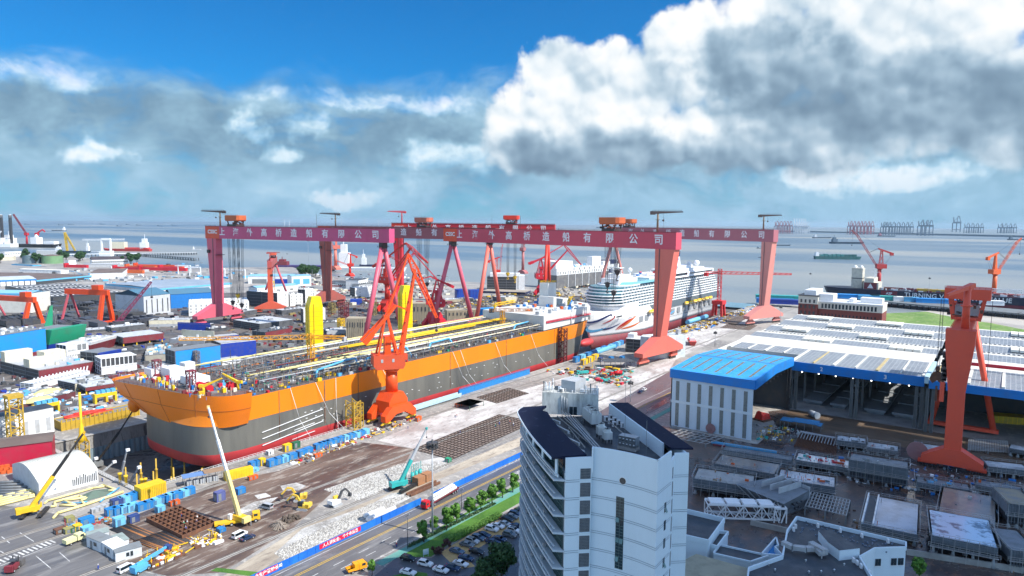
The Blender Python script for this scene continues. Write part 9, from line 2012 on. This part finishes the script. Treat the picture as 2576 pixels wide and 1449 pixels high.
obj('notice_board',MB().box(-.9,.9,-.05,.05,.7,2.4).box(-.8,-.7,-.05,.05,0,.7).box(.7,.8,-.05,.05,0,.7),mat('notice_pale_blue',(.45,.62,.68),.4,.3,2),label='pale blue notice board on the lawn',loc=at(*kb(1870,1255)),rz=-.4,cat='notice board')
# ---- lamps
def mast(label,p,yt,s=1.):
	h=height(p,*yt); t=thing('light_mast',label,'light mast',p,0,'tall floodlight masts'); obj('pole',MB().tube((0,0,0),(0,0,h-1),.36*s,.2*s,10),LGREY,t); m=MB()
	for k in range(2):
		m.lathe([(1.6*s,h-1-k*1.2*s),(1.62*s,h-.85-k*1.2*s)],n=14)
		for i in range(12): a=i*pi/6; m.cb((1.7*s*math.cos(a),1.7*s*math.sin(a),h-1.3-k*1.2*s),(.5*s,.5*s,.55*s),0,a)
	m.tube((0,0,h-2.8*s),(0,0,h),.3*s); obj('lamp_ring',m,DGREY,t)
def px2(*a): return a
mast('tall floodlight mast in front of the road trees',at(*kb(1938,1040)),kb(1940,75))
for (x,y,yt,l,kk_) in ((1243,1365,1140,'floodlight mast beside the blue kerb past the tower roof',kw),(2095,800,645,'floodlight mast at the edge of the white yard',kw),(417,1075,865,'thin floodlight mast at the river wall left of the tanker',K(2880,700,2.6833)),(1612,1150,910,'thin floodlight mast in front of the tanker slogan',K(2880,700,2.6833)),(120,1430,1195,'floodlight mast beside the brick building',K(2880,700,2.6833)),(1225,760,540,'thin floodlight mast by the basin left of the rust-rose leg',K(700,700,2.6833)),(1012,755,670,'thin light mast left of the basin mast',K(700,700,2.6833)),(1265,950,830,'light mast near the tall white hall end',K(700,700,2.6833))): mast(l,at(*kk_(x,y)),kk_(x,yt),.8)
for x,y,yt,l in ((1687,1175,860,'solar street lamp nearest the bottom with a tilted panel'),(2228,775,600,'solar street lamp beside the pipe truck')):
	p=at(*kb(x,y)); h=height(p,*kb(x,yt)); t=thing('solar_lamp',l,'street lamp',p,0,'solar street lamps'); obj('pole',MB().tube((0,0,0),(0,0,h),.12,.09,8),DGREY,t); m=MB(); m.add([(-1.1,.9,h-.1),(1.1,.9,h-.1),(1.1,-.8,h+1.2),(-1.1,-.8,h+1.2)],[(0,1,2,3),(3,2,1,0)]); m.bar((0,.9,h-.1),(0,-.8,h+1.22),.1,k=1); m.bar((-1.1,0,h+.55),(1.1,0,h+.55),.1,k=1); obj('solar_panel',m,[mat('panel_cell',(.12,.15,.20),.2,.2,1),WHITE],t)
# ---- people
def person(label,p,rz,top,leg,hat,z=0):
	t=thing('person',label,'person',(p.x,p.y,z),rz,'workers in the yard'); sk=mat('skin_tan',(.42,.25,.17),.6,0)
	m=MB(); el=lambda z_,w,d,dx=0,dy=0:[(dx+d*math.cos(i*pi/5),dy+w*math.sin(i*pi/5),z_) for i in range(10)]
	m.loft([el(.82,.17,.12),el(1.0,.18,.13),el(1.3,.21,.13),el(1.43,.16,.1),el(1.5,.06,.06),el(1.54,.06,.06),el(1.6,.085,.1),el(1.7,.08,.1),el(1.76,.03,.04)],0)
	for s in (-1,1): m.loft([el(.0,.05,.05,.08*s,.1*s),el(.1,.05,.05,.07*s,.1*s),el(.45,.06,.07,.05*s,.1*s),el(.86,.085,.1,0,.09*s)],0); m.loft([el(.8,.035,.035,.14*s,.27*s),el(1.1,.045,.045,.05*s,.26*s),el(1.4,.055,.055,0,.2*s)],0)
	b=obj('body',m,sk,t); q=MB(); q.loft([el(.84,.19,.14),el(1.0,.2,.15),el(1.3,.235,.15),el(1.44,.18,.12)],0)
	for s in (-1,1): q.loft([el(.86,.05,.05,.12*s,.27*s),el(1.1,.06,.06,.05*s,.265*s),el(1.42,.075,.075,0,.2*s)],0)
	obj('jacket',q,top,t); q=MB()
	for s in (-1,1): q.loft([el(.06,.065,.065,.075*s,.1*s),el(.45,.075,.085,.05*s,.1*s),el(.9,.1,.125,0,.09*s)],0)
	obj('trousers',q,leg,t); obj('helmet',MB().lathe([(.15,1.68),(.12,1.78),(.05,1.83),(.01,1.84)],n=10),hat,t)
WB=mat('workwear_blue',(.03,.07,.30),.8,.2,2)
for x,y,kk_,tp_,l in ((1575,1160,kb,MAR,'person in maroon top and blue trousers walking on the road'),(990,1390,k0,WB,'person in blue overalls on the yard road near the minibus'),(1030,500,k0,NAVY,'person in dark clothes by the dock corner railing'),(1830,870,k0,WB,'person in blue crouched over the egg-crate grid, left one'),(1985,890,k0,WHITE,'person in white top on the far side of the egg-crate grid'),(1885,940,k0,WHITE,'person in white helmet in the middle of the egg-crate grid'),(1980,935,k0,WB,'person in blue at the right part of the egg-crate grid'),(1850,950,k0,GREEN,'person in green top on the egg-crate grid'),(1870,1000,k0,WB,'person in blue near the front edge of the egg-crate grid'),(555,450,kt,DGREY,'person in dark clothes on the pale yard, left of pair'),(572,440,kt,TARP,'person in orange-red top on the pale yard'),(80,560,kt,NAVY,'person in navy on the pale yard nearest the orange blocks'),(1000,520,kt,WB,'person in blue on the dark mesh'),(1105,505,kt,ORB,'person in orange vest on the dark mesh'),(1140,530,kt,WHITE,'person in white on the dark mesh near the tower'),(605,600,kt,DGREY,'person in dark clothes alone on the dark mesh'),(960,545,kt,GREEN,'person in green vest on the dark mesh')): person(l,at(*kk_(x,y)),R.uniform(0,6),tp_,WB,WHITE if 'crouch' not in l else RED,.03)
# ================= the far shore, piers and boats
HZ=mat('far_crane_blue_grey',(.10,.15,.20),.7,0); HZR=mat('far_crane_rose',(.30,.14,.17),.7,0); HZW=mat('far_crane_white',(.50,.55,.60),.7,0); LAND=mat('hazed_far_land',(.15,.20,.23),.8,.3,.002)  # land colour is made paler and bluer to stand for distance haze
def far(x,y): return at(x,y,-3.5)
def sts(label,x,y,s,col,hd=.0):
	p=far(x,y); t=thing('quay_gantry',label,'container crane',p,yaw(rx)+pi/2+hd,'container cranes on the far shore')
	if col.name not in _bx:
		m=MB()
		for a in (-9,9):
			for b in (0,28): m.bar((b,a,0),(b,a,46),3,3)
		m.bar((0,-9,16),(0,9,16),3); m.bar((28,-9,16),(28,9,16),3); m.bar((0,-9,46),(28,-9,46),3); m.bar((0,9,46),(28,9,46),3); m.bar((-16,0,50),(34,0,50),5,4); m.bar((0,-9,46),(2,-3,76),2.2); m.bar((0,9,46),(2,3,76),2.2); m.bar((2,-4,76),(2,4,76),2.6); m.bar((2,0,76),(34,0,52),1.4); g=MB(); g.bar((34,0,50),(46,0,100) if col.name.endswith('white') else (38,0,72),3.4); _bx[col.name]=(m.mesh('portal_frame',[col]),g.mesh('boom',[col]))
	a,b=_bx[col.name]; obj('portal_frame',a,None,t); obj('boom',b,None,t); t.scale=(s*1.75,)*3
k=K(2880,700,2.6833)
i=0
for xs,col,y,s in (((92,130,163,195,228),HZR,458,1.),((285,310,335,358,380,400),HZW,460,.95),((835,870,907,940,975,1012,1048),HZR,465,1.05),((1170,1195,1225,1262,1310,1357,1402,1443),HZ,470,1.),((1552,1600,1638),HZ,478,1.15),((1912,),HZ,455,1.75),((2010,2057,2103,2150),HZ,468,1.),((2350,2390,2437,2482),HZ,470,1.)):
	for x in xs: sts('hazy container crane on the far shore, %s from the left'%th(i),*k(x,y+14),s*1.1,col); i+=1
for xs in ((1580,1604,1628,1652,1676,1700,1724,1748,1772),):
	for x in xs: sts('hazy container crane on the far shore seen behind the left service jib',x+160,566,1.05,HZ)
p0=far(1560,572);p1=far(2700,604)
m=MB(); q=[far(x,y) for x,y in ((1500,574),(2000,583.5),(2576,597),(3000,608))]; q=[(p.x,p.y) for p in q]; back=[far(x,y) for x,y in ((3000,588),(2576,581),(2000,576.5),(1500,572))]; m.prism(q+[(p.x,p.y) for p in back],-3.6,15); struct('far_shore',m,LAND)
def ship(label,x,y,L,hull,house,rz=0,hl=1,stack=None,z=-3.5,extra=None,group='boats out on the water'):
	p=at(x,y,z); t=thing('cargo_ship' if L>30 else 'small_boat',label,'ship' if L>30 else 'boat',p,yaw(rx)+rz,group); w=L*.075; obj('hull',MB().loft([[(-L/2,-w*.8,0),(L*.42,-w*.8,0),(L*.5,0,0),(L*.42,w*.8,0),(-L/2,w*.8,0)],[(-L/2-1,-w,L*.05),(L*.44,-w,L*.05),(L*.53,0,L*.065),(L*.44,w,L*.05),(-L/2-1,w,L*.05)]],0,False),hull,t); s=L*hl; obj('deckhouse',MB().box(-L*.44,-L*.3,-w*.8,w*.8,L*.05,L*.05+s*.09).box(-L*.42,-L*.34,-w*.6,w*.6,L*.05+s*.09,L*.05+s*.14).box(-L*.39,-L*.38,-.3,.3,L*.05+s*.14,L*.05+s*.2),house,t); return t
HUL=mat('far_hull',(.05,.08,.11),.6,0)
for i,(x,y,L) in enumerate(((141,571,95),(149,577.5,70))): pass
BO=[(30,566),(68,565),(153,566),(178,565),(258,564),(300,569),(322,565),(349,567),(403,569),(438,567),(560,570),(1410,577),(1965,618)]
for i,(x,y) in enumerate(BO): ship('tiny dark ship near the horizon, %s from the left'%th(i),x,y,95,HUL,HZ,R.uniform(-.3,.3))
ship('small cargo ship with a white house on open water at left',148,581,120,HUL,WHITE,pi,1.6); ship('grey coaster near the far terminal on the right',2068,599,150,HUL,HZW,0); ship('long low dark barge on the pale water at right',2130,613,190,HUL,HZ,0); ship('dark ship by the far terminal cranes',2230,595,170,HUL,HZR,0); ship('dark vessel at the right edge below the terminal',2560,604,150,HUL,HZ,0); ship('small dark boat on water between the cranes and terminal',1915,560+65,40,HUL,HZ,0); ship('tiny white sail boat on the water left of the purple leg',495,689*0+628,30,WHITE,WHITE,0,2.)
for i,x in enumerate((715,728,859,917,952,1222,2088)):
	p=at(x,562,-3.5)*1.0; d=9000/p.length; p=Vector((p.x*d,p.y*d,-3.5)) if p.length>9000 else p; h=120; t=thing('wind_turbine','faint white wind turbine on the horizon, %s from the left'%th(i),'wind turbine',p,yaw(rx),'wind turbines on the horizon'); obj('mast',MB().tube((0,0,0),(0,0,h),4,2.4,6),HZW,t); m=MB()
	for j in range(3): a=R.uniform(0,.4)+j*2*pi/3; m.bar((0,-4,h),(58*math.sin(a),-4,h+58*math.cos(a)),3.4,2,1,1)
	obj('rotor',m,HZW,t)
# left edge: jack-up barge, black ship with red cranes, dredger, pier
t=thing('jack_up_rig','white and red jack-up vessel with black legs at the left edge','jack-up vessel',at(*k8(60,470),-3.5),yaw(rx)); h=height(at(*k8(110,430)),*k8(110,125)); obj('hull',MB().box(-70,32,-20,20,1,14),WHITE,t)
for x,y in ((22,0),(-16,8),(-44,0)): obj('leg',MB().truss((x,y,0),(x,y,h),5,5,14,2.4).tube((x,y,0),(x,y,h-9),3,3,8,0),DGREY,t); obj('leg_top',MB().tube((x,y,h-9),(x,y,h+2),3.4,3.4,8),WHITE,t)
obj('deckhouses',MB().box(-30,-4,-12,12,14,34).box(6,20,-12,10,14,30).bar((-20,-14,34),(-2,-14,58),3),WHITE,t); obj('red_crane',MB().tube((-38,-12,14),(-38,-12,46),5,5,10).truss((-38,-12,46),(-34,-12,130),5,5,12,1),mat('rig_red',(.55,.05,.05),.5,.2,.2),t)
t=ship('black hulled ship with a white house and red shipyard cranes at left',*k8(330,468),230,mat('black_hull',(.02,.022,.028),.5,.2,.2),WHITE,-.12,1.,group='vessels at the left pier'); obj('deck_gear',MB().box(10,34,-14,14,12,36).lathe([(8,36),(4,44),(.5,47)],(22,0,0)).box(60,100,-12,12,12,22),WHITE,t)
for x,dx,h,l in ((285,-28,88,'dark red lattice ship crane leaning left over the black hull'),(395,22,62,'red knuckle crane at the right of the black hull')): p=at(*k8(x,455),-3.5); t=thing('harbour_crane',l,'crane',p,yaw(rx)); obj('pedestal',MB().tube((0,0,8),(0,0,46),4,3,8).box(-6,6,-5,5,40,50),RED,t); obj('boom',MB().truss((0,0,46),(dx*1.6,0,h*1.35),4,4,8,1.2) if dx<0 else MB().bar((0,0,48),(dx,0,h),4).bar((dx,0,h),(dx*1.4,0,h-8),4),MAR if dx<0 else RED,t)
p=at(*k8(1340,510),-3.5); t=ship('white and red pipe-laying vessel with a long horizontal boom at the pier',*k8(1340,508),150,mat('rig_red',None),WHITE,pi,1.6,group='vessels at the left pier'); obj('long_boom',MB().truss((10,0,38),(145,0,36),4,4,26,1.),WHITE,t); obj('deckhouse_front',MB().box(5,45,-10,10,8,30),CREAM,t); obj('red_deck',MB().box(-70,4,-9,9,7,12),mat('rig_red',None),t)
t=ship('dark work barge with a yellow A-frame at the pier',*k8(760,525),110,HUL,WHITE,0,.8,group='vessels at the left pier'); obj('a_frame',MB().truss((-10,-8,6),(-20,0,62),4,4,9,1.2).truss((14,-8,6),(-20,0,62),3,3,9,1.),mat('old_yellow',None),t)
ship('white survey boat moored beside the work barge',*k8(1000,522),60,WHITE,WHITE,0,3.,group='vessels at the left pier')
def pier(label,pts,z,w,mt_,deck,n=14):
	P=[at(*q,z) for q in pts]; t=thing('pier',label,'pier',(P[0].x,P[0].y,0)); O=Vector((P[0].x,P[0].y,0)); m=MB(); d=MB()
	for a,b in zip(P,P[1:]):
		a=a-O;b=b-O; d.bar(a,b,w,1.6); dd=(b-a).normalized(); s=Vector((-dd.y,dd.x,0))*w*.42
		for i in range(n+1): q=a.lerp(b,i/n); m.bar(Vector((q.x,q.y,-8))+s,q+s,1.2); m.bar(Vector((q.x,q.y,-8))-s,q-s,1.2)
	obj('deck',d,deck,t); obj('piles',m,mt_,t); return t,P
pier('long pier with white roofed walkway beyond the tanks on the left',(k8(600,545),k8(1456,532),k3(830,-150)),3,14,DGREY,LGREY,22)
m=MB(); a=at(*k8(610,545),9);b=at(*k8(1440,530),9); m.bar((0,0,0),b-a,6,1.2); obj('walkway_roof',m,WHITE,label='white roof strip along the left pier',loc=a,cat='walkway')
pier('curved outer jetty of dark piles left of the purple leg',(k3(-20,-130),k3(300,-130),k3(830,-90)),3,14,DGREY,GREY,20)
a=at(*k8(1120,560)); obj('dredge_frame',MB().bar((-12,0,0),(-12,0,46),4).bar((12,0,0),(12,0,46),4).bar((-12,0,46),(12,0,46),5).box(-16,16,-8,8,0,14),WHITE,label='white portal frame with a white base on the left pier',loc=a,rz=yaw(rx),cat='portal frame')
pier('dark long pier with blue stores in front of the navy tanker',((1940,752),(2140,748),(2576,786),(2750,802)),2.5,46,mat('pier_dark',(.05,.06,.075),.7,.2,.2),mat('pier_deck',(.16,.18,.19),.7,.4,.1),26)
kp=K(2880,700,2.6833); m=0
for i,(x,y,L,c) in enumerate(((70,1170,44,BLUE),(180,1180,46,DBLUE),(860,1125,40,SKYB),(1010,1135,26,LBLUE),(1160,1140,30,TEAL),(1350,1150,22,WHITE),(1440,1155,18,LBLUE),(1680,1170,44,SKYB),(120,1135,60,TEAL),(2250,1190,24,WHITE))): p=at(*kp(x,y),3.4); obj('pier_store',MB().box(-L/2,L/2,-5,5,0,5).box(-L/2,L/2,-5.4,5.4,5,5.6),c,label='%s store shed on the pier by the tanker, %s from left'%(('blue','deep blue','sky blue','light blue','teal','white','light blue','sky blue','teal','white')[i],th((0,2,3,4,5,6,7,8,1,9)[i])),loc=p,rz=yaw(rx)-.3,cat='shed')
for i,(x,y,L) in enumerate(((1500,820,40),(1640,845,70),(1850,850,120),(1900,800,60))): ship('white harbour vessel in the basin behind the scarlet crane, %s one'%th(i),*K(700,700,2.6833)(x,y),L*1.2,WHITE if i%2==0 else mat('barge_navy',None),WHITE,0,2.4,group='white vessels in the basin')
ship('purple-blue deck barge with a grey cargo stack by the basin',*K(700,700,2.6833)(1230,825),150,mat('barge_purple',(.10,.07,.22),.5,.2,.2),MAR,0,.6,group='white vessels in the basin')
for i,(x,y,L,c) in enumerate(((1310,838,70,RED),(1420,826,66,TARP),(1600,815,110,ORAN),(1640,845,100,RED),(1330,870,46,TARP),(770,815,50,RED),(1700,835,40,RED))): a=at(*K(0,700,2.6833)(x,y),2); obj('crane_girder',MB().box(-L/2,L/2,-3,3,0,6).box(-L/2,-L/2+4,-5,5,0,9),c,label='red crane girder stored on the ground beyond the grey-blue roof, %s piece'%th(i),loc=a,rz=yaw(rx)-.15,cat='crane girder',group='stored red crane girders')
for i,(x,y,L) in enumerate(((640,78,26),(760,100,22),(1000,118,24),(1200,130,26))): a=at(*k3(x,y)); m=MB(); m.bar((0,0,16),(L,0,16),2); m.bar((0,0,0),(0,0,16),1.4); m.bar((L,0,0),(L,0,16),1.4); m.bar((L,-8,16),(0,-8,16),1.4); obj('portal_rack',m,WHITE,label='white portal rack beside the long grey-blue roof, %s from left'%th(i),loc=a,rz=yaw(rx)-.2,cat='rack')
# ---------------- air and the cloud that shades the near right
def cloud():
	m=MB(); c=[Vector((u,w,0)) for u,w in ((40,90),(100,118),(150,138),(175,126),(230,118),(290,112),(345,104),(374,86),(376,-60),(372,-260),(60,-380),(-20,-60))]
	Z=520.; sh=Vector((sdir.x,sdir.y,0))*(Z/sdir.z)
	ctr=Vector((200,-60,0)); rings=[]
	n=len(c); M=72; pts=[]
	for i in range(M):
		f=i/M*n; j=int(f); pts.append(c[j].lerp(c[(j+1)%n],f-j))
	for k_,(s,z) in enumerate(((.0,-14),(.6,-10),(.93,-4),(1.0,4),(.9,30),(.7,62),(.35,90),(.0,100))):
		rings.append([(ctr+(p-ctr)*s+sh+Vector((R.uniform(-2,2),R.uniform(-2,2),Z+z+R.uniform(-6,6)*(0<s)))) for p in pts])
	m.loft(rings,0,True,True,False); struct('cloud',m,mat('cloud_white',(.88,.89,.9),1.,0,spec=0.))
cloud()
def haze():
	m=MB(); m.box(-260,41000,-31000,41000,-18,215); v=bpy.data.materials.new('sea_air'); v.use_nodes=True; nt=v.node_tree; nt.nodes.remove(nt.nodes['Principled BSDF']); n=nt.nodes.new('ShaderNodeVolumePrincipled'); n.inputs['Color'].default_value=(.62,.80,.97,1); n.inputs['Density'].default_value=.00002; n.inputs['Anisotropy'].default_value=.2
	nt.links.new(n.outputs[0],nt.nodes['Material Output'].inputs['Volume']); obj('haze',m,v,kind='stuff')
haze()
